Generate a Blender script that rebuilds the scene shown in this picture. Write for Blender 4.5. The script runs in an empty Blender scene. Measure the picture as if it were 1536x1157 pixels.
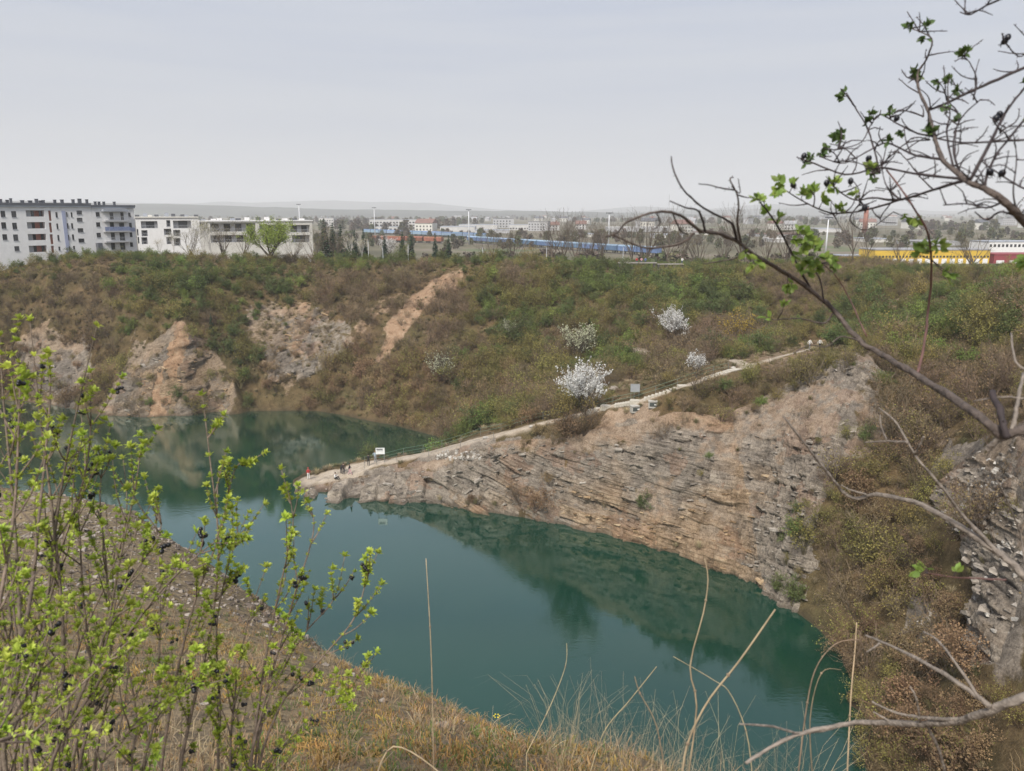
import bpy, bmesh, math, random
import numpy as np
from mathutils import Vector, Matrix, Quaternion, Euler

R = math.radians
SC = bpy.context.scene
COL = SC.collection
rnd = random.Random(11)

# ------------------------------------------------------------------ camera
CAM_Z = 41.0
PITCH = R(12.63)
FPX = 1154.0                     # focal length in pixels of a 1536 px wide frame
cam_d = bpy.data.cameras.new('camera')
cam = bpy.data.objects.new('camera', cam_d)
COL.objects.link(cam)
cam.location = (0, 0, CAM_Z)
cam.rotation_euler = (math.pi / 2 - PITCH, 0, 0)
cam_d.sensor_fit = 'HORIZONTAL'
cam_d.sensor_width = 36.0
cam_d.lens = 36.0 * FPX / 1536.0
cam_d.clip_start = 0.05
cam_d.clip_end = 60000
cam_d.dof.use_dof = True
cam_d.dof.focus_distance = 60.0
cam_d.dof.aperture_fstop = 8.0
SC.camera = cam

# ------------------------------------------------------------------ light
SUN_EL, SUN_AZ = R(50), R(205)   # azimuth clockwise from +Y (the view direction)
wd = bpy.data.worlds.new('World')
SC.world = wd
wd.use_nodes = True
nt = wd.node_tree
nt.nodes.clear()
out = nt.nodes.new('ShaderNodeOutputWorld')
bg = nt.nodes.new('ShaderNodeBackground')
bg.inputs['Strength'].default_value = 0.1
sky = nt.nodes.new('ShaderNodeTexSky')
sky.sky_type = 'NISHITA'
sky.sun_disc = False
sky.sun_elevation = SUN_EL
sky.sun_rotation = SUN_AZ
sky.dust_density = 3.0
sky.air_density = 1.0
tc = nt.nodes.new('ShaderNodeTexCoord')
mp = nt.nodes.new('ShaderNodeMapping')
mp.inputs['Scale'].default_value = (1.0, 1.0, 14.0)
mp.inputs['Rotation'].default_value = (0, R(4), 0)
nz = nt.nodes.new('ShaderNodeTexNoise')
nz.inputs['Scale'].default_value = 1.6
nz.inputs['Detail'].default_value = 5
nz.inputs['Roughness'].default_value = 0.5
rp = nt.nodes.new('ShaderNodeValToRGB')
rp.color_ramp.elements[0].position = 0.36
rp.color_ramp.elements[0].color = (3.85, 4.4, 5.75, 1)
rp.color_ramp.elements[1].position = 0.64
rp.color_ramp.elements[1].color = (5.0, 5.35, 6.15, 1)
sx = nt.nodes.new('ShaderNodeSeparateXYZ')
mr = nt.nodes.new('ShaderNodeMapRange')
mr.inputs['From Min'].default_value = 0.0
mr.inputs['From Max'].default_value = 0.30
mr.clamp = True
mh = nt.nodes.new('ShaderNodeMix'); mh.data_type = 'RGBA'
mh.inputs[6].default_value = (5.1, 5.2, 5.5, 1)      # greyer veil low over the horizon
mx = nt.nodes.new('ShaderNodeMix'); mx.data_type = 'RGBA'
mx.inputs[0].default_value = 0.88                        # high thin overcast hides most of the blue
L = nt.links.new
L(tc.outputs['Generated'], mp.inputs['Vector'])
L(mp.outputs['Vector'], nz.inputs['Vector'])
L(nz.outputs['Fac'], rp.inputs['Fac'])
L(tc.outputs['Generated'], sx.inputs[0])
L(sx.outputs['Z'], mr.inputs['Value'])
L(mr.outputs[0], mh.inputs[0])
L(rp.outputs['Color'], mh.inputs[7])
L(sky.outputs['Color'], mx.inputs[6])
L(mh.outputs[2], mx.inputs[7])
L(mx.outputs[2], bg.inputs['Color'])
L(bg.outputs[0], out.inputs['Surface'])

sun_d = bpy.data.lights.new('sun', 'SUN')
sun_d.energy = 4.2
sun_d.angle = R(11)
sun_d.color = (1.0, 0.95, 0.87)
sun = bpy.data.objects.new('sun', sun_d)
COL.objects.link(sun)
sdir = Vector((math.sin(SUN_AZ) * math.cos(SUN_EL), math.cos(SUN_AZ) * math.cos(SUN_EL), math.sin(SUN_EL)))
sun.rotation_euler = sdir.to_track_quat('Z', 'Y').to_euler()

vs = SC.view_settings
vs.view_transform = 'Standard'
vs.look = 'None'
vs.exposure = 0.27
vs.gamma = 1.0
vs.use_curve_mapping = False
cy = SC.cycles
cy.max_bounces = 5
cy.diffuse_bounces = 2
cy.glossy_bounces = 2
cy.transmission_bounces = 2
cy.transparent_max_bounces = 6
cy.volume_bounces = 1
cy.use_denoising = True

# ------------------------------------------------------------------ pixel -> place
FWD = np.array([0, math.cos(PITCH), -math.sin(PITCH)])
UPV = np.array([0, math.sin(PITCH), math.cos(PITCH)])
CAMP = np.array([0, 0, CAM_Z])
def ray(px, py):
    return np.array([1.0, 0, 0]) * ((px - 768) / FPX) + UPV * ((578.5 - py) / FPX) + FWD
def atY(px, py, Y):
    d = ray(px, py)
    return CAMP + d * (Y / d[1])
def atz(px, py, z):
    d = ray(px, py)
    return CAMP + d * ((z - CAM_Z) / d[2])
def atdist(px, py, t):
    return CAMP + ray(px, py) * t

# ------------------------------------------------------------------ numpy noise
def _h(ix, iy, iz, seed):
    n = (ix.astype(np.int64) * 374761393 + iy.astype(np.int64) * 668265263 + iz.astype(np.int64) * 2147483647 + seed * 1274126177) & 0xffffffff
    n = ((n ^ (n >> 13)) * 1274126177) & 0xffffffff
    n = ((n ^ (n >> 16)) * 2246822519) & 0xffffffff
    return ((n ^ (n >> 15)) & 0xffffff) / float(0xffffff)
def vnoise(x, y, z, seed=0):
    x = np.asarray(x, float); y = np.asarray(y, float); z = np.asarray(z, float) + np.zeros_like(x)
    xi, yi, zi = np.floor(x), np.floor(y), np.floor(z)
    f = lambda t: t * t * (3 - 2 * t)
    u, v, w = f(x - xi), f(y - yi), f(z - zi)
    r = 0
    for a in (0, 1):
        for b in (0, 1):
            for c in (0, 1):
                r = r + _h(xi + a, yi + b, zi + c, seed) * (u if a else 1 - u) * (v if b else 1 - v) * (w if c else 1 - w)
    return r
def fbm(x, y, z, seed=0, o=4, g=0.5):
    s = 0; a = 1; t = 0
    for i in range(o):
        s = s + a * vnoise(x * 2 ** i, y * 2 ** i, np.asarray(z) * 2 ** i, seed + i * 17)
        t += a; a *= g
    return s / t - 0.5
def cellhash(a, b, seed):
    return _h(np.floor(a), np.floor(b), np.zeros_like(a), seed)
def smooth(e0, e1, x):
    t = np.clip((x - e0) / (e1 - e0), 0, 1)
    return t * t * (3 - 2 * t)

# ------------------------------------------------------------------ object helpers
def tag(o, label=None, cat=None, group=None, kind=None):
    if label: o['label'] = label
    if cat: o['category'] = cat
    if group: o['group'] = group
    if kind: o['kind'] = kind
    return o
def link(name, me, parent=None, mats=None):
    if mats is not None and len(me.materials) == 0:
        for m in (mats if isinstance(mats, (list, tuple)) else [mats]):
            me.materials.append(m)
    o = bpy.data.objects.new(name, me)
    COL.objects.link(o)
    if parent is not None: o.parent = parent
    return o
def empty(name, loc, rz=0.0, label=None, cat=None, group=None):
    o = bpy.data.objects.new(name, None)
    COL.objects.link(o)
    o.empty_display_size = 0.2
    o.location = tuple(loc); o.rotation_euler = (0, 0, rz)
    return tag(o, label, cat, group)
def copy_tree(o, parent=None):
    c = o.copy(); COL.objects.link(c)
    if parent is not None: c.parent = parent
    for ch in o.children: copy_tree(ch, c)
    return c
class MB:
    """collects geometry of one mesh"""
    def __init__(s): s.v = []; s.f = []; s.m = []; s.mi = 0
    def add(s, vs_, fs_):
        b = len(s.v); s.v.extend([tuple(map(float, p)) for p in vs_])
        for f in fs_: s.f.append(tuple(b + i for i in f)); s.m.append(s.mi)
    def box(s, x0, x1, y0, y1, z0, z1, M=None):
        p = [(x, y, z) for z in (z0, z1) for y in (y0, y1) for x in (x0, x1)]
        if M is not None: p = [M @ Vector(q) for q in p]
        s.add(p, [(0, 2, 3, 1), (4, 5, 7, 6), (0, 1, 5, 4), (2, 6, 7, 3), (0, 4, 6, 2), (1, 3, 7, 5)])
    def tube(s, pts, rad, n=5, cap=True):
        pts = [Vector(p) for p in pts]
        if not hasattr(rad, '__len__'): rad = [rad] * len(pts)
        vs_ = []; fs_ = []
        up = None
        for i, p in enumerate(pts):
            t = (pts[min(i + 1, len(pts) - 1)] - pts[max(i - 1, 0)])
            if t.length < 1e-9: t = Vector((0, 0, 1))
            t.normalize()
            if up is None: up = t.orthogonal().normalized()
            up = (up - t * up.dot(t))
            if up.length < 1e-6: up = t.orthogonal()
            up.normalize()
            w = t.cross(up)
            for k in range(n):
                a = 2 * math.pi * k / n
                vs_.append(p + (up * math.cos(a) + w * math.sin(a)) * rad[i])
        for i in range(len(pts) - 1):
            for k in range(n):
                a, b = i * n + k, i * n + (k + 1) % n
                fs_.append((a, b, b + n, a + n))
        if cap:
            fs_.append(tuple(range(n - 1, -1, -1)))
            fs_.append(tuple((len(pts) - 1) * n + k for k in range(n)))
        s.add(vs_, fs_)
    def blob(s, c, r, seed=0, sq=(1, 1, 1), rough=0.25, sub=1):
        bm = bmesh.new(); bmesh.ops.create_icosphere(bm, subdivisions=sub, radius=1)
        rr = random.Random(seed)
        pts = [Vector(c) + Vector((v.co.x * sq[0], v.co.y * sq[1], v.co.z * sq[2])) * r * (1 + rr.uniform(-rough, rough)) for v in bm.verts]
        fs_ = [[v.index for v in f.verts] for f in bm.faces]; bm.free()
        s.add(pts, fs_)
    def mesh(s, name, mats=None, smooth_=False):
        me = bpy.data.meshes.new(name)
        me.from_pydata(s.v, [], s.f)
        if mats is not None:
            for m in (mats if isinstance(mats, (list, tuple)) else [mats]): me.materials.append(m)
        if any(s.m): me.polygons.foreach_set('material_index', s.m)
        if smooth_: me.shade_smooth()
        me.update()
        return me
    def build(s, name, mats=None, parent=None, smooth_=False):
        return link(name, s.mesh(name, mats, smooth_), parent)

# ------------------------------------------------------------------ material helpers
MATS = {}
def mat(name, col, rough=0.8, var=0.0, scale=3.0, metal=0.0, bump=0.0, rand=0.0, emit=None, trans=0.0, spec=None, alt=None):
    """procedural principled material: base colour with noise variation and optional per-object variation"""
    if name in MATS: return MATS[name]
    m = bpy.data.materials.new(name); m.use_nodes = True
    n = m.node_tree; b = n.nodes['Principled BSDF']
    b.inputs['Roughness'].default_value = rough
    b.inputs['Metallic'].default_value = metal
    if spec is not None: b.inputs['Specular IOR Level'].default_value = spec
    geo = n.nodes.new('ShaderNodeTexCoord')
    tex = n.nodes.new('ShaderNodeTexNoise'); tex.inputs['Scale'].default_value = scale; tex.inputs['Detail'].default_value = 4
    n.links.new(geo.outputs['Object'], tex.inputs['Vector'])
    rmp = n.nodes.new('ShaderNodeValToRGB')
    c = np.array(col)
    a2 = np.array(alt) if alt is not None else np.clip(c * (1 + var), 0, 1)
    c1 = c if alt is not None else np.clip(c * (1 - var), 0, 1)
    rmp.color_ramp.elements[0].position = 0.32; rmp.color_ramp.elements[1].position = 0.68
    rmp.color_ramp.elements[0].color = (*c1, 1); rmp.color_ramp.elements[1].color = (*a2, 1)
    n.links.new(tex.outputs['Fac'], rmp.inputs['Fac'])
    last = rmp.outputs['Color']
    if rand > 0:
        oi = n.nodes.new('ShaderNodeObjectInfo')
        hsv = n.nodes.new('ShaderNodeHueSaturation')
        m1 = n.nodes.new('ShaderNodeMapRange'); m1.inputs['To Min'].default_value = 1 - rand; m1.inputs['To Max'].default_value = 1 + rand
        m2 = n.nodes.new('ShaderNodeMapRange'); m2.inputs['To Min'].default_value = 0.5 - rand * 0.06; m2.inputs['To Max'].default_value = 0.5 + rand * 0.05
        wn = n.nodes.new('ShaderNodeTexWhiteNoise'); wn.noise_dimensions = '1D'
        n.links.new(oi.outputs['Random'], wn.inputs['W'])
        n.links.new(oi.outputs['Random'], m1.inputs['Value'])
        n.links.new(wn.outputs['Value'], m2.inputs['Value'])
        n.links.new(m1.outputs[0], hsv.inputs['Value']); n.links.new(m2.outputs[0], hsv.inputs['Hue'])
        n.links.new(last, hsv.inputs['Color']); last = hsv.outputs['Color']
    n.links.new(last, b.inputs['Base Color'])
    if bump > 0:
        bp = n.nodes.new('ShaderNodeBump'); bp.inputs['Strength'].default_value = bump; bp.inputs['Distance'].default_value = 0.05
        n.links.new(tex.outputs['Fac'], bp.inputs['Height']); n.links.new(bp.outputs[0], b.inputs['Normal'])
    if trans > 0:      # thin leaf: part of the light passes through
        tr = n.nodes.new('ShaderNodeBsdfTranslucent'); mxs = n.nodes.new('ShaderNodeMixShader'); mxs.inputs[0].default_value = trans
        n.links.new(last, tr.inputs['Color']); n.links.new(b.outputs[0], mxs.inputs[1]); n.links.new(tr.outputs[0], mxs.inputs[2])
        n.links.new(mxs.outputs[0], n.nodes['Material Output'].inputs['Surface'])
    MATS[name] = m
    return m
# ================================================================== TERRAIN
SHORE_S = [(444,737),(500,748),(560,753),(640,757),(700,766),(790,779),(850,790),(900,801),(960,817),(1010,832),(1060,852),(1110,866),(1150,882),(1180,908),(1220,938),(1245,965),(1258,1000),(1266,1040),(1258,1075),(1235,1105)]
SHORE_F = [(-160,585),(-60,592),(10,600),(70,606),(120,617),(165,624),(215,627),(270,622),(330,618),(370,616),(430,616),(480,617),(510,622),(545,630),(590,638),(640,651),(662,660)]
CP = []
def cp(p): CP.append((p[0], p[1], p[2]))
def dens(pts, step=3.0):
    o = []
    for a, b in zip(pts[:-1], pts[1:]):
        a = np.array(a, float); b = np.array(b, float)
        n = max(1, int(np.linalg.norm(b[:2] - a[:2]) / step))
        for i in range(n): o.append(a + (b - a) * i / n)
    o.append(np.array(pts[-1], float))
    return o
shS = dens([atz(x, y, 0) for x, y in SHORE_S])
shF = dens([atz(x, y, 0) for x, y in SHORE_F])
PATHD = [(468,724,112.5),(500,713,113),(530,703,113.5),(560,694,113.5),(600,688,112.5),(640,680,111.5),(700,664,109),(760,649,107),(800,638,105.5),(860,623,104),(915,609,102),(955,602,101),(1000,588,100),(1030,578,100),(1080,561,102),(1120,550,106),(1160,538,113),(1225,521,129),(1262,512,136)]
path3 = [atY(*p) for p in PATHD]
pathd = dens(path3, 2.0)
for p in pathd: cp(p)
for p in pathd[:-14]:                       # both edges of the crest level with the path
    cp((p[0] + .2, p[1] + 1.1, p[2] - .05)); cp((p[0] - .2, p[1] - 1.1, p[2] - .05))
for p in shS + shF: cp(p)
for q_ in [(500,702,117),(530,693,117),(560,685,116.8),(600,681,115.5)]: cp(atY(*q_))
for q_ in [(457,718,.8),(470,714,1.2),(490,709,1.7)]: cp(atz(*q_))
# lake bed
for p in shS[2::2]:
    cp((p[0] - 1.5, p[1] - 4, -3.5))
for p in shF[::2]: cp((p[0], p[1] - 4.5, -3.0))
# north shore of the spit, hidden behind its crest
nsh = [atz(444,737,0) + np.array([0.2,1.2,0])] + [p + np.array([-2.0, 7.5 + .06 * i, 0]) for i, p in enumerate(dens(path3[:6], 3.0))]
for p in nsh: cp((p[0], p[1], 0.0))
for p in nsh[2::2]: cp((p[0] - 1, p[1] + 4, -3))
for x, y in [(-60,60),(-40,80),(-20,70),(0,62),(-60,110),(-50,130),(-90,130),(-30,128),(-100,100),(-10,85),(10,60),(-90,80),(-40,55)]: cp((x, y, -6))
# brow over the rock face
_sx = [p[0] for p in SHORE_S[:13]]; _sd = [atz(x, y, 0)[1] for x, y in SHORE_S[:13]]
for x, y, fr in [(500,729,.5),(560,713,.55),(600,706,.55),(640,698,.55),(700,686,.55),(740,676,.55),(800,664,.6),(850,660,.62),(900,650,.62),(950,648,.6),(1000,652,.5),(1050,660,.48),(1090,672,.46)]:
    d0 = np.interp(x, _sx, _sd); d1 = np.interp(x, [p[0] for p in PATHD], [p[2] for p in PATHD])
    cp(atY(x, y, d0 + fr * (d1 - d0)))
for x, y, Y in [(1150,660,90),(1150,572,99),(1200,640,86),(1200,585,93),(1250,590,89),(1290,533,92),(1310,520,96),(1200,700,83),(1200,800,78),(1120,780,84.5),(1060,610,96),(1000,620,96),(1160,730,85.5),(1290,600,87),(1290,700,79.5),(1290,850,72),(1330,640,84),(1340,560,94),(1225,560,97),(1180,555,104),(1250,535,108)]: cp(atY(x, y, Y))
# gully and right-hand wall
for x, y, z in [(1300,950,2.0),(1320,1040,1.5),(1400,980,5.0),(1400,900,8.0),(1400,800,12.0),(1400,720,14.5),(1400,640,17.5),(1400,560,20.5),(1400,500,23.5),(1400,450,27.0),(1400,419,29.4),(1470,930,11.2),(1470,830,14.8),(1470,700,18.5),(1470,560,23.0),(1470,470,28.0),(1470,423,30.4),(1536,1020,11.0),(1536,900,15.5),(1536,800,18.6),(1536,700,22.0),(1536,650,23.6),(1536,600,24.8),(1536,520,27.5),(1536,450,30.5),(1536,427,31.2),(1320,460,24.0),(1320,500,21.0),(1330,417,28.6)]: cp(atz(x, y, z))
# far slopes (pixel, distance)
for x, y, Y in [(60,520,172),(60,450,180),(60,408,186),(-60,520,172),(-60,440,182),(-160,500,172),(-160,420,182),(270,560,156),(270,490,161),(270,430,172),(270,402,184),(180,560,160),(180,480,168),(180,410,180),(350,560,158),(400,560,160),(400,480,172),(400,420,183),(400,398,190),(550,570,158),(550,480,170),(550,420,182),(550,399,189),(480,440,180),(480,520,165),(700,600,145),(700,520,158),(700,440,175),(700,397,187),(850,560,145),(850,500,157),(850,440,172),(850,399,184),(1000,540,134),(1000,480,152),(1000,440,168),(985,408,184),(985,404,190),(955,570,122),(860,600,125),(760,620,127),(700,640,129),(800,600,133),(1150,500,150),(1150,450,162),(1150,412,174),(1250,480,150),(1280,440,158),(1280,412,166),(1060,520,140),(1200,520,143),(620,440,181),(640,560,152),(130,403,185)]: cp(atY(x, y, Y))
# plateau behind the rim, falling to the plain
for x, z in [(-165,30.6),(-120,30.5),(-90,30.8),(-60,30.8),(-30,30.4),(0,30),(30,28.5),(60,29),(90,31)]:
    cp((x, 205, z - 2.2)); cp((x, 222, 24.5)); cp((x, 236, 21.9)); cp((x, 246, 21.9))
cp((100,150,29)); cp((120,150,28)); cp((100,110,32)); cp((80,75,32)); cp((90,50,34)); cp((60,45,30)); cp((52,30,33)); cp((38,14,36)); cp((25,3,38.5))
for y in range(-30, 246, 25): cp((-172, y, 26)); cp((142, y, 22 if y > 180 else 30))
# the bank under and in front of the camera
BROW = [(-200,728,32),(-100,735,30),(0,745,28),(100,756,26),(200,768,24),(260,810,21.5),(330,855,19),(400,905,16.8),(470,960,14.6),(540,1012,12.6),(600,1045,11.2),(660,1075,10),(740,1110,8.6),(820,1138,7.4),(880,1180,6.4),(960,1265,5.3),(1060,1330,4.8),(1180,1345,4.6),(1300,1330,4.8),(1420,1285,5.2),(1540,1195,6.0),(1700,1130,7)]
brow = dens([atY(*b) for b in BROW], 1.5)
for p in brow:
    cp(p)
    n = np.array([.35, 1.0, 0]) if p[0] < 2 else np.array([-.15, 1.0, 0])
    if p[0] < 9:
        cp(p + n * 2.0 + np.array([0, 0, -3.2])); cp(p + n * 6 + np.array([0, 0, -12.]))
for x in (-30, -20, -10, 0, 10, 20):
    cp((x, 40 + max(0, -x) * .5, 1.0)); cp((x + 2, 44 + max(0, -x) * .55, -3)); cp((x, 26 + max(0, -x) * .7, 12 if x > -20 else 16))
for x, y, z in [(0,0,39.4),(-1,2.5,38.6),(2,2.5,38.6),(-3,2,38.8),(4,2,38.9),(-2.2,4.6,37.5),(-4.5,4.6,37.7),(1,4.6,37.4),(4,4.6,37.9),(-5,9,35.6),(-9,9,36),(-7,14,33.8),(-12,14,34.6),(-14,20,32.4),(-20,20,32.6),(-25,26,30.6),(-35,28,31),(7,5,38.1),(0,-6,39.8),(-10,-6,40),(10,-6,40),(-20,0,39),(20,-6,39.8),(-40,0,38),(-30,10,36),(-60,30,33),(-90,50,32),(-120,90,31),(-135,130,30),(-140,160,30),(-60,48,16),(-80,70,10),(-95,95,4),(-112,120,2),(-75,85,-3),(-118,150,4),(0,-30,38),(-60,-30,36),(60,-30,36),(30,2,38)]: cp((x, y, z))
CPA = np.array(CP)
_, ui = np.unique(np.round(CPA[:, :2] / 0.35).astype(int), axis=0, return_index=True)
CPA = CPA[np.sort(ui)]
def kern(r): return r
D = np.linalg.norm(CPA[:, None, :2] - CPA[None, :, :2], axis=2)
n_ = len(CPA)
A = np.zeros((n_ + 1, n_ + 1)); A[:n_, :n_] = kern(D) ; A[:n_, n_] = 1; A[n_, :n_] = 1
A[:n_, :n_] += np.eye(n_) * -0.02
W = np.linalg.solve(A, np.r_[CPA[:, 2], 0])
GX0, GX1, GY0, GY1, GS = -172.0, 142.0, -32.0, 246.0, 1.0
gx = np.arange(GX0, GX1 + .1, GS); gy = np.arange(GY0, GY1 + .1, GS)
def rbf(x, y):
    o = np.empty(x.shape, float)
    for i in range(0, len(x), 20000):
        s = slice(i, i + 20000)
        d = np.sqrt((x[s, None] - CPA[None, :, 0]) ** 2 + (y[s, None] - CPA[None, :, 1]) ** 2)
        o[s] = d @ W[:n_] + W[n_]
    return o
XX, YY = np.meshgrid(gx, gy)
H = rbf(XX.ravel(), YY.ravel()).reshape(XX.shape)
H = np.minimum(H, 40.4)
FX0, FX1, FY0, FY1, FS = -24.0, 14.0, -3.0, 32.0, 0.25      # finer grid for the bank at the camera
fxx, fyy = np.meshgrid(np.arange(FX0, FX1 + .01, FS), np.arange(FY0, FY1 + .01, FS))
HF = rbf(fxx.ravel(), fyy.ravel()).reshape(fxx.shape)
def bil(Hh, x, y, x0, y0, s):
    fx = np.clip((x - x0) / s, 0, Hh.shape[1] - 1.001); fy = np.clip((y - y0) / s, 0, Hh.shape[0] - 1.001)
    i = fx.astype(int); j = fy.astype(int); u = fx - i; v = fy - j
    return Hh[j, i] * (1 - u) * (1 - v) + Hh[j, i + 1] * u * (1 - v) + Hh[j + 1, i] * (1 - u) * v + Hh[j + 1, i + 1] * u * v
def base_h(x, y):
    x = np.atleast_1d(np.asarray(x, float)); y = np.atleast_1d(np.asarray(y, float))
    h = bil(H, x, y, GX0, GY0, GS)
    k = smooth(0, 2, np.minimum(np.minimum(x - FX0, FX1 - x), np.minimum(y - FY0, FY1 - y)))
    return h * (1 - k) + bil(HF, x, y, FX0, FY0, FS) * k
def hit(px, py, t0=3.0, t1=400.0):
    """first point of the ground seen through a pixel"""
    d = ray(px, py)
    t = np.r_[np.arange(t0, 40, .1), np.arange(40, t1, .3)]
    P_ = CAMP[None, :] + d[None, :] * t[:, None]
    b = P_[:, 2] < base_h(P_[:, 0], P_[:, 1])
    if not b.any(): return None
    i = int(np.argmax(b))
    return P_[i]
def poly_world(pts, t0=20.0):
    o = []
    for x, y in pts:
        h = hit(x, y, t0)
        if h is not None: o.append(h[:2])
    return np.array(o)
def in_poly(x, y, poly):
    ins = np.zeros(x.shape, bool)
    n = len(poly); j = n - 1
    for i in range(n):
        xi, yi = poly[i]; xj, yj = poly[j]
        c = ((yi > y) != (yj > y)) & (x < (xj - xi) * (y - yi) / (yj - yi + 1e-12) + xi)
        ins ^= c; j = i
    return ins
def line_dist(x, y, pts):
    d = np.full(x.shape, 1e9)
    for a, b in zip(pts[:-1], pts[1:]):
        ax, ay = a[0], a[1]; bx, by = b[0], b[1]
        l = (bx - ax) ** 2 + (by - ay) ** 2 + 1e-9
        t = np.clip(((x - ax) * (bx - ax) + (y - ay) * (by - ay)) / l, 0, 1)
        d = np.minimum(d, np.hypot(x - ax - t * (bx - ax), y - ay - t * (by - ay)))
    return d
# what covers the ground (plan regions), as plan regions
ROCK = [
 ([(438,745),(470,728),(520,708),(560,698),(640,684),(700,668),(770,650),(805,668),(860,668),(890,648),(940,650),(1000,655),(1070,668),(1120,660),(1180,640),(1230,600),(1285,545),(1300,535),(1325,570),(1335,640),(1290,690),(1235,710),(1225,760),(1185,800),(1165,860),(1150,886),(1060,856),(960,821),(900,805),(790,783),(640,761),(540,757)], 1.0),
 ([(150,618),(165,565),(200,530),(250,500),(300,505),(340,545),(358,590),(362,618),(270,626),(165,630)], .95),
 ([(375,460),(430,450),(520,480),(530,520),(470,575),(400,560),(370,510)], .55),
 ([(20,500),(130,505),(150,560),(120,580),(40,575),(15,540)], .8),
 ([(1430,655),(1500,645),(1560,640),(1560,880),(1530,960),(1540,1040),(1480,1040),(1450,1000),(1470,900),(1500,820),(1400,720)], .95),
 ([(1350,900),(1400,890),(1400,960),(1350,970)], .9),
 ([(195,560),(200,500),(225,500),(235,560)], .7),
 ([(780,480),(830,470),(860,520),(800,540)], .25),
]
SOIL = [
 ([(880,640),(915,618),(1000,612),(1060,640),(1100,640),(1180,596),(1270,540),(1300,532),(1240,620),(1160,690),(1080,690),(1000,670),(900,668)], .95),
 ([(688,404),(694,425),(640,462),(600,515),(565,548),(552,546),(580,495),(612,448),(650,418)], .85),
 ([(262,480),(278,478),(292,500),(275,540),(245,590),(245,622),(222,622),(228,590),(252,545),(258,510)], 1.0),
 ([(1330,455),(1390,436),(1370,465),(1320,485)], .8),
 ([(1110,425),(1135,425),(1135,470),(1110,470)], .6),
 ([(1400,640),(1536,640),(1536,690),(1440,700)], .7),
 ([(560,455),(600,440),(590,462),(530,520),(510,520)], .5),
 ([(1255,500),(1215,540),(1120,560),(1080,552),(1140,535),(1200,515)], .5),
 ([(920,560),(950,520),(985,525),(980,560),(930,590)], .5),
]
rockP = [(poly_world(p), w) for p, w in ROCK]
soilP = [(poly_world(p), w) for p, w in SOIL]
TRACK2 = [atY(1120,551,106), hit(1105,542), hit(1085,538), hit(1050,537), hit(1010,537), hit(985,535), hit(970,530), hit(950,524)]
def cover(x, y):
    wx = x + fbm(x * .25, y * .25, 0, 3) * 4.5 + fbm(x * 1.1, y * 1.1, 0, 8) * 1.6
    wy = y + fbm(x * .25, y * .25, 9, 5) * 4.5 + fbm(x * 1.1, y * 1.1, 4, 9) * 1.6
    rock = np.zeros(x.shape); soil = np.zeros(x.shape)
    for p, w in rockP: rock = np.maximum(rock, in_poly(wx, wy, p) * w)
    for p, w in soilP: soil = np.maximum(soil, in_poly(wx, wy, p) * w)
    d1 = line_dist(x, y, path3); d2 = line_dist(x, y, TRACK2)
    along = smooth(-14, 14, x)                         # the bare path narrows uphill
    pw = .85 * (1 - along) + .22 * along + 1.9 * smooth(-19, -25, x) * (y < 124)
    path = 1 - smooth(pw, pw + .7, d1 + fbm(x * .8, y * .8, 0, 21) * .8)
    path = np.maximum(path, 1 - smooth(.55, 1.1, d2 + fbm(x * .8, y * .8, 0, 21) * .6))
    return rock, soil, path
# grid lines: fine where the rock is looked at, coarser elsewhere
def lines(segs):
    o = [segs[0][0]]
    for a, b, s in segs:
        n = max(1, int(round((b - a) / s))); o += list(a + (b - a) * (np.arange(n) + 1) / n)
    return np.array(o)
tx = lines([(-172,-120,2.0),(-120,-40,.55),(-40,46,.27),(46,70,.6),(70,142,2.2)])
ty = lines([(-32,-3,2.0),(-3,24,.22),(24,54,1.0),(54,70,.4),(70,121,.23),(121,192,.42),(192,246,1.8)])
TX, TY = np.meshgrid(tx, ty)
shp = TX.shape
X = TX.ravel(); Y = TY.ravel()
Z = base_h(X, Y)
rock, soil, path = cover(X, Y)
near = 1 - smooth(26, 40, np.hypot(X, Y))
rock *= 1 - near; soil *= 1 - near
step = 0.5
dzx = (base_h(X + step, Y) - base_h(X - step, Y)) / (2 * step)
dzy = (base_h(X, Y + step) - base_h(X, Y - step)) / (2 * step)
slope = np.hypot(dzx, dzy)
NX, NY, NZ = -dzx, -dzy, np.ones_like(dzx)
nl = np.sqrt(NX ** 2 + NY ** 2 + 1); NX /= nl; NY /= nl; NZ /= nl
def smooth_grid(a, it=2):
    a = a.reshape(shp).copy()
    for _ in range(it):
        b = a.copy()
        b[1:-1, 1:-1] = (a[1:-1, 1:-1] * 4 + a[:-2, 1:-1] + a[2:, 1:-1] + a[1:-1, :-2] + a[1:-1, 2:]) / 8
        a = b
    return a.ravel()
rock = smooth_grid(rock, 1); soil = smooth_grid(soil, 3)
# large relief everywhere
amp = smooth(0.15, 0.6, slope) * (1 - near) * (1 - path)
und = smooth(-14, -8, -np.abs(Z - 0)) * 0
Z0 = Z.copy()
rel = fbm(X * .09, Y * .09, Z * .09, 31, 4) * 3.2 * amp * smooth(.3, 3.0, Z)
rel += (fbm(X * .6, Y * .6, Z * .6, 41, 3) * .5) * (1 - near * .75) * (1 - path * .8) * smooth(-.5, .6, Z)
gul = np.abs(fbm(X * .12 + 3, Y * .035, 0, 51, 3)) * 4.0
rel -= gul * amp * .5 * (1 - rock) * smooth(1, 5, Z)
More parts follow.
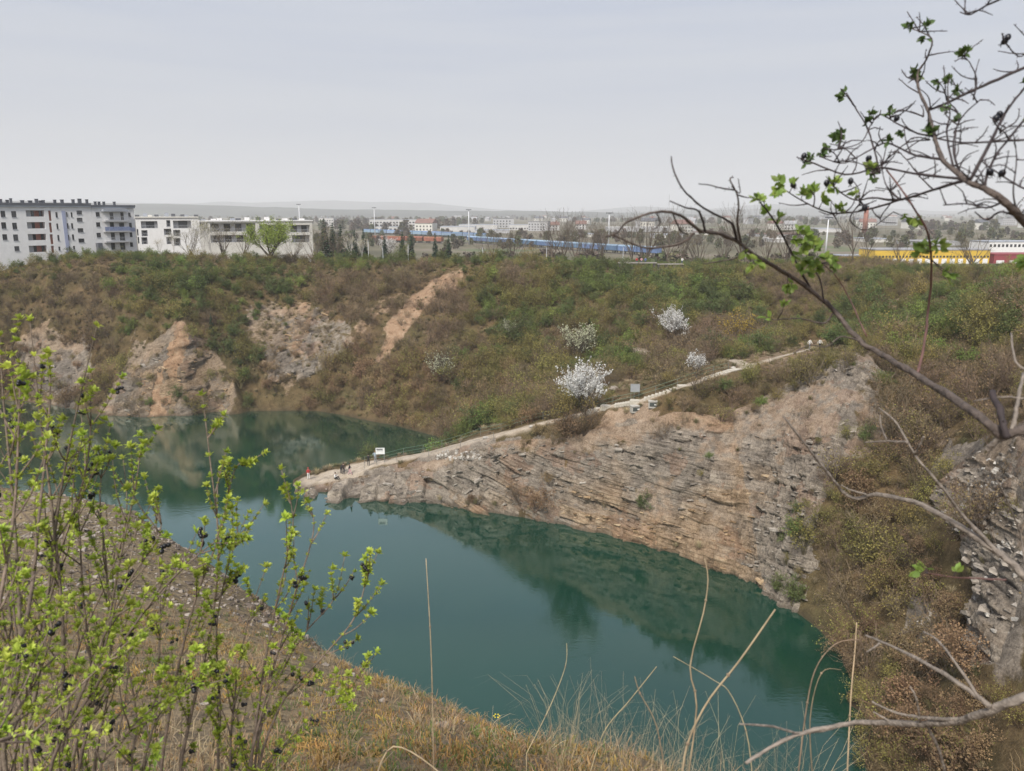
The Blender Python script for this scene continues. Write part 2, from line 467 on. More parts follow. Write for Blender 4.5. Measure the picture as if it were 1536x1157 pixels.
# the bedded faces are built as separate fine patches (below); the ground sheet runs behind them
_kx = [-60, -34, -24, -15, -9, -2, 6, 15, 30, 60]; _kd = [-.3, -.45, -.38, -.05, .55, .50, .24, .16, .10, .25]
_fx = np.arange(-140, 100, .5); _kk = np.cumsum(np.interp(_fx, _kx, _kd)) * .5
def bedding(x, y, z):
    return z + np.interp(x, _fx, _kk) + .12 * y + fbm(x * .06, y * .06, z * .06, 61, 2) * 1.6
s_bed = bedding(X, Y, Z)
steep = smooth(.2, .6, slope)
dr = fbm(X * 1.6, Y * 1.6, Z * 1.6, 81, 3) * .5 * rock * smooth(-1.2, .2, Z)
FACES = {
 'spit': [((436,740),(446,731)),((470,745),(480,722)),((500,750),(520,713)),((560,755),(580,698)),((640,759),(650,685)),((700,768),(715,668)),((750,775),(760,657)),((790,781),(800,650)),((850,792),(870,643)),((900,803),(930,634)),((960,819),(1000,616)),((1010,834),(1070,612)),((1060,854),(1140,592)),((1110,868),(1210,562)),((1150,884),(1280,528)),((1175,905),(1322,556)),((1200,925),(1335,640))],
 'headland': [((150,625),(150,575)),((165,627),(175,545)),((200,629),(205,520)),((240,627),(245,492)),((270,625),(285,480)),((310,622),(320,505)),((345,620),(350,540)),((368,620),(368,570))],
 'grey_wall': [((372,572),(372,470)),((400,575),(400,458)),((430,576),(430,450)),((470,562),(475,452)),((500,545),(520,462))],
 'left_wall': [((0,606),(0,520)),((30,608),(30,500)),((70,612),(70,495)),((110,618),(110,495)),((150,622),(150,520))],
 'right_outcrop': [((1440,1060),(1500,1055)),((1440,1010),(1530,1000)),((1450,950),(1560,930)),((1465,880),(1570,860)),((1440,810),(1570,790)),((1400,750),(1560,720)),((1405,700),(1560,660)),((1430,655),(1560,630))],
 'low_outcrop': [((1345,975),(1380,985)),((1345,940),(1400,950)),((1355,905),(1410,915)),((1380,880),(1420,890))],
}
face_xy = {}
for k_, prs in FACES.items():
    lo = []; hi = []
    for a_, b_ in prs:
        wl = k_ in ('spit', 'headland', 'left_wall')
        p0 = atz(a_[0], a_[1], 0)[:2] if wl else hit(a_[0], a_[1], 30)[:2]
        p1 = hit(b_[0], b_[1], 30)[:2]
        if wl: p0 = p0 + (p0 - p1) / np.linalg.norm(p0 - p1) * 1.3      # the foot stands under water
        lo.append(p0); hi.append(p1)
    face_xy[k_] = (np.array(lo), np.array(hi))
X2 = X + NX * (dr + rel * .5); Y2 = Y + NY * (dr + rel * .5); Z2 = Z + NZ * dr + rel * (.6)
ZGR = Z2.copy()
for key_, (lo, hi) in face_xy.items():
    lo = lo.copy(); hi = hi.copy()
    f_ = .7 if key_ == 'spit' else 1.3
    for A_ in (lo, hi): A_[0] += (A_[1] - A_[0]) * min(f_, .95); A_[-1] += (A_[-2] - A_[-1]) * min(f_, .95)
    dv_ = lo - hi; dv_ /= np.linalg.norm(dv_, axis=1)[:, None]
    lo2 = lo + dv_ * 2.2 if key_ in ('spit', 'headland', 'left_wall') else lo + (hi - lo) * .2; hi2 = hi + (lo - hi) * (.07 if key_ == 'spit' else .28)
    ins_ = smooth_grid(in_poly(X, Y, np.concatenate([lo2, hi2[::-1]])).astype(float), 1)
    X2 = X2 * (1 - ins_) + X * ins_; Y2 = Y2 * (1 - ins_) + Y * ins_; ZGR = ZGR * (1 - ins_) + (Z + .1) * ins_; Z2 = Z2 * (1 - ins_) + (Z - (1.3 if key_ in ('spit', 'right_outcrop') else .6)) * ins_
# the tip of the spit: flat slabs with low risers
tip = smooth(-16, -20, X) * (1 - smooth(-38, -30, X) * 0) * (np.abs(Y - 114) < 14) * smooth(.1, .5, Z) * (1 - steep)
Z2 += tip * (np.floor(fbm(X * .3, Y * .5, 0, 91) * 7) * .14)
co = np.empty((X2.size, 3)); co[:, 0] = X2; co[:, 1] = Y2; co[:, 2] = Z2
nyv, nxv = shp
idx = np.arange(X2.size).reshape(shp)
q = np.stack([idx[:-1, :-1], idx[:-1, 1:], idx[1:, 1:], idx[1:, :-1]], -1).reshape(-1, 4)
keep = ~((co[q].min(axis=1)[:, 2] < -1e9))
q = q[(Z0[q].max(axis=1) > -2.6)]
def np_mesh(name, co, quads):
    me = bpy.data.meshes.new(name)
    me.vertices.add(len(co)); me.vertices.foreach_set('co', np.ascontiguousarray(co, np.float32).ravel())
    k = quads.shape[1]
    me.loops.add(quads.size); me.loops.foreach_set('vertex_index', quads.astype(np.int32).ravel())
    me.polygons.add(len(quads))
    me.polygons.foreach_set('loop_start', np.arange(0, quads.size, k, dtype=np.int32))
    me.update(calc_edges=True); me.validate()
    return me
me = np_mesh('quarry_terrain', co, q)
def attr(me, name, a):
    at = me.attributes.new(name, 'FLOAT', 'POINT'); at.data.foreach_set('value', np.ascontiguousarray(a, np.float32))
attr(me, 'rock', rock); attr(me, 'soil', soil); attr(me, 'path', path)
wet = (1 - smooth(.1, .9, Z2 + fbm(X * .7, Y * .7, 0, 7) * .5)); attr(me, 'wet', wet)
attr(me, 'bank', near)
orange = smooth(.0, .28, fbm(X * .055, Y * .055, Z * .1, 101, 3) + .16 * smooth(-8, 2, X) * (X < 30) + .2 * (X < -40) - .25 * smooth(-12, -22, X) * (X > -45))
attr(me, 'warm', np.maximum(orange, soil * (Y > 135) * (X < 10)))
attr(me, 'bedc', s_bed); attr(me, 'tone', s_bed * 0 + .5)

def terrain_material():
    m = bpy.data.materials.new('ground_cover'); m.use_nodes = True
    n = m.node_tree; N = n.nodes.new; Lk = n.links.new; b = n.nodes['Principled BSDF']
    b.inputs['Roughness'].default_value = .95; b.inputs['Specular IOR Level'].default_value = .12
    geo = N('ShaderNodeNewGeometry')
    def at(nm):
        a = N('ShaderNodeAttribute'); a.attribute_name = nm; return a.outputs['Fac']
    def noise(scale, detail=5, rough=.55, vec=None, dist=0):
        t = N('ShaderNodeTexNoise'); t.inputs['Scale'].default_value = scale; t.inputs['Detail'].default_value = detail; t.inputs['Roughness'].default_value = rough; t.inputs['Distortion'].default_value = dist
        Lk(vec if vec is not None else geo.outputs['Position'], t.inputs['Vector']); return t.outputs['Fac']
    def ramp(fac, stops):
        r = N('ShaderNodeValToRGB'); e = r.color_ramp.elements
        while len(e) < len(stops): e.new(.5)
        for k, (p, c) in enumerate(stops): e[k].position = p; e[k].color = (*c, 1)
        Lk(fac, r.inputs['Fac']); return r.outputs['Color']
    def mix(f, a, c, mode='MIX'):
        x = N('ShaderNodeMix'); x.data_type = 'RGBA'; x.blend_type = mode
        if isinstance(f, (int, float)): x.inputs[0].default_value = f
        else: Lk(f, x.inputs[0])
        for s, v in ((6, a), (7, c)):
            if isinstance(v, tuple): x.inputs[s].default_value = (*v, 1)
            else: Lk(v, x.inputs[s])
        return x.outputs[2]
    def math_(op, a, c=None):
        x = N('ShaderNodeMath'); x.operation = op
        for s, v in ((0, a), (1, c)):
            if v is None: continue
            if isinstance(v, (int, float)): x.inputs[s].default_value = v
            else: Lk(v, x.inputs[s])
        return x.outputs[0]
    # bedding coordinate as a texture axis: thin beds
    cx = N('ShaderNodeCombineXYZ'); sp = N('ShaderNodeSeparateXYZ'); Lk(geo.outputs['Position'], sp.inputs[0])
    bed = at('bedc')
    Lk(math_('MULTIPLY', sp.outputs[0], .42), cx.inputs[0]); Lk(math_('MULTIPLY', sp.outputs[1], .42), cx.inputs[1]); Lk(math_('MULTIPLY', bed, 1.7), cx.inputs[2])
    nb = noise(1.35, 7, .72, cx.outputs[0], .0)
    nblk = noise(.75, 8, .72)
    mxb = N('ShaderNodeMix'); mxb.inputs[0].default_value = .5; Lk(nb, mxb.inputs[2]); Lk(nblk, mxb.inputs[3]); nb = mxb.outputs[0]
    nbig = noise(.16, 4); nmid = noise(.9, 6, .6); nfine = noise(6.0, 6, .65)
    grey = ramp(nb, [(.34, (.06, .052, .044)), (.44, (.165, .142, .118)), (.53, (.255, .22, .182)), (.66, (.37, .325, .275))])
    tan = ramp(nb, [(.34, (.06, .04, .026)), (.44, (.20, .142, .09)), (.53, (.305, .222, .148)), (.66, (.40, .315, .225))])
    red = ramp(nmid, [(.3, (.17, .085, .05)), (.7, (.36, .205, .125))])
    rockc = mix(at('warm'), grey, tan)
    rockc = mix(math_('MULTIPLY', math_('GREATER_THAN', nbig, .57), .3), rockc, red)
    rockc = mix(1.0, rockc, ramp(at('tone'), [(0., (.62, .62, .64)), (.5, (.97, .96, .95)), (1., (1.28, 1.26, 1.22))]), 'MULTIPLY')
    soilc = ramp(nblk, [(.30, (.14, .10, .07)), (.5, (.265, .20, .145)), (.70, (.36, .29, .225))])
    soilc = mix(math_('MULTIPLY', at('warm'), .55), soilc, ramp(nblk, [(.3, (.20, .105, .055)), (.5, (.33, .19, .10)), (.7, (.42, .275, .165))]))
    pathc = ramp(nmid, [(.3, (.34, .28, .215)), (.7, (.49, .42, .34))])
    vegc = ramp(nblk, [(.28, (.048, .038, .024)), (.44, (.094, .072, .043)), (.58, (.134, .102, .062)), (.74, (.13, .112, .056))])
    vegb = ramp(nbig, [(.35, (.75, .80, .6)), (.65, (1.2, 1.05, .9))])
    vegc = mix(.8, vegc, vegb, 'MULTIPLY')
    bankc = ramp(noise(3.0, 6, .7), [(.25, (.10, .08, .055)), (.45, (.21, .165, .11)), (.6, (.27, .205, .12)), (.75, (.30, .26, .21))])
    vegc = mix(at('bank'), vegc, bankc)
    nedge = math_('MULTIPLY', math_('SUBTRACT', nmid, .5), 1.6)
    def edge(v):
        a = math_('ADD', v, nedge); r = N('ShaderNodeMapRange'); r.inputs['From Min'].default_value = .35; r.inputs['From Max'].default_value = .65; Lk(a, r.inputs['Value']); return r.outputs[0]
    c = mix(edge(at('soil')), vegc, soilc)
    c = mix(edge(at('rock')), c, rockc)
    c = mix(at('path'), c, pathc)
    fine = ramp(nfine, [(.3, (.72, .72, .72)), (.7, (1.22, 1.22, 1.22))])
    c = mix(1.0, c, fine, 'MULTIPLY')
    c = mix(math_('MULTIPLY', at('wet'), .6), c, (.045, .035, .025))
    Lk(c, b.inputs['Base Color'])
    hb = math_('ADD', math_('MULTIPLY', nb, math_('MULTIPLY', at('rock'), 1.4)), math_('MULTIPLY', nfine, .35))
    bp = N('ShaderNodeBump'); bp.inputs['Strength'].default_value = .9; bp.inputs['Distance'].default_value = .35
    Lk(hb, bp.inputs['Height']); Lk(bp.outputs[0], b.inputs['Normal'])
    return m
ground_mat = terrain_material()
me.materials.append(ground_mat)
terrain = link('quarry_terrain', me); tag(terrain, kind='structure')

# ground height after displacement, for placing things
_k0 = np.searchsorted(tx, tx)
ZG = ZGR.reshape(shp)
def gz(x, y):
    i = int(np.clip(np.searchsorted(tx, x) - 1, 0, len(tx) - 2)); j = int(np.clip(np.searchsorted(ty, y) - 1, 0, len(ty) - 2))
    u = (x - tx[i]) / (tx[i + 1] - tx[i]); v = (y - ty[j]) / (ty[j + 1] - ty[j])
    return float(ZG[j, i] * (1 - u) * (1 - v) + ZG[j, i + 1] * u * (1 - v) + ZG[j + 1, i] * (1 - u) * v + ZG[j + 1, i + 1] * u * v)
def gza(x, y):
    i = np.clip(np.searchsorted(tx, x) - 1, 0, len(tx) - 2); j = np.clip(np.searchsorted(ty, y) - 1, 0, len(ty) - 2)
    u = (x - tx[i]) / (tx[i + 1] - tx[i]); v = (y - ty[j]) / (ty[j + 1] - ty[j])
    return ZG[j, i] * (1 - u) * (1 - v) + ZG[j, i + 1] * u * (1 - v) + ZG[j + 1, i] * (1 - u) * v + ZG[j + 1, i + 1] * u * v
def ground_at(px, py, t0=20.0):
    h = hit(px, py, t0)
    return Vector((h[0], h[1], gz(h[0], h[1])))

# ------------------------------------------------------------------ bedded rock faces
face_pts = []
def resample(P_, n):
    d = np.r_[0, np.cumsum(np.linalg.norm(np.diff(P_, axis=0), axis=1))]
    t = np.linspace(0, d[-1], n)
    return np.stack([np.interp(t, d, P_[:, k]) for k in range(P_.shape[1])], 1)
def rock_face(key, name, res, massive, amp_, seed, bedk=1.0, th0=.42, rag=1.0):
    lo, hi = face_xy[key]
    both = np.concatenate([lo, hi], 1)
    L_ = max(np.linalg.norm(np.diff(lo, axis=0), axis=1).sum(), np.linalg.norm(np.diff(hi, axis=0), axis=1).sum())
    nu = int(L_ / res); both = resample(both, nu)
    cols = []
    ts = np.linspace(0, 1, 60)
    heights = []
    for i in range(nu):
        xy = both[i, :2][None] * (1 - ts[:, None]) + both[i, 2:][None] * ts[:, None]
        cols.append(xy)
    xy = np.array(cols); zz = base_h(xy[..., 0].ravel(), xy[..., 1].ravel()).reshape(nu, 60)
    arc = np.r_['1', np.zeros((nu, 1)), np.cumsum(np.sqrt((np.diff(xy, axis=1) ** 2).sum(2) + np.diff(zz, axis=1) ** 2), axis=1)]
    nv = int(arc[:, -1].max() / res)
    out_ = np.empty((nu, nv, 3)); V = np.linspace(0, 1, nv)
    for i in range(nu):
        t = np.interp(V * arc[i, -1], arc[i], ts)
        out_[i, :, 0] = both[i, 0] * (1 - t) + both[i, 2] * t; out_[i, :, 1] = both[i, 1] * (1 - t) + both[i, 3] * t
        out_[i, :, 2] = np.interp(t, ts, zz[i])
    for _ in range(2): out_[:, 1:-1, 2] = (out_[:, 1:-1, 2] * 2 + out_[:, :-2, 2] + out_[:, 2:, 2]) / 4
    du = np.gradient(out_, axis=0); dv = np.gradient(out_, axis=1)
    nn = np.cross(du, dv); nn /= np.linalg.norm(nn, axis=2)[..., None] + 1e-9
    nn *= np.where(nn[..., 2:] < 0, -1, 1)
    for _ in range(10):
        nn[1:-1] = (nn[1:-1] * 2 + nn[:-2] + nn[2:]) / 4
        nn[:, 1:-1] = (nn[:, 1:-1] * 2 + nn[:, :-2] + nn[:, 2:]) / 4
    x, y, z = out_[..., 0], out_[..., 1], out_[..., 2]
    ms = massive(x)
    sb = bedding(x, y, z) * bedk
    al = np.arange(nu)[:, None] * res + np.zeros((nu, nv)) + fbm(x * .5, y * .5, z * .5, seed + 1, 2) * .8
    # beds of three scales, each cut into blocks by joints
    def beds(th, ln, sd):
        bi = sb / th + fbm(x * .35, y * .35, z * .1, sd, 2) * .8
        r1 = cellhash(bi, bi * 0, sd); w_ = ln * (.5 + 1.2 * r1)
        r2 = cellhash(bi, al / w_ + r1 * 13, sd + 1)
        fr_ = bi - np.floor(bi); ja = al / w_ + r1 * 13; ja = np.abs(ja - np.floor(ja) - .5) * 2
        return r1, r2, fr_, ja
    a1, a2, f1, j1 = beds(th0, 1.3, seed + 2)
    c1_, c2_, f2, j2 = beds(th0 * 3.1, 3.4, seed + 5)
    m1_, m2_, f3, j3 = beds(2.6, 4.5, seed + 8)
    thin = (a1 - .5) * .30 + (a2 - .5) * .38 + (c1_ - .5) * .45 + (c2_ - .5) * .75
    thin -= .16 * (1 - smooth(0, .22, f1)) + .10 * smooth(.9, 1, j1) + .25 * smooth(.93, 1, j2)
    mass = (m1_ - .5) * .8 + (m2_ - .5) * 1.7 + (c2_ - .5) * .5 + fbm(x * .5, y * .5, z * .5, seed + 20, 3) * 1.2
    mass -= .55 * smooth(.9, 1, j3) + .35 * (1 - smooth(0, .10, f3)) + (a2 - .5) * .14
    d = (thin * (1 - ms) + mass * ms)
    d += fbm(x * .16, y * .16, z * .2, seed + 30, 3) * 2.4 + fbm(x * 1.3, y * 1.3, z * 1.3, seed + 31, 3) * .38 + fbm(x * 4, y * 4, z * 4, seed + 32, 2) * .12
    U = np.linspace(0, 1, nu)[:, None] + np.zeros((nu, nv)); VV = V[None] + np.zeros((nu, nv))
    # loose debris and soil hide the beds in patches and towards the top
    rk_, so_, pa_ = cover(x.ravel(), y.ravel()); so_ = so_.reshape(nu, nv); pa_ = pa_.reshape(nu, nv)
    deb = smooth(.05, .22, fbm(x * .11, y * .11, z * .16, seed + 40, 4) + .05 - .12 * ms)
    topf = smooth(.62, .98, VV + fbm(x * .2, y * .2, z * .2, seed + 41, 3) * .5)
    bare = np.clip(1 - np.maximum(deb * .75, topf), 0, 1)
    ed = np.minimum(np.minimum(U * L_ / 1.6, (1 - U) * L_ / (7.0 if key == 'spit' else 1.6)) + (fbm(x * .2, y * .2, z * .2, seed + 47, 3) * 1.6 * smooth(.7, 1, U) if key == 'spit' else 0), (1 - VV) * arc[:, -1:] / 1.4)
    ed = ed / rag + (fbm(x * .13, y * .13, z * .13, seed + 43, 3) * 2.2 + fbm(x * .6, y * .6, z * .6, seed + 42) * .7) * (1 if rag > 1 else .5)
    off = -1.6 + (1.7 if key in ('spit', 'right_outcrop') else 1.45) * smooth(-.3, 1, ed)
    tot = d * amp_ * (.16 + .84 * bare) * smooth(0, 1.0, ed) + off
    P_ = out_ + nn * tot[..., None]
    co_ = P_.reshape(-1, 3); ii = np.arange(len(co_)).reshape(nu, nv)
    qd = np.stack([ii[:-1, :-1], ii[1:, :-1], ii[1:, 1:], ii[:-1, 1:]], -1).reshape(-1, 4)
    m_ = np_mesh(name, co_, qd)
    fx = co_[:, 0]; fz = co_[:, 2]
    soil_a = np.maximum(so_, topf * .8).ravel(); 
    attr(m_, 'rock', (np.clip(.15 + 1.2 * bare, 0, 1) * (1 - .9 * so_ * (key == 'headland'))).ravel()); attr(m_, 'soil', np.maximum(soil_a, (deb * .9).ravel())); attr(m_, 'path', pa_.ravel() * 0)
    attr(m_, 'wet', 1 - smooth(.05, .55, fz + fbm(fx * .7, co_[:, 1] * .7, 0, 7) * .4)); attr(m_, 'bank', fx * 0)
    attr(m_, 'bedc', (sb / bedk).ravel())
    attr(m_, 'tone', (1.3 if key == 'right_outcrop' else 1 if key == 'spit' else .38) * ((a2 * .45 + c2_ * .35 + m2_ * .2) * (1 - ms) + (m2_ * .5 + c2_ * .3 + a2 * .2) * ms).ravel())
    wm_ = smooth(.0, .28, fbm(fx * .055, co_[:, 1] * .055, fz * .1, 101, 3) + .17 * smooth(-10, 0, fx) * (fx < 28) + .10 * (fx < -40) - .2 * smooth(-14, -22, fx) * (fx > -45) - .06 * (fx > 36) + (c1_.ravel() - .5) * .16)
    if key == 'headland': wm_ = np.maximum(wm_ * .8, (so_ > .5).ravel() * 1.0)
    attr(m_, 'warm', wm_)
    m_.materials.append(ground_mat)
    o = link(name, m_); tag(o, kind='structure')
    sel_ = (bare.ravel() > .35) & (fz > .3)
    face_pts.append((key, co_[sel_], nn.reshape(-1, 3)[sel_], wm_[sel_]))
    return o
rock_face('spit', 'quarry_rock_face', .15, lambda x: .12 + smooth(-4, -13, x) * .83, 1.05, 300, 1.0, .5)
rock_face('headland', 'headland_rock_face', .24, lambda x: x * 0 + .45, 1.0, 400, 1.0, .6, 2.6)
rock_face('grey_wall', 'grey_rock_wall', .3, lambda x: x * 0 + .3, 1.0, 450, 1.0, .6, 3.0)
rock_face('left_wall', 'left_rock_wall', .3, lambda x: x * 0 + .5, 1.0, 500, 1.0, .7, 2.6)
rock_face('right_outcrop', 'right_rock_outcrop', .13, lambda x: x * 0 + .25, .6, 600, 1.0, .32, 2.2)
rock_face('low_outcrop', 'low_rock_outcrop', .13, lambda x: x * 0 + .4, .8, 700, 1.0, .4, 1.2)

# ------------------------------------------------------------------ water
def water_material():
    """deep green body colour under a mirror whose strength grows towards grazing view"""
    m = bpy.data.materials.new('lake_water'); m.use_nodes = True
    n = m.node_tree; N = n.nodes.new; Lk = n.links.new
    for x in list(n.nodes):
        if x.type == 'BSDF_PRINCIPLED': n.nodes.remove(x)
    body = N('ShaderNodeBsdfDiffuse'); gl = N('ShaderNodeBsdfGlossy'); gl.inputs['Roughness'].default_value = .035; gl.inputs['Color'].default_value = (.84, .97, .96, 1)
    geo = N('ShaderNodeNewGeometry')
    t3 = N('ShaderNodeTexNoise'); t3.inputs['Scale'].default_value = .03; t3.inputs['Detail'].default_value = 3; Lk(geo.outputs['Position'], t3.inputs['Vector'])
    rb = N('ShaderNodeValToRGB'); rb.color_ramp.elements[0].position = .35; rb.color_ramp.elements[1].position = .65
    rb.color_ramp.elements[0].color = (.0035, .034, .021, 1); rb.color_ramp.elements[1].color = (.0055, .043, .027, 1)
    Lk(t3.outputs['Fac'], rb.inputs['Fac']); Lk(rb.outputs['Color'], body.inputs['Color'])
    t1 = N('ShaderNodeTexNoise'); t1.inputs['Scale'].default_value = 1.6; t1.inputs['Detail'].default_value = 4
    t2 = N('ShaderNodeTexNoise'); t2.inputs['Scale'].default_value = .045; t2.inputs['Detail'].default_value = 3
    mpg = N('ShaderNodeMapping'); mpg.inputs['Scale'].default_value = (1, 1.7, 1)
    Lk(geo.outputs['Position'], mpg.inputs[0]); Lk(mpg.outputs[0], t1.inputs['Vector']); Lk(geo.outputs['Position'], t2.inputs['Vector'])
    r = N('ShaderNodeMapRange'); r.inputs['From Min'].default_value = .47; r.inputs['From Max'].default_value = .62; r.inputs['To Min'].default_value = .014; r.inputs['To Max'].default_value = .09
    Lk(t2.outputs['Fac'], r.inputs['Value'])
    bp = N('ShaderNodeBump'); bp.inputs['Distance'].default_value = .2
    Lk(r.outputs[0], bp.inputs['Strength']); Lk(t1.outputs['Fac'], bp.inputs['Height']); Lk(bp.outputs[0], gl.inputs['Normal'])
    fr = N('ShaderNodeFresnel'); fr.inputs['IOR'].default_value = 1.33; ml = N('ShaderNodeMath'); ml.operation = 'MULTIPLY'; ml.inputs[1].default_value = 2.6; ml.use_clamp = True
    Lk(fr.outputs[0], ml.inputs[0]); mxs = N('ShaderNodeMixShader'); Lk(ml.outputs[0], mxs.inputs[0]); Lk(body.outputs[0], mxs.inputs[1]); Lk(gl.outputs[0], mxs.inputs[2])
    Lk(mxs.outputs[0], n.nodes['Material Output'].inputs['Surface'])
    return m
w = MB(); w.add([(-160, 20, 0), (80, 20, 0), (80, 200, 0), (-160, 200, 0)], [(0, 1, 2, 3)])
lake = w.build('lake_water', water_material()); tag(lake, kind='structure')
# ================================================================== PLAIN AND HILLS
PLZ = 22.0
g = MB()
OUT = 14000.0
xs = [-OUT, GX0 + 1, GX1 - 1, OUT]; ys = [-3000, GY0 + 1, GY1 - 1, OUT]
for i in range(3):
    for j in range(3):
        if i == 1 and j == 1: continue
        g.add([(xs[i], ys[j], PLZ), (xs[i + 1], ys[j], PLZ), (xs[i + 1], ys[j + 1], PLZ), (xs[i], ys[j + 1], PLZ)], [(0, 1, 2, 3)])
def plain_material():
    m = bpy.data.materials.new('plain_ground'); m.use_nodes = True
    n = m.node_tree; b = n.nodes['Principled BSDF']; b.inputs['Roughness'].default_value = .95
    geo = n.nodes.new('ShaderNodeNewGeometry'); t = n.nodes.new('ShaderNodeTexNoise'); t.inputs['Scale'].default_value = .012; t.inputs['Detail'].default_value = 8
    r = n.nodes.new('ShaderNodeValToRGB'); e = r.color_ramp.elements
    e.new(.5); e.new(.6)
    for k, (p, c) in enumerate([(.35, (.07, .065, .035)), (.48, (.12, .105, .06)), (.56, (.17, .14, .10)), (.66, (.10, .12, .05))]):
        e[k].position = p; e[k].color = (*c, 1)
    n.links.new(geo.outputs['Position'], t.inputs['Vector']); n.links.new(t.outputs['Fac'], r.inputs['Fac']); n.links.new(r.outputs['Color'], b.inputs['Base Color'])
    return m
plain = g.build('plain', plain_material()); tag(plain, kind='structure')

def ridge(name, Y, prof, depth, seed, m):
    """a wooded ridge: crest heights read from the skyline, real breadth front to back"""
    pxs = np.array([p[0] for p in prof], float); pys = np.array([p[1] for p in prof], float)
    cx = np.linspace(pxs[0], pxs[-1], 240)
    crest = np.array([atY(a, np.interp(a, pxs, pys), Y) for a in cx])
    crest[:, 2] += fbm(crest[:, 0] / (Y * .02), crest[:, 0] * 0, 0, seed, 5) * Y * .0016
    rows = 14; co_ = []
    for k in range(rows + 1):
        t = -1 + 2 * k / rows
        hgt = (math.cos(t * math.pi) + 1) / 2
        rr = crest.copy()
        rr[:, 1] += t * depth
        nz_ = fbm(rr[:, 0] / (Y * .03), rr[:, 1] / (Y * .03), 0, seed + 3, 4)
        rr[:, 2] = PLZ - 2 + (crest[:, 2] - PLZ) * hgt * (1 + .25 * nz_ * (1 - hgt))
        co_.append(rr)
    co_ = np.concatenate(co_)
    w_ = len(cx); ii = np.arange(len(co_)).reshape(rows + 1, w_)
    qd = np.stack([ii[:-1, :-1], ii[:-1, 1:], ii[1:, 1:], ii[1:, :-1]], -1).reshape(-1, 4)
    me_ = np_mesh(name, co_, qd); me_.shade_smooth()
    return tag(link(name, me_, None, m), kind='structure')
hillm = mat('hill_forest', (.045, .05, .035), .95, .45, .004)
ridge('wooded_ridge', 4200, [(-500,293),(0,300),(100,303),(200,305),(300,307),(400,310),(480,313),(560,314),(700,316),(800,316),(900,318),(1000,320),(1100,322),(1300,324),(1600,326),(2100,330)], 900, 5, hillm)
ridge('far_hills', 9000, [(-400,306),(200,304),(300,305),(340,302),(380,304),(440,302),(500,300),(560,303),(640,304),(680,308),(740,314),(850,318),(900,314),(960,310),(1010,312),(1060,314),(1100,310),(1150,306),(1200,308),(1300,311),(1400,317),(1500,314),(1600,318),(2000,318)], 1600, 9, hillm)
ridge('low_hills', 6200, [(900,319),(1040,316),(1150,313),(1250,312),(1320,318),(1400,322),(1480,318),(1560,322),(1900,322)], 900, 14, hillm)

# the air: even haze over the whole scene
hz = MB(); hz.box(-15000, 15000, -3500, 15000, -8, 420)
hm = bpy.data.materials.new('haze_air'); hm.use_nodes = True
hn = hm.node_tree; hn.nodes.clear()
ho = hn.nodes.new('ShaderNodeOutputMaterial'); pv = hn.nodes.new('ShaderNodeVolumePrincipled')
pv.inputs['Color'].default_value = (.97, .98, 1.0, 1)
pv.inputs['Density'].default_value = 0.0002
pv.inputs['Anisotropy'].default_value = 0.0
hn.links.new(pv.outputs[0], ho.inputs['Volume'])
haze = hz.build('haze', hm); tag(haze, kind='stuff')
# ================================================================== VEGETATION
def grow(rr, base, d, length, rad, level, out, nch, gn=.25, up=.06, n=4, ang=(25, 55), ratio=(.5, .75)):
    pts = [Vector(base)]; d = Vector(d).normalized()
    for i in range(n):
        d = (d + Vector((rr.uniform(-1, 1), rr.uniform(-1, 1), rr.uniform(-1, 1))) * gn + Vector((0, 0, up))).normalized()
        pts.append(pts[-1] + d * length / n)
    out.append((pts, [rad * (1 - .72 * i / n) for i in range(n + 1)], level))
    if level > 0:
        for _ in range(nch[level]):
            t = rr.uniform(.25, 1.0) * n; i = min(int(t), n - 1)
            p = pts[i].lerp(pts[i + 1], t - i)
            dd = (pts[i + 1] - pts[i]).normalized()
            ax = dd.orthogonal().normalized(); ax.rotate(Quaternion(dd, rr.uniform(0, 6.283)))
            nd = dd.copy(); nd.rotate(Quaternion(ax, R(rr.uniform(*ang))))
            grow(rr, p, nd, length * rr.uniform(*ratio) * (1.1 - .4 * t / n), rad * .5 * (1 - .5 * t / n), level - 1, out, nch, gn, up, max(2, n - 1), ang, ratio)
def wood_mesh(name, br, m, thick=.02, ns=4, minw=.006):
    mb = MB()
    rr = random.Random(3)
    for pts, rad, lev in br:
        if rad[0] > thick: mb.tube(pts, [max(r, minw) for r in rad], ns, False)
        else:
            a = Vector((rr.uniform(-1, 1), rr.uniform(-1, 1), rr.uniform(-.4, .4))).normalized()
            vs_ = []; fs_ = []
            for i, p in enumerate(pts):
                w_ = max(rad[i], minw); vs_ += [p - a * w_, p + a * w_]
                if i: fs_.append((2 * i - 2, 2 * i - 1, 2 * i + 1, 2 * i))
            mb.add(vs_, fs_)
    return mb.mesh(name, m, True)
def leaf_mesh(name, pts, size, m, seed=0, asp=.6, jit=.25, fold=True):
    """many small leaf-sized faces at the given points"""
    rg = np.random.default_rng(seed); n = len(pts); P_ = np.array([tuple(p) for p in pts], float) + rg.normal(0, jit, (n, 3))
    a = rg.normal(0, 1, (n, 3)); a /= np.linalg.norm(a, axis=1)[:, None]
    b_ = rg.normal(0, 1, (n, 3)); b_ -= a * (a * b_).sum(1)[:, None]; b_ /= np.linalg.norm(b_, axis=1)[:, None]
    s_ = size * rg.uniform(.6, 1.4, (n, 1))
    v = np.stack([P_ - a * s_, P_ + b_ * s_ * asp, P_ + a * s_, P_ - b_ * s_ * asp], 1).reshape(-1, 3)
    me_ = np_mesh(name, v, np.arange(4 * n).reshape(-1, 4))
    if m: me_.materials.append(m)
    return me_
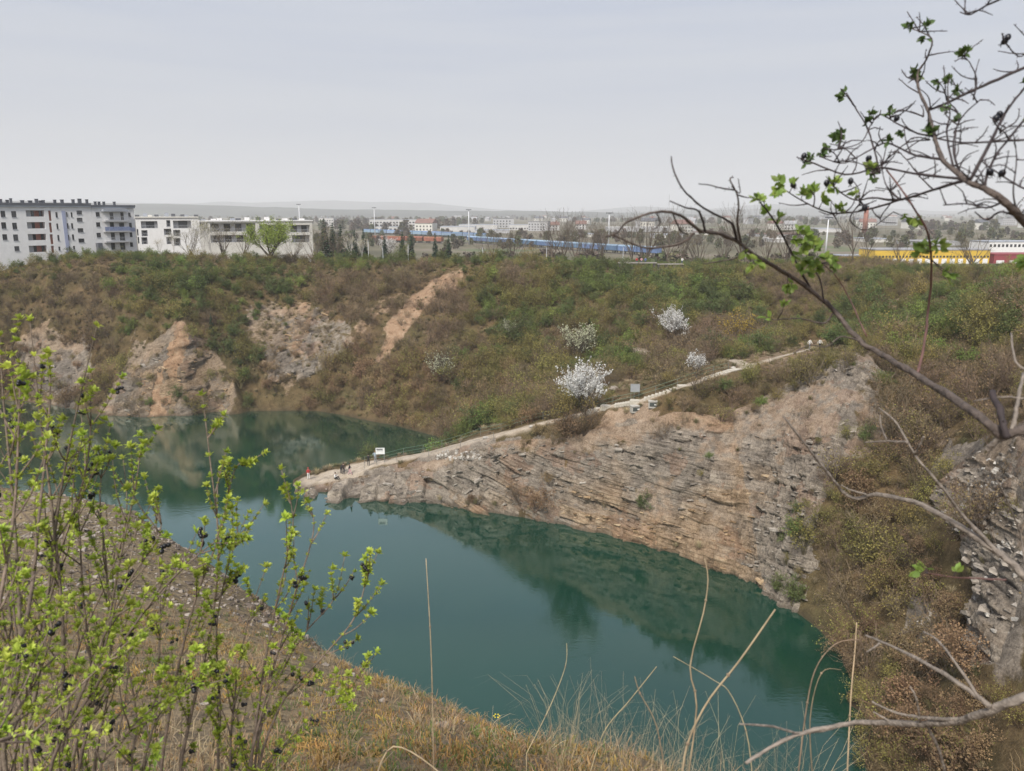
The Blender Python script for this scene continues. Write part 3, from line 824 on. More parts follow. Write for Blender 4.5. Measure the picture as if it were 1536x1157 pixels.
def along(br, rr, n, lev=(0, 1), lo=.2):
    c = [b for b in br if b[2] in lev]; o = []
    for _ in range(n):
        pts = rr.choice(c)[0]; t = rr.uniform(lo, .999) * (len(pts) - 1); i = int(t)
        o.append(pts[i].lerp(pts[i + 1], t - i))
    return o
twA = mat('twig_grey_brown', (.15, .112, .074), .9, .3, 1.5, rand=.35)
twB = mat('twig_red_brown', (.165, .102, .06), .9, .3, 1.5, rand=.35)
twG = mat('twig_green_brown', (.125, .108, .05), .9, .3, 1.5, rand=.35)
budA = mat('bud_olive', (.245, .215, .06), .85, .35, 2, rand=.35, trans=.25)
budB = mat('bud_brown', (.205, .14, .07), .85, .3, 2, rand=.3)
leafG = mat('leaf_spring_green', (.165, .22, .05), .8, .35, 2, rand=.35, trans=.3)
leafD = mat('leaf_dull_green', (.105, .14, .042), .8, .35, 2, rand=.3, trans=.25)
straw = mat('dry_straw', (.27, .21, .125), .9, .3, 2, rand=.3)
SHR = []      # (wood mesh, foliage mesh, name)
def shrub(seed, h, w_, wm, lm, nl, ls, nst=11, nch=(0, 5, 5)):
    nl = int(nl * 1.7)
    rr = random.Random(seed); br = []
    for k in range(nst):
        a = rr.uniform(0, 6.283); til = rr.uniform(.1, .95) * w_
        grow(rr, (math.cos(a) * .12, math.sin(a) * .12, -.15), (math.cos(a) * til, math.sin(a) * til, 1), h * rr.uniform(.55, .95), .028, 2, br, nch, .2, .05, 4)
    wme = wood_mesh('stems_%d' % seed, br, wm, .02, 3, .0085)
    lme = leaf_mesh('foliage_%d' % seed, along(br, rr, nl), ls, lm, seed, .65, .10)
    SHR.append((wme, lme)); return len(SHR) - 1
K_GREY = [shrub(1, 2.4, .9, twA, budB, 260, .05), shrub(2, 2.0, 1.2, twA, budA, 300, .045), shrub(3, 3.0, .8, twA, budB, 240, .05)]
K_RED = [shrub(4, 2.0, 1.1, twB, budB, 800, .055), shrub(5, 1.7, 1.3, twB, budB, 760, .05), shrub(14, 2.2, 1.2, twB, budA, 500, .05)]
K_OLI = [shrub(6, 2.3, 1.0, twG, budA, 620, .055), shrub(7, 2.9, .8, twG, budA, 620, .055)]
K_GRN = [shrub(8, 2.0, 1.1, twG, leafG, 1100, .06), shrub(9, 2.5, .9, twG, leafD, 1200, .06)]
def tuft(seed, m, n=90, h=.6):
    rr = random.Random(seed); mb = MB()
    for _ in range(n):
        a = rr.uniform(0, 6.283); r0 = rr.uniform(0, .35); hh = h * rr.uniform(.5, 1.1); l = rr.uniform(.1, .6)
        b0 = Vector((math.cos(a) * r0, math.sin(a) * r0, -.05)); t = Vector((math.cos(a + 1.5), math.sin(a + 1.5), 0)) * .012
        m1 = b0 + Vector((math.cos(a) * l * .3, math.sin(a) * l * .3, hh * .65)); m2 = b0 + Vector((math.cos(a) * l, math.sin(a) * l, hh))
        mb.add([b0 - t, b0 + t, m1 + t, m1 - t, m2], [(0, 1, 2, 3), (3, 2, 4)])
    return mb.mesh('tuft_%d' % seed, m)
def joined(k):
    w1, l1 = SHR[k]; c1 = np.empty(len(w1.vertices) * 3); w1.vertices.foreach_get('co', c1); c2 = np.empty(len(l1.vertices) * 3); l1.vertices.foreach_get('co', c2)
    mb = MB(); mb.add(c1.reshape(-1, 3), [tuple(p.vertices) for p in w1.polygons]); mb.mi = 1; mb.add(c2.reshape(-1, 3), [tuple(p.vertices) for p in l1.polygons])
    return mb.mesh('scrub_%d' % k, [w1.materials[0], l1.materials[0]])
def scatter(name, P_, rot, scl, ind, meshes, label, parent=None, kind='stuff', cat=None):
    """one 'stuff' object whose instances come from geometry nodes"""
    src = bpy.data.collections.new(name + '_source')
    for i, m in enumerate(meshes):
        o = bpy.data.objects.new('%s_source_%02d' % (name, i), m); src.objects.link(o)
    me_ = bpy.data.meshes.new(name); me_.vertices.add(len(P_)); me_.vertices.foreach_set('co', np.ascontiguousarray(P_, np.float32).ravel())
    a = me_.attributes.new('rot', 'FLOAT_VECTOR', 'POINT'); a.data.foreach_set('vector', np.ascontiguousarray(rot, np.float32).ravel())
    a = me_.attributes.new('scl', 'FLOAT_VECTOR', 'POINT'); a.data.foreach_set('vector', np.ascontiguousarray(scl, np.float32).ravel())
    a = me_.attributes.new('ind', 'INT', 'POINT'); a.data.foreach_set('value', np.ascontiguousarray(ind, np.int32))
    o = link(name, me_, parent)
    ng = bpy.data.node_groups.new(name, 'GeometryNodeTree')
    ng.interface.new_socket('Geometry', in_out='INPUT', socket_type='NodeSocketGeometry'); ng.interface.new_socket('Geometry', in_out='OUTPUT', socket_type='NodeSocketGeometry')
    gi = ng.nodes.new('NodeGroupInput'); go = ng.nodes.new('NodeGroupOutput'); ip = ng.nodes.new('GeometryNodeInstanceOnPoints'); ci = ng.nodes.new('GeometryNodeCollectionInfo')
    ci.inputs['Collection'].default_value = src; ci.inputs['Separate Children'].default_value = True; ci.inputs['Reset Children'].default_value = True
    ip.inputs['Pick Instance'].default_value = True
    def na(nm, t):
        x = ng.nodes.new('GeometryNodeInputNamedAttribute'); x.data_type = t; x.inputs['Name'].default_value = nm; return x.outputs['Attribute']
    l = ng.links.new
    l(gi.outputs[0], ip.inputs['Points']); l(ci.outputs[0], ip.inputs['Instance']); l(na('ind', 'INT'), ip.inputs['Instance Index'])
    er = ng.nodes.new('FunctionNodeEulerToRotation'); l(na('rot', 'FLOAT_VECTOR'), er.inputs[0]); l(er.outputs[0], ip.inputs['Rotation'])
    l(na('scl', 'FLOAT_VECTOR'), ip.inputs['Scale']); l(ip.outputs[0], go.inputs[0])
    md = o.modifiers.new('scatter', 'NODES'); md.node_group = ng
    if kind: o['kind'] = kind
    if label: tag(o, label, cat)
    return o
rg = np.random.default_rng(7)
# candidate places on a jittered grid
def jgrid(x0, x1, y0, y1, s):
    a, b_ = np.meshgrid(np.arange(x0, x1, s), np.arange(y0, y1, s)); a = a.ravel() + rg.uniform(-.5, .5, a.size) * s; b_ = b_.ravel() + rg.uniform(-.5, .5, b_.size) * s
    return a, b_
def project(P_):
    d = P_ - CAMP; zf = d @ FWD
    return 768 + FPX * d[:, 0] / zf, 578.5 - FPX * (d @ UPV) / zf, zf
sxv, syv = jgrid(-128, 96, 42, 206, 1.7)
szv = gza(sxv, syv)
rk, so, pa = cover(sxv, syv)
lowz = smooth(.02, .25, szv)
slp = np.hypot(bil(H, sxv + 1, syv, GX0, GY0, GS) - bil(H, sxv - 1, syv, GX0, GY0, GS), bil(H, sxv, syv + 1, GX0, GY0, GS) - bil(H, sxv, syv - 1, GX0, GY0, GS)) / 2
clump = fbm(sxv * .08, syv * .08, 0, 201, 3)
prob = lowz * (1 - np.where(sxv < -40, .45, .93) * np.clip(rk * 1.05, 0, 1)) * (1 - .9 * so) * (1 - smooth(.05, .3, pa)) * np.clip(.9 + clump * 1.2, .35, 1)
ppx, ppy, pzf = project(np.stack([sxv, syv, szv], 1))
onspit = (ppx < 760) & (ppx > 440) & (ppy > 640)
prob *= np.where(onspit, .02, 1)
def pin(poly): return in_poly(ppx, ppy, poly)
prob *= np.where(pin([(870,590),(1000,560),(1130,535),(1260,500),(1270,525),(1130,562),(1040,590),(960,625),(880,650)]), .12, 1)     # open grass by the stairs
prob *= np.where(pin([(1140,505),(1275,492),(1280,540),(1200,556),(1140,560)]), .0, 1)
prob *= np.where(pin([(1060,530),(1130,535),(1120,560),(1060,560)]), .1, 1)
prob *= np.where(pin([(900,395),(1060,395),(1060,412),(900,412)]), .1, 1)       # mown edge at the tables
prob *= np.where((syv < 62) & (sxv < 8), 0, 1)
prob *= np.where(pin([(925,588),(1000,582),(1000,640),(925,650)]), 0, 1)
prob = np.where((syv > 120) & (rk < .3) & (so < .3), np.maximum(prob, .8 * lowz), prob)
ok = rg.uniform(0, 1, sxv.size) < prob
rad_pix = 0
dense_patch = [([(1000,612),(1070,588),(1150,572),(1240,562),(1250,570),(1180,596),(1090,628),(1010,640)], 1.0), ([(780,650),(860,630),(900,640),(850,690),(780,690)], 1.2), ([(1165,820),(1230,720),(1330,560),(1420,540),(1420,660),(1340,900),(1262,968),(1190,915)], 1.15)]
boost = np.ones(sxv.size)
for poly, b_ in dense_patch:
    k = pin(poly); ok |= k & (rg.uniform(0, 1, sxv.size) < .9) & (so + rk < 3) & (szv > .6); boost = np.where(k, b_, boost)
sxv, syv, szv, rk, boost, ppx, ppy, pzf, clump = [a[ok] for a in (sxv, syv, szv, rk, boost, ppx, ppy, pzf, clump)]
n_s = len(sxv)
kindn = fbm(sxv * .05, syv * .05, 0, 211, 3) + rg.normal(0, .10, n_s)
green = smooth(12, 30, szv) * .16 + .10 * ((ppx > 820) & (ppx < 1150) & (ppy < 500)) - .10 * (ppx < 350) - .05 * (ppx > 1160) + .07 * (ppy < 410)
val = kindn + green
pick = np.zeros(n_s, int)
for i in range(n_s):
    v = val[i]
    if boost[i] == 1.0 and ppx[i] > 985 and ppx[i] < 1260 and 540 < ppy[i] < 640: v -= .12
    if v > .19: L_ = K_GRN
    elif v > .06: L_ = K_OLI
    elif v > -.06: L_ = K_GREY
    else: L_ = K_RED if szv[i] < 12 else K_GREY
    pick[i] = L_[rg.integers(len(L_))]
scl = np.exp(rg.normal(.0, .32, n_s)) * boost * np.where(rk > .3, .5, 1) * (1 + .35 * clump)
scl *= np.where(ppy < 418, .62, 1) * np.where((ppx > 1100) & (ppy < 450), .72, 1) * np.where((szv < 12) & (syv > 120), 1.35, 1)
scl = np.minimum(scl, 1.9)
rot = np.stack([rg.normal(0, .12, n_s), rg.normal(0, .12, n_s), rg.uniform(0, 6.283, n_s)], 1)
size_px = scl / pzf
size_px = np.where((ppx > 0) & (ppx < 1536) & (ppy < 1157), size_px, 0)
big = np.argsort(-size_px)[:230]
isbig = np.zeros(n_s, bool); isbig[big] = True
P3 = np.stack([sxv, syv, szv - .05], 1)
s3 = np.stack([scl, scl, scl * rg.uniform(.8, 1.15, n_s)], 1)
scatter('slope_scrub', P3[~isbig], rot[~isbig], s3[~isbig], pick[~isbig], [joined(k) for k in range(len(SHR))], 'brown and olive scrub covering the quarry slopes')
KN = {}
for L_, nm in ((K_GREY, 'bare grey-brown twiggy'), (K_RED, 'low reddish-brown'), (K_OLI, 'olive budding'), (K_GRN, 'fresh green leafing')):
    for k in L_: KN[k] = nm
def place_name(x, y):
    if x > 1160 and y > 540:
        q = 'close to the water' if y > 860 and x < 1400 else 'beside the right-hand outcrop' if x > 1400 else 'halfway up' if y > 690 else 'near the rose stem'
        return 'right of the rock face, ' + q, 'shrubs on the right-hand slope, ' + q
    if y > 640 and x > 440: return 'on the ledges of the bedded rock face', 'shrubs on the rock face'
    if x > 950 and y > 520: return 'on the hillside beside the stone stairs', 'shrubs beside the stairs'
    if x < 450: return 'on the far left quarry slope', 'shrubs on the far left slope'
    q = 'above the spit path' if y > 520 else 'just below the rim' if y < 440 else 'halfway up'
    return 'on the far quarry slope, ' + q, 'shrubs on the far slope, ' + q
for i in big:
    k = pick[i]; wh, gr = place_name(ppx[i], ppy[i])
    e = empty('shrub', P3[i], 0, '%s shrub %s' % (KN[k], wh), 'shrub', KN[k] + ' ' + gr)
    e.rotation_euler = tuple(rot[i]); e.scale = tuple(s3[i])
    link('stems', SHR[k][0], e); link('foliage', SHR[k][1], e)
# dry grass on open ground of the slopes
gx_, gy_ = jgrid(-125, 96, 42, 205, 1.0)
gz_ = gza(gx_, gy_); rk2, so2, pa2 = cover(gx_, gy_)
okg = (rg.uniform(0, 1, gx_.size) < (.45 * (1 - .95 * rk2) * (1 - .75 * so2) * (1 - smooth(.02, .2, pa2)) * smooth(.3, .8, gz_))) & ~((gy_ < 62) & (gx_ < 8))
gx_, gy_, gz_ = gx_[okg], gy_[okg], gz_[okg]; ng_ = len(gx_)
gs = rg.uniform(.5, 1.3, ng_)
grassm = mat('slope_grass', (.14, .125, .055), .9, .35, 2, rand=.3)
scatter('slope_grass', np.stack([gx_, gy_, gz_], 1), np.stack([gx_ * 0, gx_ * 0, rg.uniform(0, 6.28, ng_)], 1), np.stack([gs, gs, gs], 1), rg.integers(0, 4, ng_), [tuft(1, straw), tuft(2, grassm), tuft(3, grassm), tuft(4, straw)], 'dry grass tufts between the shrubs')
# ================================================================== LOOSE AND BEDDED ROCK
def rock_material(name, cols, spread=.3):
    m = bpy.data.materials.new(name); m.use_nodes = True
    n = m.node_tree; b = n.nodes['Principled BSDF']; b.inputs['Roughness'].default_value = .95; b.inputs['Specular IOR Level'].default_value = .12
    geo = n.nodes.new('ShaderNodeNewGeometry'); t = n.nodes.new('ShaderNodeTexNoise'); t.inputs['Scale'].default_value = 2.2; t.inputs['Detail'].default_value = 7; t.inputs['Roughness'].default_value = .68
    oi = n.nodes.new('ShaderNodeObjectInfo'); ad = n.nodes.new('ShaderNodeMath'); ad.operation = 'MULTIPLY_ADD'; ad.inputs[1].default_value = spread; ad.inputs[2].default_value = -spread / 2
    n.links.new(oi.outputs['Random'], ad.inputs[0]); a2 = n.nodes.new('ShaderNodeMath'); a2.operation = 'ADD'; n.links.new(ad.outputs[0], a2.inputs[0]); n.links.new(t.outputs['Fac'], a2.inputs[1])
    r = n.nodes.new('ShaderNodeValToRGB'); e = r.color_ramp.elements
    while len(e) < len(cols): e.new(.5)
    for k, (p, c) in enumerate(cols): e[k].position = p; e[k].color = (*c, 1)
    n.links.new(geo.outputs['Position'], t.inputs['Vector']); n.links.new(a2.outputs[0], r.inputs['Fac']); n.links.new(r.outputs['Color'], b.inputs['Base Color'])
    t3 = n.nodes.new('ShaderNodeTexNoise'); t3.inputs['Scale'].default_value = 9; t3.inputs['Detail'].default_value = 6; n.links.new(geo.outputs['Position'], t3.inputs['Vector'])
    bp = n.nodes.new('ShaderNodeBump'); bp.inputs['Strength'].default_value = .6; bp.inputs['Distance'].default_value = .12
    n.links.new(t3.outputs['Fac'], bp.inputs['Height']); n.links.new(bp.outputs[0], b.inputs['Normal'])
    return m
rkGrey = rock_material('limestone_grey', [(.28, (.10, .088, .075)), (.45, (.22, .19, .16)), (.6, (.33, .29, .245)), (.78, (.45, .41, .36))])
rkTan = rock_material('limestone_ochre', [(.28, (.13, .08, .045)), (.45, (.28, .19, .11)), (.6, (.40, .29, .18)), (.78, (.47, .38, .27))])
rkWhite = rock_material('limestone_pale', [(.28, (.25, .23, .2)), (.5, (.42, .39, .35)), (.75, (.58, .55, .50))])
def slab(seed, m, flat=.32):
    """an angular bedding slab: a box with broken corners, uneven top"""
    rr = random.Random(seed); bm = bmesh.new(); bmesh.ops.create_cube(bm, size=1.0)
    for v in bm.verts:
        v.co.x *= 1 + rr.uniform(-.22, .22); v.co.y *= .75 + rr.uniform(-.2, .2); v.co.z *= flat * (1 + rr.uniform(-.2, .2))
        v.co.x += rr.uniform(-.1, .1); v.co.y += rr.uniform(-.1, .1)
    es = [e for e in bm.edges if rr.random() < .55]
    bmesh.ops.bevel(bm, geom=es, offset=.07, segments=1, affect='EDGES')
    for v in bm.verts: v.co += Vector((rr.uniform(-.02, .02), rr.uniform(-.02, .02), rr.uniform(-.015, .015)))
    bmesh.ops.triangulate(bm, faces=[f for f in bm.faces if len(f.verts) > 4])
    me_ = bpy.data.meshes.new('slab_%d' % seed); bm.to_mesh(me_); bm.free(); me_.materials.append(m)
    return me_
SL = [slab(i, rkGrey) for i in range(5)] + [slab(10 + i, rkTan) for i in range(5)] + [slab(20 + i, rkWhite, .5) for i in range(3)]
# loose slabs lying on the bedded faces, along the bedding
bP = []; bW = []; bK = []
for key, pts, nrm, wm_ in face_pts:
    n_pick = {'spit': 550, 'headland': 260, 'grey_wall': 160, 'left_wall': 120, 'right_outcrop': 260, 'low_outcrop': 60}[key]
    k = rg.choice(len(pts), min(n_pick, len(pts)), replace=False); bP.append(pts[k]); bW.append(wm_[k]); bK += [key] * len(k)
Pb = np.concatenate(bP); warmb = np.concatenate(bW); bx, by, bz = Pb.T; nb_ = len(bx); bK = np.array(bK)
sxg = (bil(H, bx + 1, by, GX0, GY0, GS) - bil(H, bx - 1, by, GX0, GY0, GS)) / 2; syg = (bil(H, bx, by + 1, GX0, GY0, GS) - bil(H, bx, by - 1, GX0, GY0, GS)) / 2
strike = np.arctan2(sxg, -syg)
ind = np.where(warmb > .5, rg.integers(5, 10, nb_), rg.integers(0, 5, nb_))
ind = np.where((bK == 'right_outcrop') & (rg.uniform(0, 1, nb_) < .2), rg.integers(10, 13, nb_), ind)
sc_ = np.clip(np.exp(rg.normal(-1.0, .42, nb_)), .14, 1.0) * np.where(bK == 'spit', 1, 1.15)
dipb = -np.arctan(np.interp(bx, _kx, _kd)) + rg.normal(0, .12, nb_)
rotb = np.stack([rg.normal(.05, .15, nb_), -dipb, strike + rg.normal(0, .3, nb_)], 1)
sclb = np.stack([sc_ * rg.uniform(.8, 1.7, nb_), sc_ * rg.uniform(.7, 1.1, nb_), sc_ * rg.uniform(.6, 1.3, nb_)], 1)
bqx, bqy, bqf = project(Pb)
szb = np.where((bqx > 0) & (bqx < 1536) & (bqy > 0) & (bqy < 1157), sclb[:, 0] * sclb[:, 2] / bqf ** 2, 0)
bigb = np.argsort(-szb)[:280]
mk = np.zeros(nb_, bool); mk[bigb] = True
scatter('rock_debris', Pb[~mk], rotb[~mk], sclb[~mk], ind[~mk], SL, None, terrain)
for i in bigb:
    o = link('rock_slab', SL[ind[i]], terrain); o.location = tuple(Pb[i]); o.rotation_euler = tuple(rotb[i]); o.scale = tuple(sclb[i])
# ================================================================== BUILDINGS
white = mat('render_white', (.74, .73, .72), .85, .05, .8)
cream = mat('render_cream', (.62, .60, .55), .85, .06, .8)
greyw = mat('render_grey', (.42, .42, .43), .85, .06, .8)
lilac = mat('render_lilac_blue', (.34, .37, .50), .85, .05, .8)
brick = mat('render_brick_red', (.33, .135, .095), .85, .12, 1.5)
darkm = mat('roof_dark_grey', (.10, .105, .12), .7, .15, 1)
zinc = mat('roof_zinc', (.33, .35, .39), .6, .1, .4)
frm = mat('window_frame_dark', (.06, .06, .065), .6, .1, 1)
frmw = mat('window_frame_white', (.7, .7, .7), .6, .05, 1)
railm = mat('balcony_rail_grey', (.45, .46, .48), .5, .1, 1)
railb = mat('balcony_panel_blue', (.20, .24, .38), .5, .1, 1)
def glass():
    m = bpy.data.materials.new('window_glass'); m.use_nodes = True; b = m.node_tree.nodes['Principled BSDF']
    oi = m.node_tree.nodes.new('ShaderNodeObjectInfo'); r = m.node_tree.nodes.new('ShaderNodeValToRGB')
    r.color_ramp.elements[0].color = (.012, .014, .018, 1); r.color_ramp.elements[1].color = (.10, .10, .105, 1)
    m.node_tree.links.new(oi.outputs['Random'], r.inputs['Fac']); m.node_tree.links.new(r.outputs['Color'], b.inputs['Base Color'])
    b.inputs['Roughness'].default_value = .06; b.inputs['IOR'].default_value = 1.5
    return m
glassm = glass()
class Facade:
    """a block with one looked-at front; openings are cut into the wall from pixel rectangles"""
    def __init__(s, name, A, B, depth, z0, z1, label, wallm, backm=None, cat='building'):
        A = Vector((A[0], A[1], 0)); B = Vector((B[0], B[1], 0)); s.A = A; s.u = (B - A).normalized(); s.L = (B - A).length
        s.n = Vector((s.u.y, -s.u.x, 0))            # outward, towards the camera
        s.z0 = z0; s.z1 = z1; s.depth = depth; s.wallm = wallm
        s.e = empty(name, (A.x, A.y, z0), math.atan2(s.u.y, s.u.x), label, cat)
        s.holes = []
    def loc(s, px, py):
        d = Vector(ray(px, py)); c = Vector(CAMP); t = (s.A - c).dot(s.n) / d.dot(s.n); p = c + d * t
        return (p - s.A).dot(s.u), p.z - s.z0
    def rect(s, x0, y0, x1, y1):
        a0, b0 = s.loc(x0, y0); a1, b1 = s.loc(x1, y1); a2, b2 = s.loc((x0 + x1) / 2, y0); a3, b3 = s.loc((x0 + x1) / 2, y1)
        return max(a0, .1), min(a1, s.L - .1), b3, b2
    def hole(s, r, dep, mi=0): s.holes.append((*r, dep, mi))
    def window(s, r, frame=None, cols=2):
        s0, s1, b0, b1 = r
        if s1 - s0 < .2 or b1 - b0 < .2: return
        s.hole(r, .16)
        f = MB(); t = .06
        f.box(s0, s1, .03, .10, b0, b0 + t); f.box(s0, s1, .03, .10, b1 - t, b1); f.box(s0, s0 + t, .03, .10, b0 + t, b1 - t); f.box(s1 - t, s1, .03, .10, b0 + t, b1 - t)
        if cols == 2 and s1 - s0 > .9: f.box((s0 + s1) / 2 - t / 2, (s0 + s1) / 2 + t / 2, .03, .10, b0 + t, b1 - t)
        fo = f.build('window', frame or frm, s.e)
        p = MB(); p.box(s0 + .02, s1 - .02, .105, .125, b0 + .02, b1 - .02); p.build('pane', glassm, fo)
        q = MB(); q.box(s0 - .06, s1 + .06, -.10, .03, b0 - .07, b0 - .005); q.build('sill', zinc, fo)
    def wall(s, mats):
        xs_ = sorted({0.0, s.L} | {round(v, 3) for h in s.holes for v in h[:2]}); zs_ = sorted({0.0, s.z1 - s.z0} | {round(v, 3) for h in s.holes for v in h[2:4]})
        mb = MB(); H_ = s.z1 - s.z0
        for i in range(len(xs_) - 1):
            for j in range(len(zs_) - 1):
                cx_, cz_ = (xs_[i] + xs_[i + 1]) / 2, (zs_[j] + zs_[j + 1]) / 2
                if any(h[0] < cx_ < h[1] and h[2] < cz_ < h[3] for h in s.holes): continue
                mb.add([(xs_[i], 0, zs_[j]), (xs_[i + 1], 0, zs_[j]), (xs_[i + 1], 0, zs_[j + 1]), (xs_[i], 0, zs_[j + 1])], [(0, 1, 2, 3)])
        for s0, s1, b0, b1, d, mi in s.holes:
            mb.mi = 0
            mb.add([(s0, 0, b0), (s1, 0, b0), (s1, 0, b1), (s0, 0, b1), (s0, d, b0), (s1, d, b0), (s1, d, b1), (s0, d, b1)], [(0, 4, 5, 1), (1, 5, 6, 2), (2, 6, 7, 3), (3, 7, 4, 0)])
            mb.mi = mi; mb.add([(s0, d, b0), (s1, d, b0), (s1, d, b1), (s0, d, b1)], [(0, 1, 2, 3)])
        mb.mi = 0; D_ = s.depth
        mb.add([(0, 0, 0), (s.L, 0, 0), (s.L, D_, 0), (0, D_, 0), (0, 0, H_), (s.L, 0, H_), (s.L, D_, H_), (0, D_, H_)], [(1, 2, 6, 5), (2, 3, 7, 6), (3, 0, 4, 7), (4, 5, 6, 7)])
        return mb.build('wall', mats, s.e)
    def box(s, name, r, y0, y1, m, parent=None):
        b = MB(); b.box(r[0], r[1], y0, y1, r[2], r[3]); return b.build(name, m, parent or s.e)
    def rail(s, r, y, m, name='balcony_rail', n=None):
        b = MB(); s0, s1, b0, b1 = r
        b.box(s0, s1, y - .03, y + .03, b1 - .06, b1); b.box(s0, s1, y - .02, y + .02, b0, b0 + .04)
        k = n or max(1, int((s1 - s0) / .35))
        for i in range(k + 1):
            x = s0 + (s1 - s0) * i / k; b.box(x - .02, x + .02, y - .018, y + .018, b0 + .04, b1 - .06)
        return b.build(name, m, s.e)
def z1r(*q): return (q[0] / 6.98, 290 + q[1] / 6.98, q[2] / 6.98, 290 + q[3] / 6.98)
# --- the near white block: left wing
A = atY(-70, 330, 184); Bm = atY(138.5, 330, 206); Bq = atY(202, 330, 214)
F = Facade('apartment_building', A, Bm, 14, 27, 42.9, 'white apartment block with red-brown loggias at the left edge above the quarry', white)
for q in [(2,185,60,250),(10,305,70,372),(22,430,80,490),(115,188,175,252),(125,310,183,378),(135,432,195,498),(148,555,207,605)]: F.window(F.rect(*z1r(*q)))
for q in [(-120,185,-60,250),(-110,305,-50,372),(-100,430,-40,490)]: F.window(F.rect(*z1r(*q)))
for q in [(268,180,468,245),(280,303,478,370),(290,427,490,493),(300,548,497,618)]:
    r = F.rect(*z1r(*q)); F.hole(r, 1.5, 1)
    w3 = (r[1] - r[0]); zb = r[2]
    for k in (.36, .80):
        d = MB(); x0 = r[0] + w3 * k; d.box(x0, x0 + w3 * .16, 1.40, 1.47, zb + .05, zb + 1.75 if r[3] - r[2] > 1.6 else r[3] - .1); dd = d.build('balcony_door', frm, F.e)
        d = MB(); d.box(x0 + .06, x0 + w3 * .16 - .06, 1.36, 1.395, zb + .12, zb + 1.5 if r[3] - r[2] > 1.6 else r[3] - .2); d.build('pane', glassm, dd)
    p = MB(); p.box(r[0] + .03, r[0] + w3 * .33, 1.2, 1.48, zb + .02, r[3] - .02); p.build('loggia_partition', greyw, F.e)
for q in [(503,183,545,290),(510,308,552,412),(520,430,565,535),(533,550,573,625)]:
    r = F.rect(*z1r(*q)); F.hole(r, .5, 1)
for q in [(578,198,608,255),(588,318,615,375),(598,438,627,497),(610,560,635,600),(738,200,762,250),(742,315,770,372),(752,432,780,488),(764,552,788,590)]: F.window(F.rect(*z1r(*q)), None, 1)
for q in [(800,182,860,222),(803,258,866,298),(812,367,875,408),(820,475,886,515)]: F.window(F.rect(*z1r(*q)), None, 2)
F.wall([white, brick])
r = F.rect(*z1r(642, 185, 735, 640)); F.box('blue_panel', (r[0], r[1], .3, r[3]), -.12, -.004, lilac)
for q in [(690,198,708,250),(697,315,718,372),(708,435,726,495),(718,555,735,600)]:
    rr_ = F.rect(*z1r(*q)); wo = F.box('window', rr_, -.16, -.124, frm); F.box('pane', (rr_[0] + .06, rr_[1] - .06, rr_[2] + .06, rr_[3] - .06), -.175, -.163, glassm, wo)
rf = F.box('roof', (-.4, F.L - .02, 15.92, 16.5), -.45, 14.4, darkm); F.box('cornice', (-.35, F.L - .05, 15.5, 15.9), -.35, -.003, zinc)
for q in (15, 45, 118, 145, 278, 372, 408, 445, 475, 628, 690, 798, 890, 940):
    a_, b_ = F.loc(q / 6.98, 305); vb = MB(); hh = rnd.uniform(.5, 1.1); w_ = rnd.uniform(.2, .4); yy = rnd.uniform(1, 4)
    vb.box(a_ - w_, a_ + w_, yy, yy + .7, 16.5, 16.5 + hh); vb.box(a_ - w_ - .07, a_ + w_ + .07, yy - .07, yy + .77, 16.5 + hh, 16.6 + hh); vb.build('chimney_vent', darkm, rf)
# --- right wing
F2 = Facade('apartment_building', Bm + np.array([.05, 0, 0]), Bq, 12, 27, 42.6, 'white apartment wing with long balconies and one blue balcony rail', white)
for q in [(1000,198,1047,245),(1005,305,1052,352),(1010,415,1060,463),(1340,203,1370,250),(1348,310,1382,358),(1355,410,1388,458),(1360,515,1395,560)]: F2.window(F2.rect(*z1r(*q)))
for q in [(1145,200,1190,272),(1258,200,1300,280),(1148,305,1198,375),(1245,310,1305,380),(1158,412,1208,485),(1250,412,1312,495),(1160,520,1210,590),(1255,520,1315,590)]: F2.window(F2.rect(*z1r(*q)), None, 2)
F2.wall([white, white])
for q, m in [((1080,284,1335,298), railm), ((1080,393,1345,406), railb), ((1090,500,1350,514), railm)]:
    r = F2.rect(*z1r(*q)); sl = F2.box('balcony', r, -1.5, -.004, greyw)
    rr_ = (r[0], r[1], r[3] + .02, r[3] + 1.05)
    if m is railb:
        k = 6
        for i in range(k): F2.box('balcony_panel', (r[0] + (r[1] - r[0]) * i / k + .03, r[0] + (r[1] - r[0]) * (i + 1) / k - .03, rr_[2], rr_[3]), -1.46, -1.40, railb, sl)
    else: o = F2.rail(rr_, -1.43, railm); o.parent = sl
r = F2.rect(*z1r(1345, 360, 1422, 400)); F2.box('blue_panel', (r[0], min(r[1], F2.L - .02), r[2], r[3]), -.06, -.004, lilac)
r = F2.rect(*z1r(1055, 170, 1315, 192)); F2.box('balcony_canopy', r, -1.7, -.004, zinc)
r = F2.rect(*z1r(985, 520, 1062, 640)); F2.box('entrance_porch', (max(r[0], .1), r[1], .2, r[3]), -1.6, -.004, darkm)
rf = F2.box('roof', (-.02, F2.L + .4, 15.62, 16.1), -.4, 12.4, darkm); F2.box('cornice', (.02, F2.L + .3, 15.3, 15.6), -.3, -.003, zinc)
for q in (1035, 1075, 1125, 1235):
    a_, b_ = F2.loc(q / 6.98, 308); vb = MB(); vb.box(a_ - .25, a_ + .25, 2, 2.6, 16.1, 16.9); vb.box(a_ - .32, a_ + .32, 1.93, 2.67, 16.9, 17.0); vb.build('chimney_vent', darkm, rf)
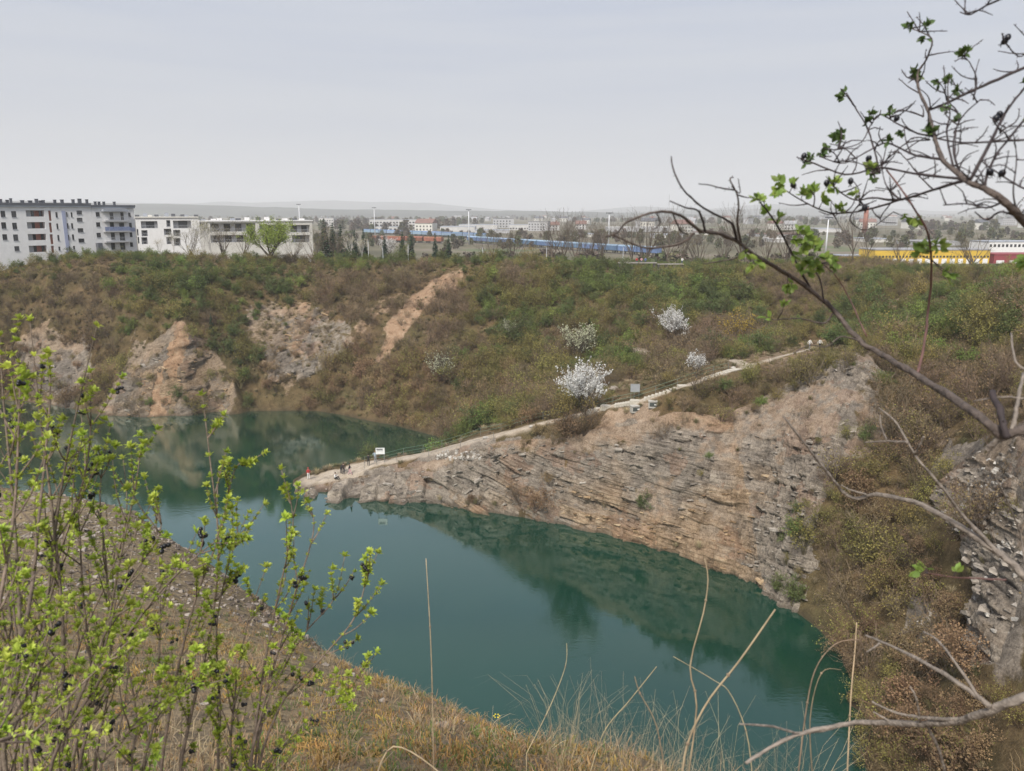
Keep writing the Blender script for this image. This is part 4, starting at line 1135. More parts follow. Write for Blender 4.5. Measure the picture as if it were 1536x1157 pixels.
# --- the second, lower blocks
def z2r(*q): return (200 + q[0] / 5.486, 300 + q[1] / 5.486, 200 + q[2] / 5.486, 300 + q[3] / 5.486)
A = atY(203, 330, 252); Bm = atY(298, 330, 260); Bq = atY(468, 334, 280)
G = Facade('apartment_building', A, Bm, 11, 21.9, 39.5, 'cream apartment block with stacked loggias beside the white block', white)
for q in [(60,175,203,235),(65,250,120,300),(65,308,120,365),(270,168,308,222),(325,170,478,235),(250,238,315,290),(327,248,390,300),(270,305,320,365),(330,315,392,378),(22,240,45,295),(28,305,52,360)]:
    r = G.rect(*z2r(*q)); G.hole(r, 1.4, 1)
    k = max(1, int((r[1] - r[0]) / 3.2))
    for i in range(k):
        x0 = r[0] + (r[1] - r[0]) * (i + .3) / k; d = MB(); d.box(x0, x0 + (r[1] - r[0]) / k * .5, 1.3, 1.37, r[2] + .05, r[3] - .25); dd = d.build('balcony_door', frm, G.e)
        d = MB(); d.box(x0 + .08, x0 + (r[1] - r[0]) / k * .5 - .08, 1.26, 1.295, r[2] + .15, r[3] - .35); d.build('pane', glassm, dd)
    G.rail((r[0] + .05, r[1] - .05, r[2] + .02, r[2] + 1.0), .12, railm)
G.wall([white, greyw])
rf = G.box('roof', (-.3, G.L - .02, 17.62, 18.0), -.3, 11.3, cream)
for k in range(9):
    a_ = G.L * (k + .5) / 9 + rnd.uniform(-1, 1); vb = MB(); vb.box(a_ - .6, a_ + .6, 3, 4.2, 18.0, 18.0 + rnd.uniform(.5, 1.2)); vb.build('roof_vent', rnd.choice([darkm, zinc, cream]), rf)
G2 = Facade('apartment_building', Bm, Bq, 11, 21.9, 38.2, 'cream apartment block with wide balconies behind the bright green willow', cream)
for q in [(545,188,615,242),(630,192,1010,262),(1035,200,1085,248),(1092,206,1262,268),(1288,206,1455,268),(1305,290,1455,350),(635,290,935,350),(960,282,1010,335),(1060,290,1260,350)]:
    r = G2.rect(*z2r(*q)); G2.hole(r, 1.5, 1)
    k = max(1, int((r[1] - r[0]) / 3.4))
    for i in range(k):
        x0 = r[0] + (r[1] - r[0]) * (i + .25) / k; d = MB(); d.box(x0, x0 + (r[1] - r[0]) / k * .55, 1.4, 1.47, r[2] + .05, r[3] - .25); dd = d.build('balcony_door', frm, G2.e)
        d = MB(); d.box(x0 + .08, x0 + (r[1] - r[0]) / k * .55 - .08, 1.36, 1.395, r[2] + .15, r[3] - .35); d.build('pane', glassm, dd)
    G2.rail((r[0] + .05, r[1] - .05, r[2] + .02, r[2] + 1.0), .12, railm)
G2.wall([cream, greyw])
rf = G2.box('roof', (-.02, G2.L + .3, 16.32, 16.7), -.3, 11.3, white)
for k in range(12):
    a_ = G2.L * (k + .5) / 12 + rnd.uniform(-1, 1); vb = MB(); vb.box(a_ - .7, a_ + .7, 3, 4.4, 16.7, 16.7 + rnd.uniform(.4, 1.1)); vb.build('roof_vent', rnd.choice([darkm, zinc, white]), rf)

# ------------------------------------------------------------------ sheds, works and houses on the plain
yel = mat('panel_yellow', (.62, .41, .05), .6, .05, .3)
redp = mat('panel_red', (.27, .05, .06), .6, .08, .3)
rooft = mat('roof_tile_red', (.20, .115, .095), .85, .15, .5)
roofg = mat('roof_grey', (.30, .30, .31), .8, .12, .3)
farw = mat('far_wall_pale', (.52, .51, .50), .85, .1, .2)
def shed(px0, px1, ytop, Y, depth, wm, rm, label, cat='warehouse', name='warehouse', strip=None, nwin=0, group=None, tilt=0.0, doors=0, zb=None):
    zb = PLZ - .02 if zb is None else zb
    a = atY(px0, ytop, Y); b_ = atY(px1, ytop, Y + tilt)
    u = Vector((b_[0] - a[0], b_[1] - a[1], 0)); L_ = u.length; H_ = max(2.5, (a[2] + b_[2]) / 2 - zb)
    e = empty(name, (a[0], a[1], zb), math.atan2(u.y, u.x), label, cat, group)
    w_ = MB(); w_.box(0, L_, 0, depth, 0, H_ - .4); w_.build('wall', wm, e)
    r_ = MB(); t = max(.15, H_ * .02); r_.box(-t, L_ + t, -t, depth + t, H_ - .4, H_); r_.build('roof', rm, e)
    for i in range(nwin):
        for j in range(max(1, int((H_ - 1) / 3.2)) if strip is None else 1):
            s0 = L_ * (i + .22) / nwin; s1 = L_ * (i + .78) / nwin
            z0 = 1.0 + j * 3.2 if strip is None else H_ * strip[0]; z1 = z0 + 1.6 if strip is None else H_ * strip[1]
            if z1 > H_ - .5: continue
            f = MB(); f.box(s0, s1, -.06, -.004, z0, z1); fo = f.build('window', frm, e)
            p = MB(); p.box(s0 + .1, s1 - .1, -.09, -.064, z0 + .1, z1 - .1); p.build('pane', glassm, fo)
    for i in range(doors):
        s0 = L_ * (i + .2) / doors; s1 = L_ * (i + .8) / doors
        f = MB(); f.box(s0, s1, -.10, -.004, 0, H_ * .34); f.build('loading_door', white, e)
    return e
shed(1313, 1486, 374, 300, 14, yel, roofg, 'long yellow warehouse with a dark window strip and white loading doors', strip=(.42, .55), nwin=34, doors=14)
shed(1264, 1308, 384, 312, 10, yel, zinc, 'small yellow shed left of the long yellow warehouse', nwin=4, strip=(.3, .5))
shed(1492, 1570, 381, 300, 12, redp, redp, 'low red hall at the right edge beside the yellow warehouse', doors=4)
shed(1484, 1570, 362, 350, 15, white, zinc, 'white factory with a row of small windows behind the red hall', nwin=14, strip=(.62, .80))
shed(1380, 1442, 365, 470, 30, greyw, roofg, 'grey metal hall behind the long yellow warehouse')
shed(1305, 1340, 363, 520, 30, cream, zinc, 'pale hall left of the grey metal hall')
shed(1228, 1262, 343, 800, 40, farw, zinc, 'tall white hall behind the bare tree on the right')
shed(1050, 1078, 352, 700, 30, cream, rooft, 'cream works building with reddish roof behind the rose twigs')
shed(1142, 1215, 355, 640, 40, greyw, rooft, 'long low hall with a reddish roof left of the white hall')
shed(1160, 1200, 364, 520, 24, farw, white, 'small white flat-roofed hall in front of the reddish-roofed hall')
shed(554, 642, 329, 930, 18, farw, zinc, 'long white five-storey block with many window bays on the plain', 'building', 'office_building', nwin=18)
shed(555, 596, 340, 860, 20, farw, zinc, 'low white annexe in front of the long five-storey block', 'building', 'office_building', nwin=6)
shed(478, 500, 327, 1150, 20, farw, zinc, 'small pale block left of the dark spruces', 'building', 'office_building', nwin=6)
shed(660, 712, 340, 820, 40, farw, zinc, 'flat white hall right of the long white block')
shed(688, 746, 337, 960, 40, farw, zinc, 'wide white hall with flat roof behind the tall lamp mast')
shed(712, 764, 345, 760, 30, greyw, zinc, 'pale grey hall in front of the wide white hall')
shed(764, 798, 337, 900, 26, farw, zinc, 'white block with small windows left of the bare trees', 'building', 'office_building', nwin=8)
shed(746, 768, 334, 1050, 30, rooft, rooft, 'dark red hall beside the white block')
shed(915, 1045, 341, 820, 40, greyw, farw, 'very long hall with a pale roof edge behind the bare trees')
shed(985, 1030, 352, 600, 30, farw, zinc, 'white hall seen through the bare trees')
shed(800, 835, 341, 900, 24, cream, roofg, 'cream hall at the foot of the wooded ridge')
shed(860, 905, 352, 640, 30, cream, zinc, 'cream hall between the clumps of bare trees')
rt = random.Random(5)
proto = {}
def house(px, py, kind, label, group):
    p = atz(px, py, PLZ)
    k = kind
    if k not in proto:
        e = empty('house', p, 0, label, 'house', group)
        L_, D_, H_ = [(11, 9, 5.5), (16, 10, 7), (22, 11, 10)][k % 3]
        w_ = MB(); w_.box(-L_ / 2, L_ / 2, -D_ / 2, D_ / 2, 0, H_); w_.build('wall', [farw, cream, greyw][k % 3], e)
        r_ = MB(); t = .5
        if k % 3 < 2: r_.add([(-L_ / 2 - t, -D_ / 2 - t, H_), (L_ / 2 + t, -D_ / 2 - t, H_), (L_ / 2 + t, D_ / 2 + t, H_), (-L_ / 2 - t, D_ / 2 + t, H_), (-L_ / 2 - t, 0, H_ + 3.6), (L_ / 2 + t, 0, H_ + 3.6)], [(0, 1, 5, 4), (2, 3, 4, 5), (3, 0, 4), (1, 2, 5), (0, 3, 2, 1)])
        else: r_.box(-L_ / 2 - t, L_ / 2 + t, -D_ / 2 - t, D_ / 2 + t, H_, H_ + .5)
        ro = r_.build('roof', [rooft, darkm, roofg, roofg, rooft, zinc][k], e)
        if k % 3 < 2:
            c_ = MB(); c_.box(L_ * .2, L_ * .2 + .7, -.35, .35, H_ + 2, H_ + 4.6); c_.build('chimney', brick, ro)
        for i in range(int(L_ / 3.2)):
            for j in range(int(H_ / 2.7)):
                x = -L_ / 2 + 1 + i * 3.2; f = MB(); f.box(x, x + 1.3, -D_ / 2 - .05, -D_ / 2 - .004, .9 + j * 2.7, 2.3 + j * 2.7); f.build('window', glassm, e)
        proto[k] = e
    else:
        e = copy_tree(proto[k])
    e.location = tuple(p); e.rotation_euler = (0, 0, rt.uniform(-.7, .7)); tag(e, label, 'house', group)
    sc = rt.uniform(.85, 1.25); e.scale = (sc, sc, sc)
HN = ['red-roofed white house', 'dark-roofed cream house', 'flat-roofed grey block', 'grey-roofed white house', 'red-roofed cream house', 'flat zinc-roofed block']
for i in range(70):
    px = rt.uniform(470, 1536); py = 320 + 4 + abs(rt.gauss(0, 9)) ** 1.0 + (3 if px > 700 else 0)
    if py > 352: py = 345
    k = rt.randrange(6); side = 'left of the lamp mast' if px < 700 else ('in the middle of the plain' if px < 1100 else 'on the right of the plain')
    house(px, py, k, 'distant %s %s below the ridge' % (HN[k], side), 'distant houses %s' % side)
# red and white chimney stack
cp_ = atY(1297, 345, 760); h_ = atY(1297, 309, 760)[2] - PLZ
cs = empty('factory_chimney', (cp_[0], cp_[1], PLZ), 0, 'tall red-brown factory chimney rising behind the rose twigs', 'chimney')
m_ = MB(); m_.tube([(0, 0, 0), (0, 0, h_)], [2.6, 1.9], 14); m_.build('shaft', brick, cs, True)
m_ = MB(); m_.tube([(0, 0, h_ - 1.2), (0, 0, h_ + .3)], [2.15, 2.15], 14); m_.build('rim', darkm, cs, True)
# lamp masts over the yard
mastm = mat('mast_galvanised', (.62, .63, .65), .5, .08, .5)
def mast(px, ytop, Y, label, w_=1.6):
    p = atY(px, ytop, Y); h = p[2] - PLZ
    e = empty('lamp_mast', (p[0], p[1], PLZ), 0, label, 'lamp mast', 'tall lamp masts over the rail yard')
    a = MB(); a.tube([(0, 0, 0), (0, 0, h)], [.42, .26], 8); a.build('pole', mastm, e, True)
    b_ = MB(); b_.box(-w_, w_, -.25, .25, h, h + .25); b_.build('lamp_frame', mastm, e)
    for k in (-1, -.5, 0, .5, 1):
        c_ = MB(); c_.box(k * w_ * .85 - .25, k * w_ * .85 + .25, -.7, -.26, h - .15, h + .35); c_.build('floodlight', darkm, e)
mast(448, 307, 600, 'thin lamp mast above the roof of the cream blocks')
mast(561, 312, 620, 'lamp mast in front of the left end of the long white block')
mast(703, 315, 480, 'lamp mast standing over the blue train at the centre')
mast(914, 320, 400, 'lamp mast between the bare trees left of the tables')
mast(1243, 327, 330, 'lamp mast left of the bare tree at the yellow warehouse')
# ------------------------------------------------------------------ wagons in the yard
blue1 = mat('wagon_blue', (.12, .195, .33), .55, .2, .6, rand=.25)
blue2 = mat('wagon_pale_blue', (.24, .33, .44), .55, .15, .6, rand=.2)
rust = mat('wagon_rust', (.23, .09, .055), .85, .25, .6, rand=.25)
bogm = mat('wagon_bogie', (.05, .048, .045), .8, .2, 1)
def wagon_proto(body, top):
    e = empty('freight_wagon', (0, 0, 0))
    b = MB(); b.box(-6.9, 6.9, -1.4, 1.4, 1.15, 3.3)
    b.build('body', body, e)
    rb = MB(); rb.box(-6.9, 6.9, -1.52, -1.404, 2.1, 2.3); rb.build('side_rail', bogm, e)
    t = MB(); t.add([(-6.9, -1.45, 3.31), (6.9, -1.45, 3.31), (6.9, 1.45, 3.31), (-6.9, 1.45, 3.31), (-6.9, -.7, 3.95), (6.9, -.7, 3.95), (6.9, .7, 3.95), (-6.9, .7, 3.95)], [(0, 1, 5, 4), (1, 2, 6, 5), (2, 3, 7, 6), (3, 0, 4, 7), (4, 5, 6, 7)]); t.build('roof', top, e)
    c = MB(); c.box(-7.3, 7.3, -.9, .9, .9, 1.14); c.build('chassis', bogm, e)
    for x in (-5.2, -3.6, 3.6, 5.2):
        for y in (-.75, .75):
            w_ = MB(); w_.tube([(x, y - .06, .46), (x, y + .06, .46)], [.46, .46], 12); w_.build('wheel', bogm, e)
    return e
def train(pa, pb, body, top, label, group, gap=15.2):
    a = Vector(pa); b = Vector(pb); d = (b - a); n = int(d.length / gap); d.normalize(); src = None
    for i in range(n):
        e = wagon_proto(body, top) if src is None else copy_tree(src)
        src = src or e
        e.location = a + d * gap * (i + .5); e.rotation_euler = (0, 0, math.atan2(d.y, d.x)); tag(e, label, 'wagon', group)
tz = PLZ + .35
train(atz(990, 384, tz), atz(690, 362, tz), blue1, blue2, 'blue covered freight wagon in the long train behind the rim', 'blue wagons of the near train')
train(atz(730, 358, tz), atz(545, 350, tz), blue2, blue1, 'pale blue freight wagon in the train farther left', 'pale blue wagons of the far train')
train(atz(665, 365, tz), atz(540, 362, tz), rust, rust, 'rust-red open wagon in the row behind the spruces', 'rust-red wagons behind the spruces')
tk = MB(); 
for pa, pb in (((1040, 389), (560, 354)), ((760, 360), (500, 348)), ((700, 366), (500, 361))):
    a = Vector(atz(*pa, PLZ)); b = Vector(atz(*pb, PLZ)); n_ = (b - a).cross(Vector((0, 0, 1))).normalized() * 2.2
    tk = MB(); tk.add([a - n_ + Vector((0, 0, .01)), a + n_ + Vector((0, 0, .01)), b + n_ + Vector((0, 0, .01)), b - n_ + Vector((0, 0, .01))], [(0, 1, 2, 3)])
    o = tk.build('railway_ballast', mat('ballast', (.16, .14, .125), .95, .2, .5)); tag(o, kind='structure')
    o['kind'] = 'structure'; o.location.z = .06 + .03 * rnd.random()
    r_ = MB(); uu = n_.normalized() * .72
    for sgn in (-1, 1): r_.box(0, (b - a).length, -.04, .04, 0, .16, Matrix.Translation(a + uu * sgn + Vector((0, 0, .1))) @ Matrix.Rotation(math.atan2(b.y - a.y, b.x - a.x), 4, 'Z'))
    ro = r_.build('rail', bogm, o)
# ================================================================== TREES
petal = mat('blossom_white', (.80, .79, .76), .8, .06, 3, trans=.3)
petalg = mat('blossom_greenish', (.55, .56, .38), .8, .1, 3, trans=.3)
barkm = mat('bark_grey_brown', (.12, .095, .072), .95, .3, 4, bump=.3)
barkb = mat('bark_birch', (.55, .52, .48), .9, .2, 3)
needle = mat('needle_dark', (.022, .045, .022), .9, .3, 2)
willowl = mat('leaf_willow', (.27, .34, .06), .8, .25, 2, trans=.35)
yellowf = mat('leaf_yellow', (.42, .30, .05), .8, .2, 2, trans=.3)
def tree_meshes(seed, h, trunk, spread, nch, lm=None, nl=0, ls=.06, wm=None, up=.08, jit=.1, tr=.16, base=.25, minw=.012):
    rr = random.Random(seed); br = []
    pts = [Vector((0, 0, -.3))]; d = Vector((0, 0, 1))
    for i in range(6):
        d = (d + Vector((rr.uniform(-1, 1), rr.uniform(-1, 1), 0)) * .08).normalized(); pts.append(pts[-1] + d * h * trunk / 6)
    tb = MB(); tb.tube(pts, [tr * (1 - .1 * i) for i in range(7)], 7)
    k0 = max(1, int(7 * base))
    for k in range(nch[3]):
        t = rr.uniform(base, 1) * 6; i = min(int(t), 5); p = pts[i].lerp(pts[i + 1], t - i); a = rr.uniform(0, 6.283)
        grow(rr, p, (math.cos(a) * spread, math.sin(a) * spread, 1), h * (1 - trunk * t / 6) * rr.uniform(.75, 1.0), tr * .45, 2, br, nch, .16, up, 5, (18, 48))
    tm = tb.mesh('trunk_%d' % seed, wm or barkm, True)
    cm = wood_mesh('branches_%d' % seed, br, wm or barkm, .03, 4, minw)
    lm_ = leaf_mesh('leaves_%d' % seed, along(br, rr, nl), ls, lm, seed, .65, jit) if nl else None
    return tm, cm, lm_
def put_tree(name, ms, loc, label, cat='tree', group=None, s=1.0, rz=None, names=('trunk', 'crown', 'leaves')):
    e = empty(name, loc, rnd.uniform(0, 6.28) if rz is None else rz, label, cat, group); e.scale = (s, s, s)
    for m_, nm in zip(ms, names):
        if m_ is not None: link(nm, m_, e)
    return e
BT = [tree_meshes(50 + i, 9.0, .5, .55, (0, 5, 5, 11), None, 0) for i in range(4)]
BTL = [tree_meshes(60 + i, 7.5, .35, .75, (0, 5, 5, 12), budA, 500, .06) for i in range(2)]
BIR = [tree_meshes(70 + i, 8.0, .75, .4, (0, 4, 4, 14), budA, 700, .06, barkb, .05, .12, .09, .3) for i in range(2)]
WIL = tree_meshes(80, 6.5, .3, .8, (0, 6, 6, 16), willowl, 9000, .095, None, .03, .18, .2)
def top_scale(px, ytop, loc, h):      # scale so that the crown reaches the row ytop
    return max(.4, (atY(px, ytop, loc[1])[2] - loc[2]) / h)
def rim_tree(px, ytop, Y, ms, h, name, label, group=None, zz=None):
    x = atY(px, 380, Y)[0]; z = (gz(x, Y) if Y < 240 else PLZ) if zz is None else zz
    return put_tree(name, ms, (x, Y, z), label, 'tree', group, top_scale(px, ytop, (x, Y, z), h))
for px, yt, Y, k, lb in [(828,338,215,0,'slender bare tree at the left of the clump left of the tables'),(846,330,220,1,'tall bare tree in the middle of the clump left of the tables'),(866,336,217,2,'bare tree at the right of the clump left of the tables'),(884,346,225,3,'smaller bare tree just right of the clump'),(905,340,212,0,'bare tree in front of the lamp mast left of the tables'),(950,334,214,1,'bare tree directly behind the left end of the tables'),(968,330,220,2,'wide bare tree behind the middle of the tables'),(1000,327,205,3,'single-stemmed bare tree right above the tables'),(1028,345,222,0,'bare tree right of the tables'),(1112,322,205,1,'round-crowned bare tree behind the thick rose stem'),(1085,345,225,2,'small bare tree left of the round-crowned bare tree'),(1148,342,230,3,'bare tree right of the round-crowned bare tree'),(1180,338,235,0,'bare tree behind the green rose leaves'),(1280,330,190,1,'open bare tree in front of the yellow warehouse'),(1300,345,205,2,'smaller bare tree beside the open bare tree'),(735,352,235,3,'low bare tree behind the rim at the centre'),(770,350,235,0,'bare tree above the blue train'),(1350,358,230,1,'bare tree above the yellow warehouse roof')]:
    rim_tree(px, yt, Y, BT[k], 8.6, 'bare_tree', lb, 'bare trees along the far rim')
for px, yt, Y, k, lb in [(1462,346,190,0,'yellow-green budding tree at the right end of the yellow warehouse'),(285,345,200,1,'budding tree in front of the cream block'),(335,338,205,0,'reddish budding tree before the wide balconies'),(365,350,200,1,'low budding tree beside the bright willow'),(440,358,205,0,'budding tree at the right end of the cream block'),(470,345,215,1,'budding tree left of the spruces'),(500,352,215,0,'budding tree below the spruces'),(1050,352,225,1,'budding tree behind the forked rose twig')]:
    rim_tree(px, yt, Y, BTL[k], 7.2, 'budding_tree', lb, 'budding trees along the far rim')
for px, yt, Y, k in [(305,332,200,0),(318,340,203,1),(240,360,198,0),(262,350,199,1),(525,355,205,0),(542,360,205,1)]:
    rim_tree(px, yt, Y, BIR[k], 8.0, 'birch_tree', ['slim pale-stemmed birch with budding twigs before the cream blocks', 'slim pale-stemmed birch with budding twigs beside the spruces'][px > 400], ['birches before the cream blocks', 'birches beside the spruces'][px > 400])
rim_tree(404, 343, 196, WIL, 5.6, 'willow_tree', 'bright yellow-green willow with a round crown in front of the cream block')
# spruces
def spruce(seed, h=8.0):
    rr = random.Random(seed); tb = MB(); tb.tube([(0, 0, -.3), (0, 0, h * .5), (0, 0, h)], [.16, .1, .02], 6)
    q = MB(); z = .9
    while z < h:
        r_ = (h - z) / h * 1.9 + .12
        for k in range(9):
            a = rr.uniform(0, 6.283); l = r_ * rr.uniform(.7, 1.15); d = Vector((math.cos(a), math.sin(a), 0)); t = Vector((-d.y, d.x, 0))
            p0 = Vector((0, 0, z)); p1 = p0 + d * l * .6 + Vector((0, 0, -.06 * l)); p2 = p0 + d * l + Vector((0, 0, -.32 * l)); w_ = .26 * l + .06
            q.add([p0, p1 - t * w_ + Vector((0, 0, -.12)), p2, p1 + t * w_ + Vector((0, 0, -.12))], [(0, 1, 2, 3)])
            q.add([p1, p1 - t * w_ * .6 + Vector((0, 0, -.35 * l)), p2 + Vector((0, 0, -.2)), p1 + t * w_ * .5 + Vector((0, 0, -.4 * l))], [(0, 1, 2, 3)])
        z += rr.uniform(.22, .34)
    return tb.mesh('trunk_s%d' % seed, barkm, True), q.mesh('needles_%d' % seed, needle), None
SPR = [spruce(i) for i in range(3)]
for i, (px, yt, Y) in enumerate([(488,327,225),(500,333,228),(512,335,230),(533,344,215),(546,342,213),(577,350,218),(604,346,212),(617,351,214),(653,350,225),(673,352,222),(524,352,222)]):
    nm = ['tallest dark spruce at the left of the spruce group', 'dark spruce second from the left', 'dark spruce third from the left', 'dark spruce left of a close pair', 'dark spruce right of a close pair', 'small lone spruce right of the pair', 'dark spruce in front of the rust-red wagons', 'shorter spruce beside the one at the rust-red wagons', 'broad dark spruce left of the blue train', 'slim spruce at the blue train', 'small spruce just left of the close pair'][i]
    rim_tree(px, yt, Y, SPR[i % 3], 8.0, 'spruce_tree', nm + ' behind the rim', 'spruces behind the rim')
gp = ground_at(318, 500)
put_tree('pine_tree', SPR[1], gp, 'small dark green pine growing on the far slope above the pink scree', 'tree', None, .55)
gp = ground_at(112, 384)
# blossom trees on the slope
def blossom(seed, h, m, nl, ls=.075): return tree_meshes(seed, h, .35, .48, (0, 6, 6, 14), m, int(nl * 1.3), ls * .85, None, .07, .06, .08, .15)
def at_px(px, py, ytop, ms, name, label, h, cat='tree', g=None):
    p = ground_at(px, py); return put_tree(name, ms, p, label, cat, g, top_scale(px, ytop, p, h))
at_px(876, 624, 563, blossom(90, 4.5, petal, 5200), 'blossom_tree', 'largest white blossoming tree beside the path below the stairs', 4.2)
at_px(1010, 516, 474, blossom(91, 4.0, petal, 3400), 'blossom_tree', 'rounded white blossoming tree on the slope above the stairs', 3.7)
at_px(1043, 566, 535, blossom(92, 3.0, petal, 1500), 'blossom_tree', 'small white blossoming tree at the top flight of the stairs', 2.8)
at_px(866, 545, 498, blossom(93, 3.5, petalg, 1700), 'blossom_tree', 'pale greenish blossoming tree on the slope above the largest one', 3.2)
at_px(665, 575, 540, blossom(94, 3.0, petalg, 800), 'blossom_tree', 'faint cream blossoming bush low on the far slope', 2.8)
at_px(765, 508, 485, blossom(95, 3.0, petalg, 700), 'blossom_tree', 'faint pale blossoming bush high on the far slope', 2.8)
at_px(1106, 528, 478, tree_meshes(96, 4.0, .25, .6, (0, 5, 5, 11), yellowf, 1300, .07, None, .1, .1, .06, .2), 'forsythia_bush', 'yellow-orange flowering bush by the grassy shelf', 3.7, 'bush')
at_px(585, 392, 360, blossom(97, 3.5, petal, 1600), 'blossom_tree', 'white blossoming bush behind the rim below the spruces', 3.3)
# woods and tree lines on the plain read as one mass
FT = []
for k in range(4):
    rr = random.Random(200 + k); pts = []
    for _ in range(260):
        a = rr.uniform(0, 6.283); r_ = 3.2 * math.sqrt(rr.random()); z = rr.uniform(1.5, 9); pts.append((math.cos(a) * r_ * (1.15 - abs(z - 4.5) / 6), math.sin(a) * r_ * (1.15 - abs(z - 4.5) / 6), z))
    FT.append(leaf_mesh('far_crown_%d' % k, pts, .75, [mat('far_twigs', (.115, .095, .075), .95, .3, .2, rand=.3), mat('far_green', (.09, .105, .05), .95, .3, .2, rand=.3), mat('far_twigs2', (.14, .11, .085), .95, .3, .2, rand=.3), mat('far_olive', (.12, .115, .06), .95, .3, .2, rand=.3)][k], k, .7, .4))
fp = []
for _ in range(5200):
    t = rg.uniform(); px = rg.uniform(-40, 1580); py = 320 + 2.2 + 26 * t ** 2.2
    q = atz(px, py, PLZ)
    if fbm(np.array([q[0] * .006]), np.array([q[1] * .0035]), 0, 77, 3)[0] + .03 * (px > 1100) > (.015 if t < .75 else .06): fp.append((q[0], q[1], PLZ - .3))
for _ in range(420):                       # scrub and trees along the foot of the rim and the rail yard
    px = rg.uniform(430, 1580); Y = rg.uniform(250, 330) if rg.uniform() < .5 else rg.uniform(420, 700); q = atY(px, 380, Y)
    if 1255 < px < 1560 and Y < 400: continue
    fp.append((q[0], Y, PLZ - .3 - (2.5 if Y < 400 else 0)))
fp = np.array(fp); nf = len(fp); fs = rg.uniform(.6, 1.4, nf) * np.where(fp[:, 1] < 720, .62, 1)
scatter('far_trees', fp, np.stack([fs * 0, fs * 0, rg.uniform(0, 6.28, nf)], 1), np.stack([fs * 1.1, fs * 1.1, fs], 1), rg.integers(0, 4, nf), FT, 'hazy leafless woods and tree lines across the plain')
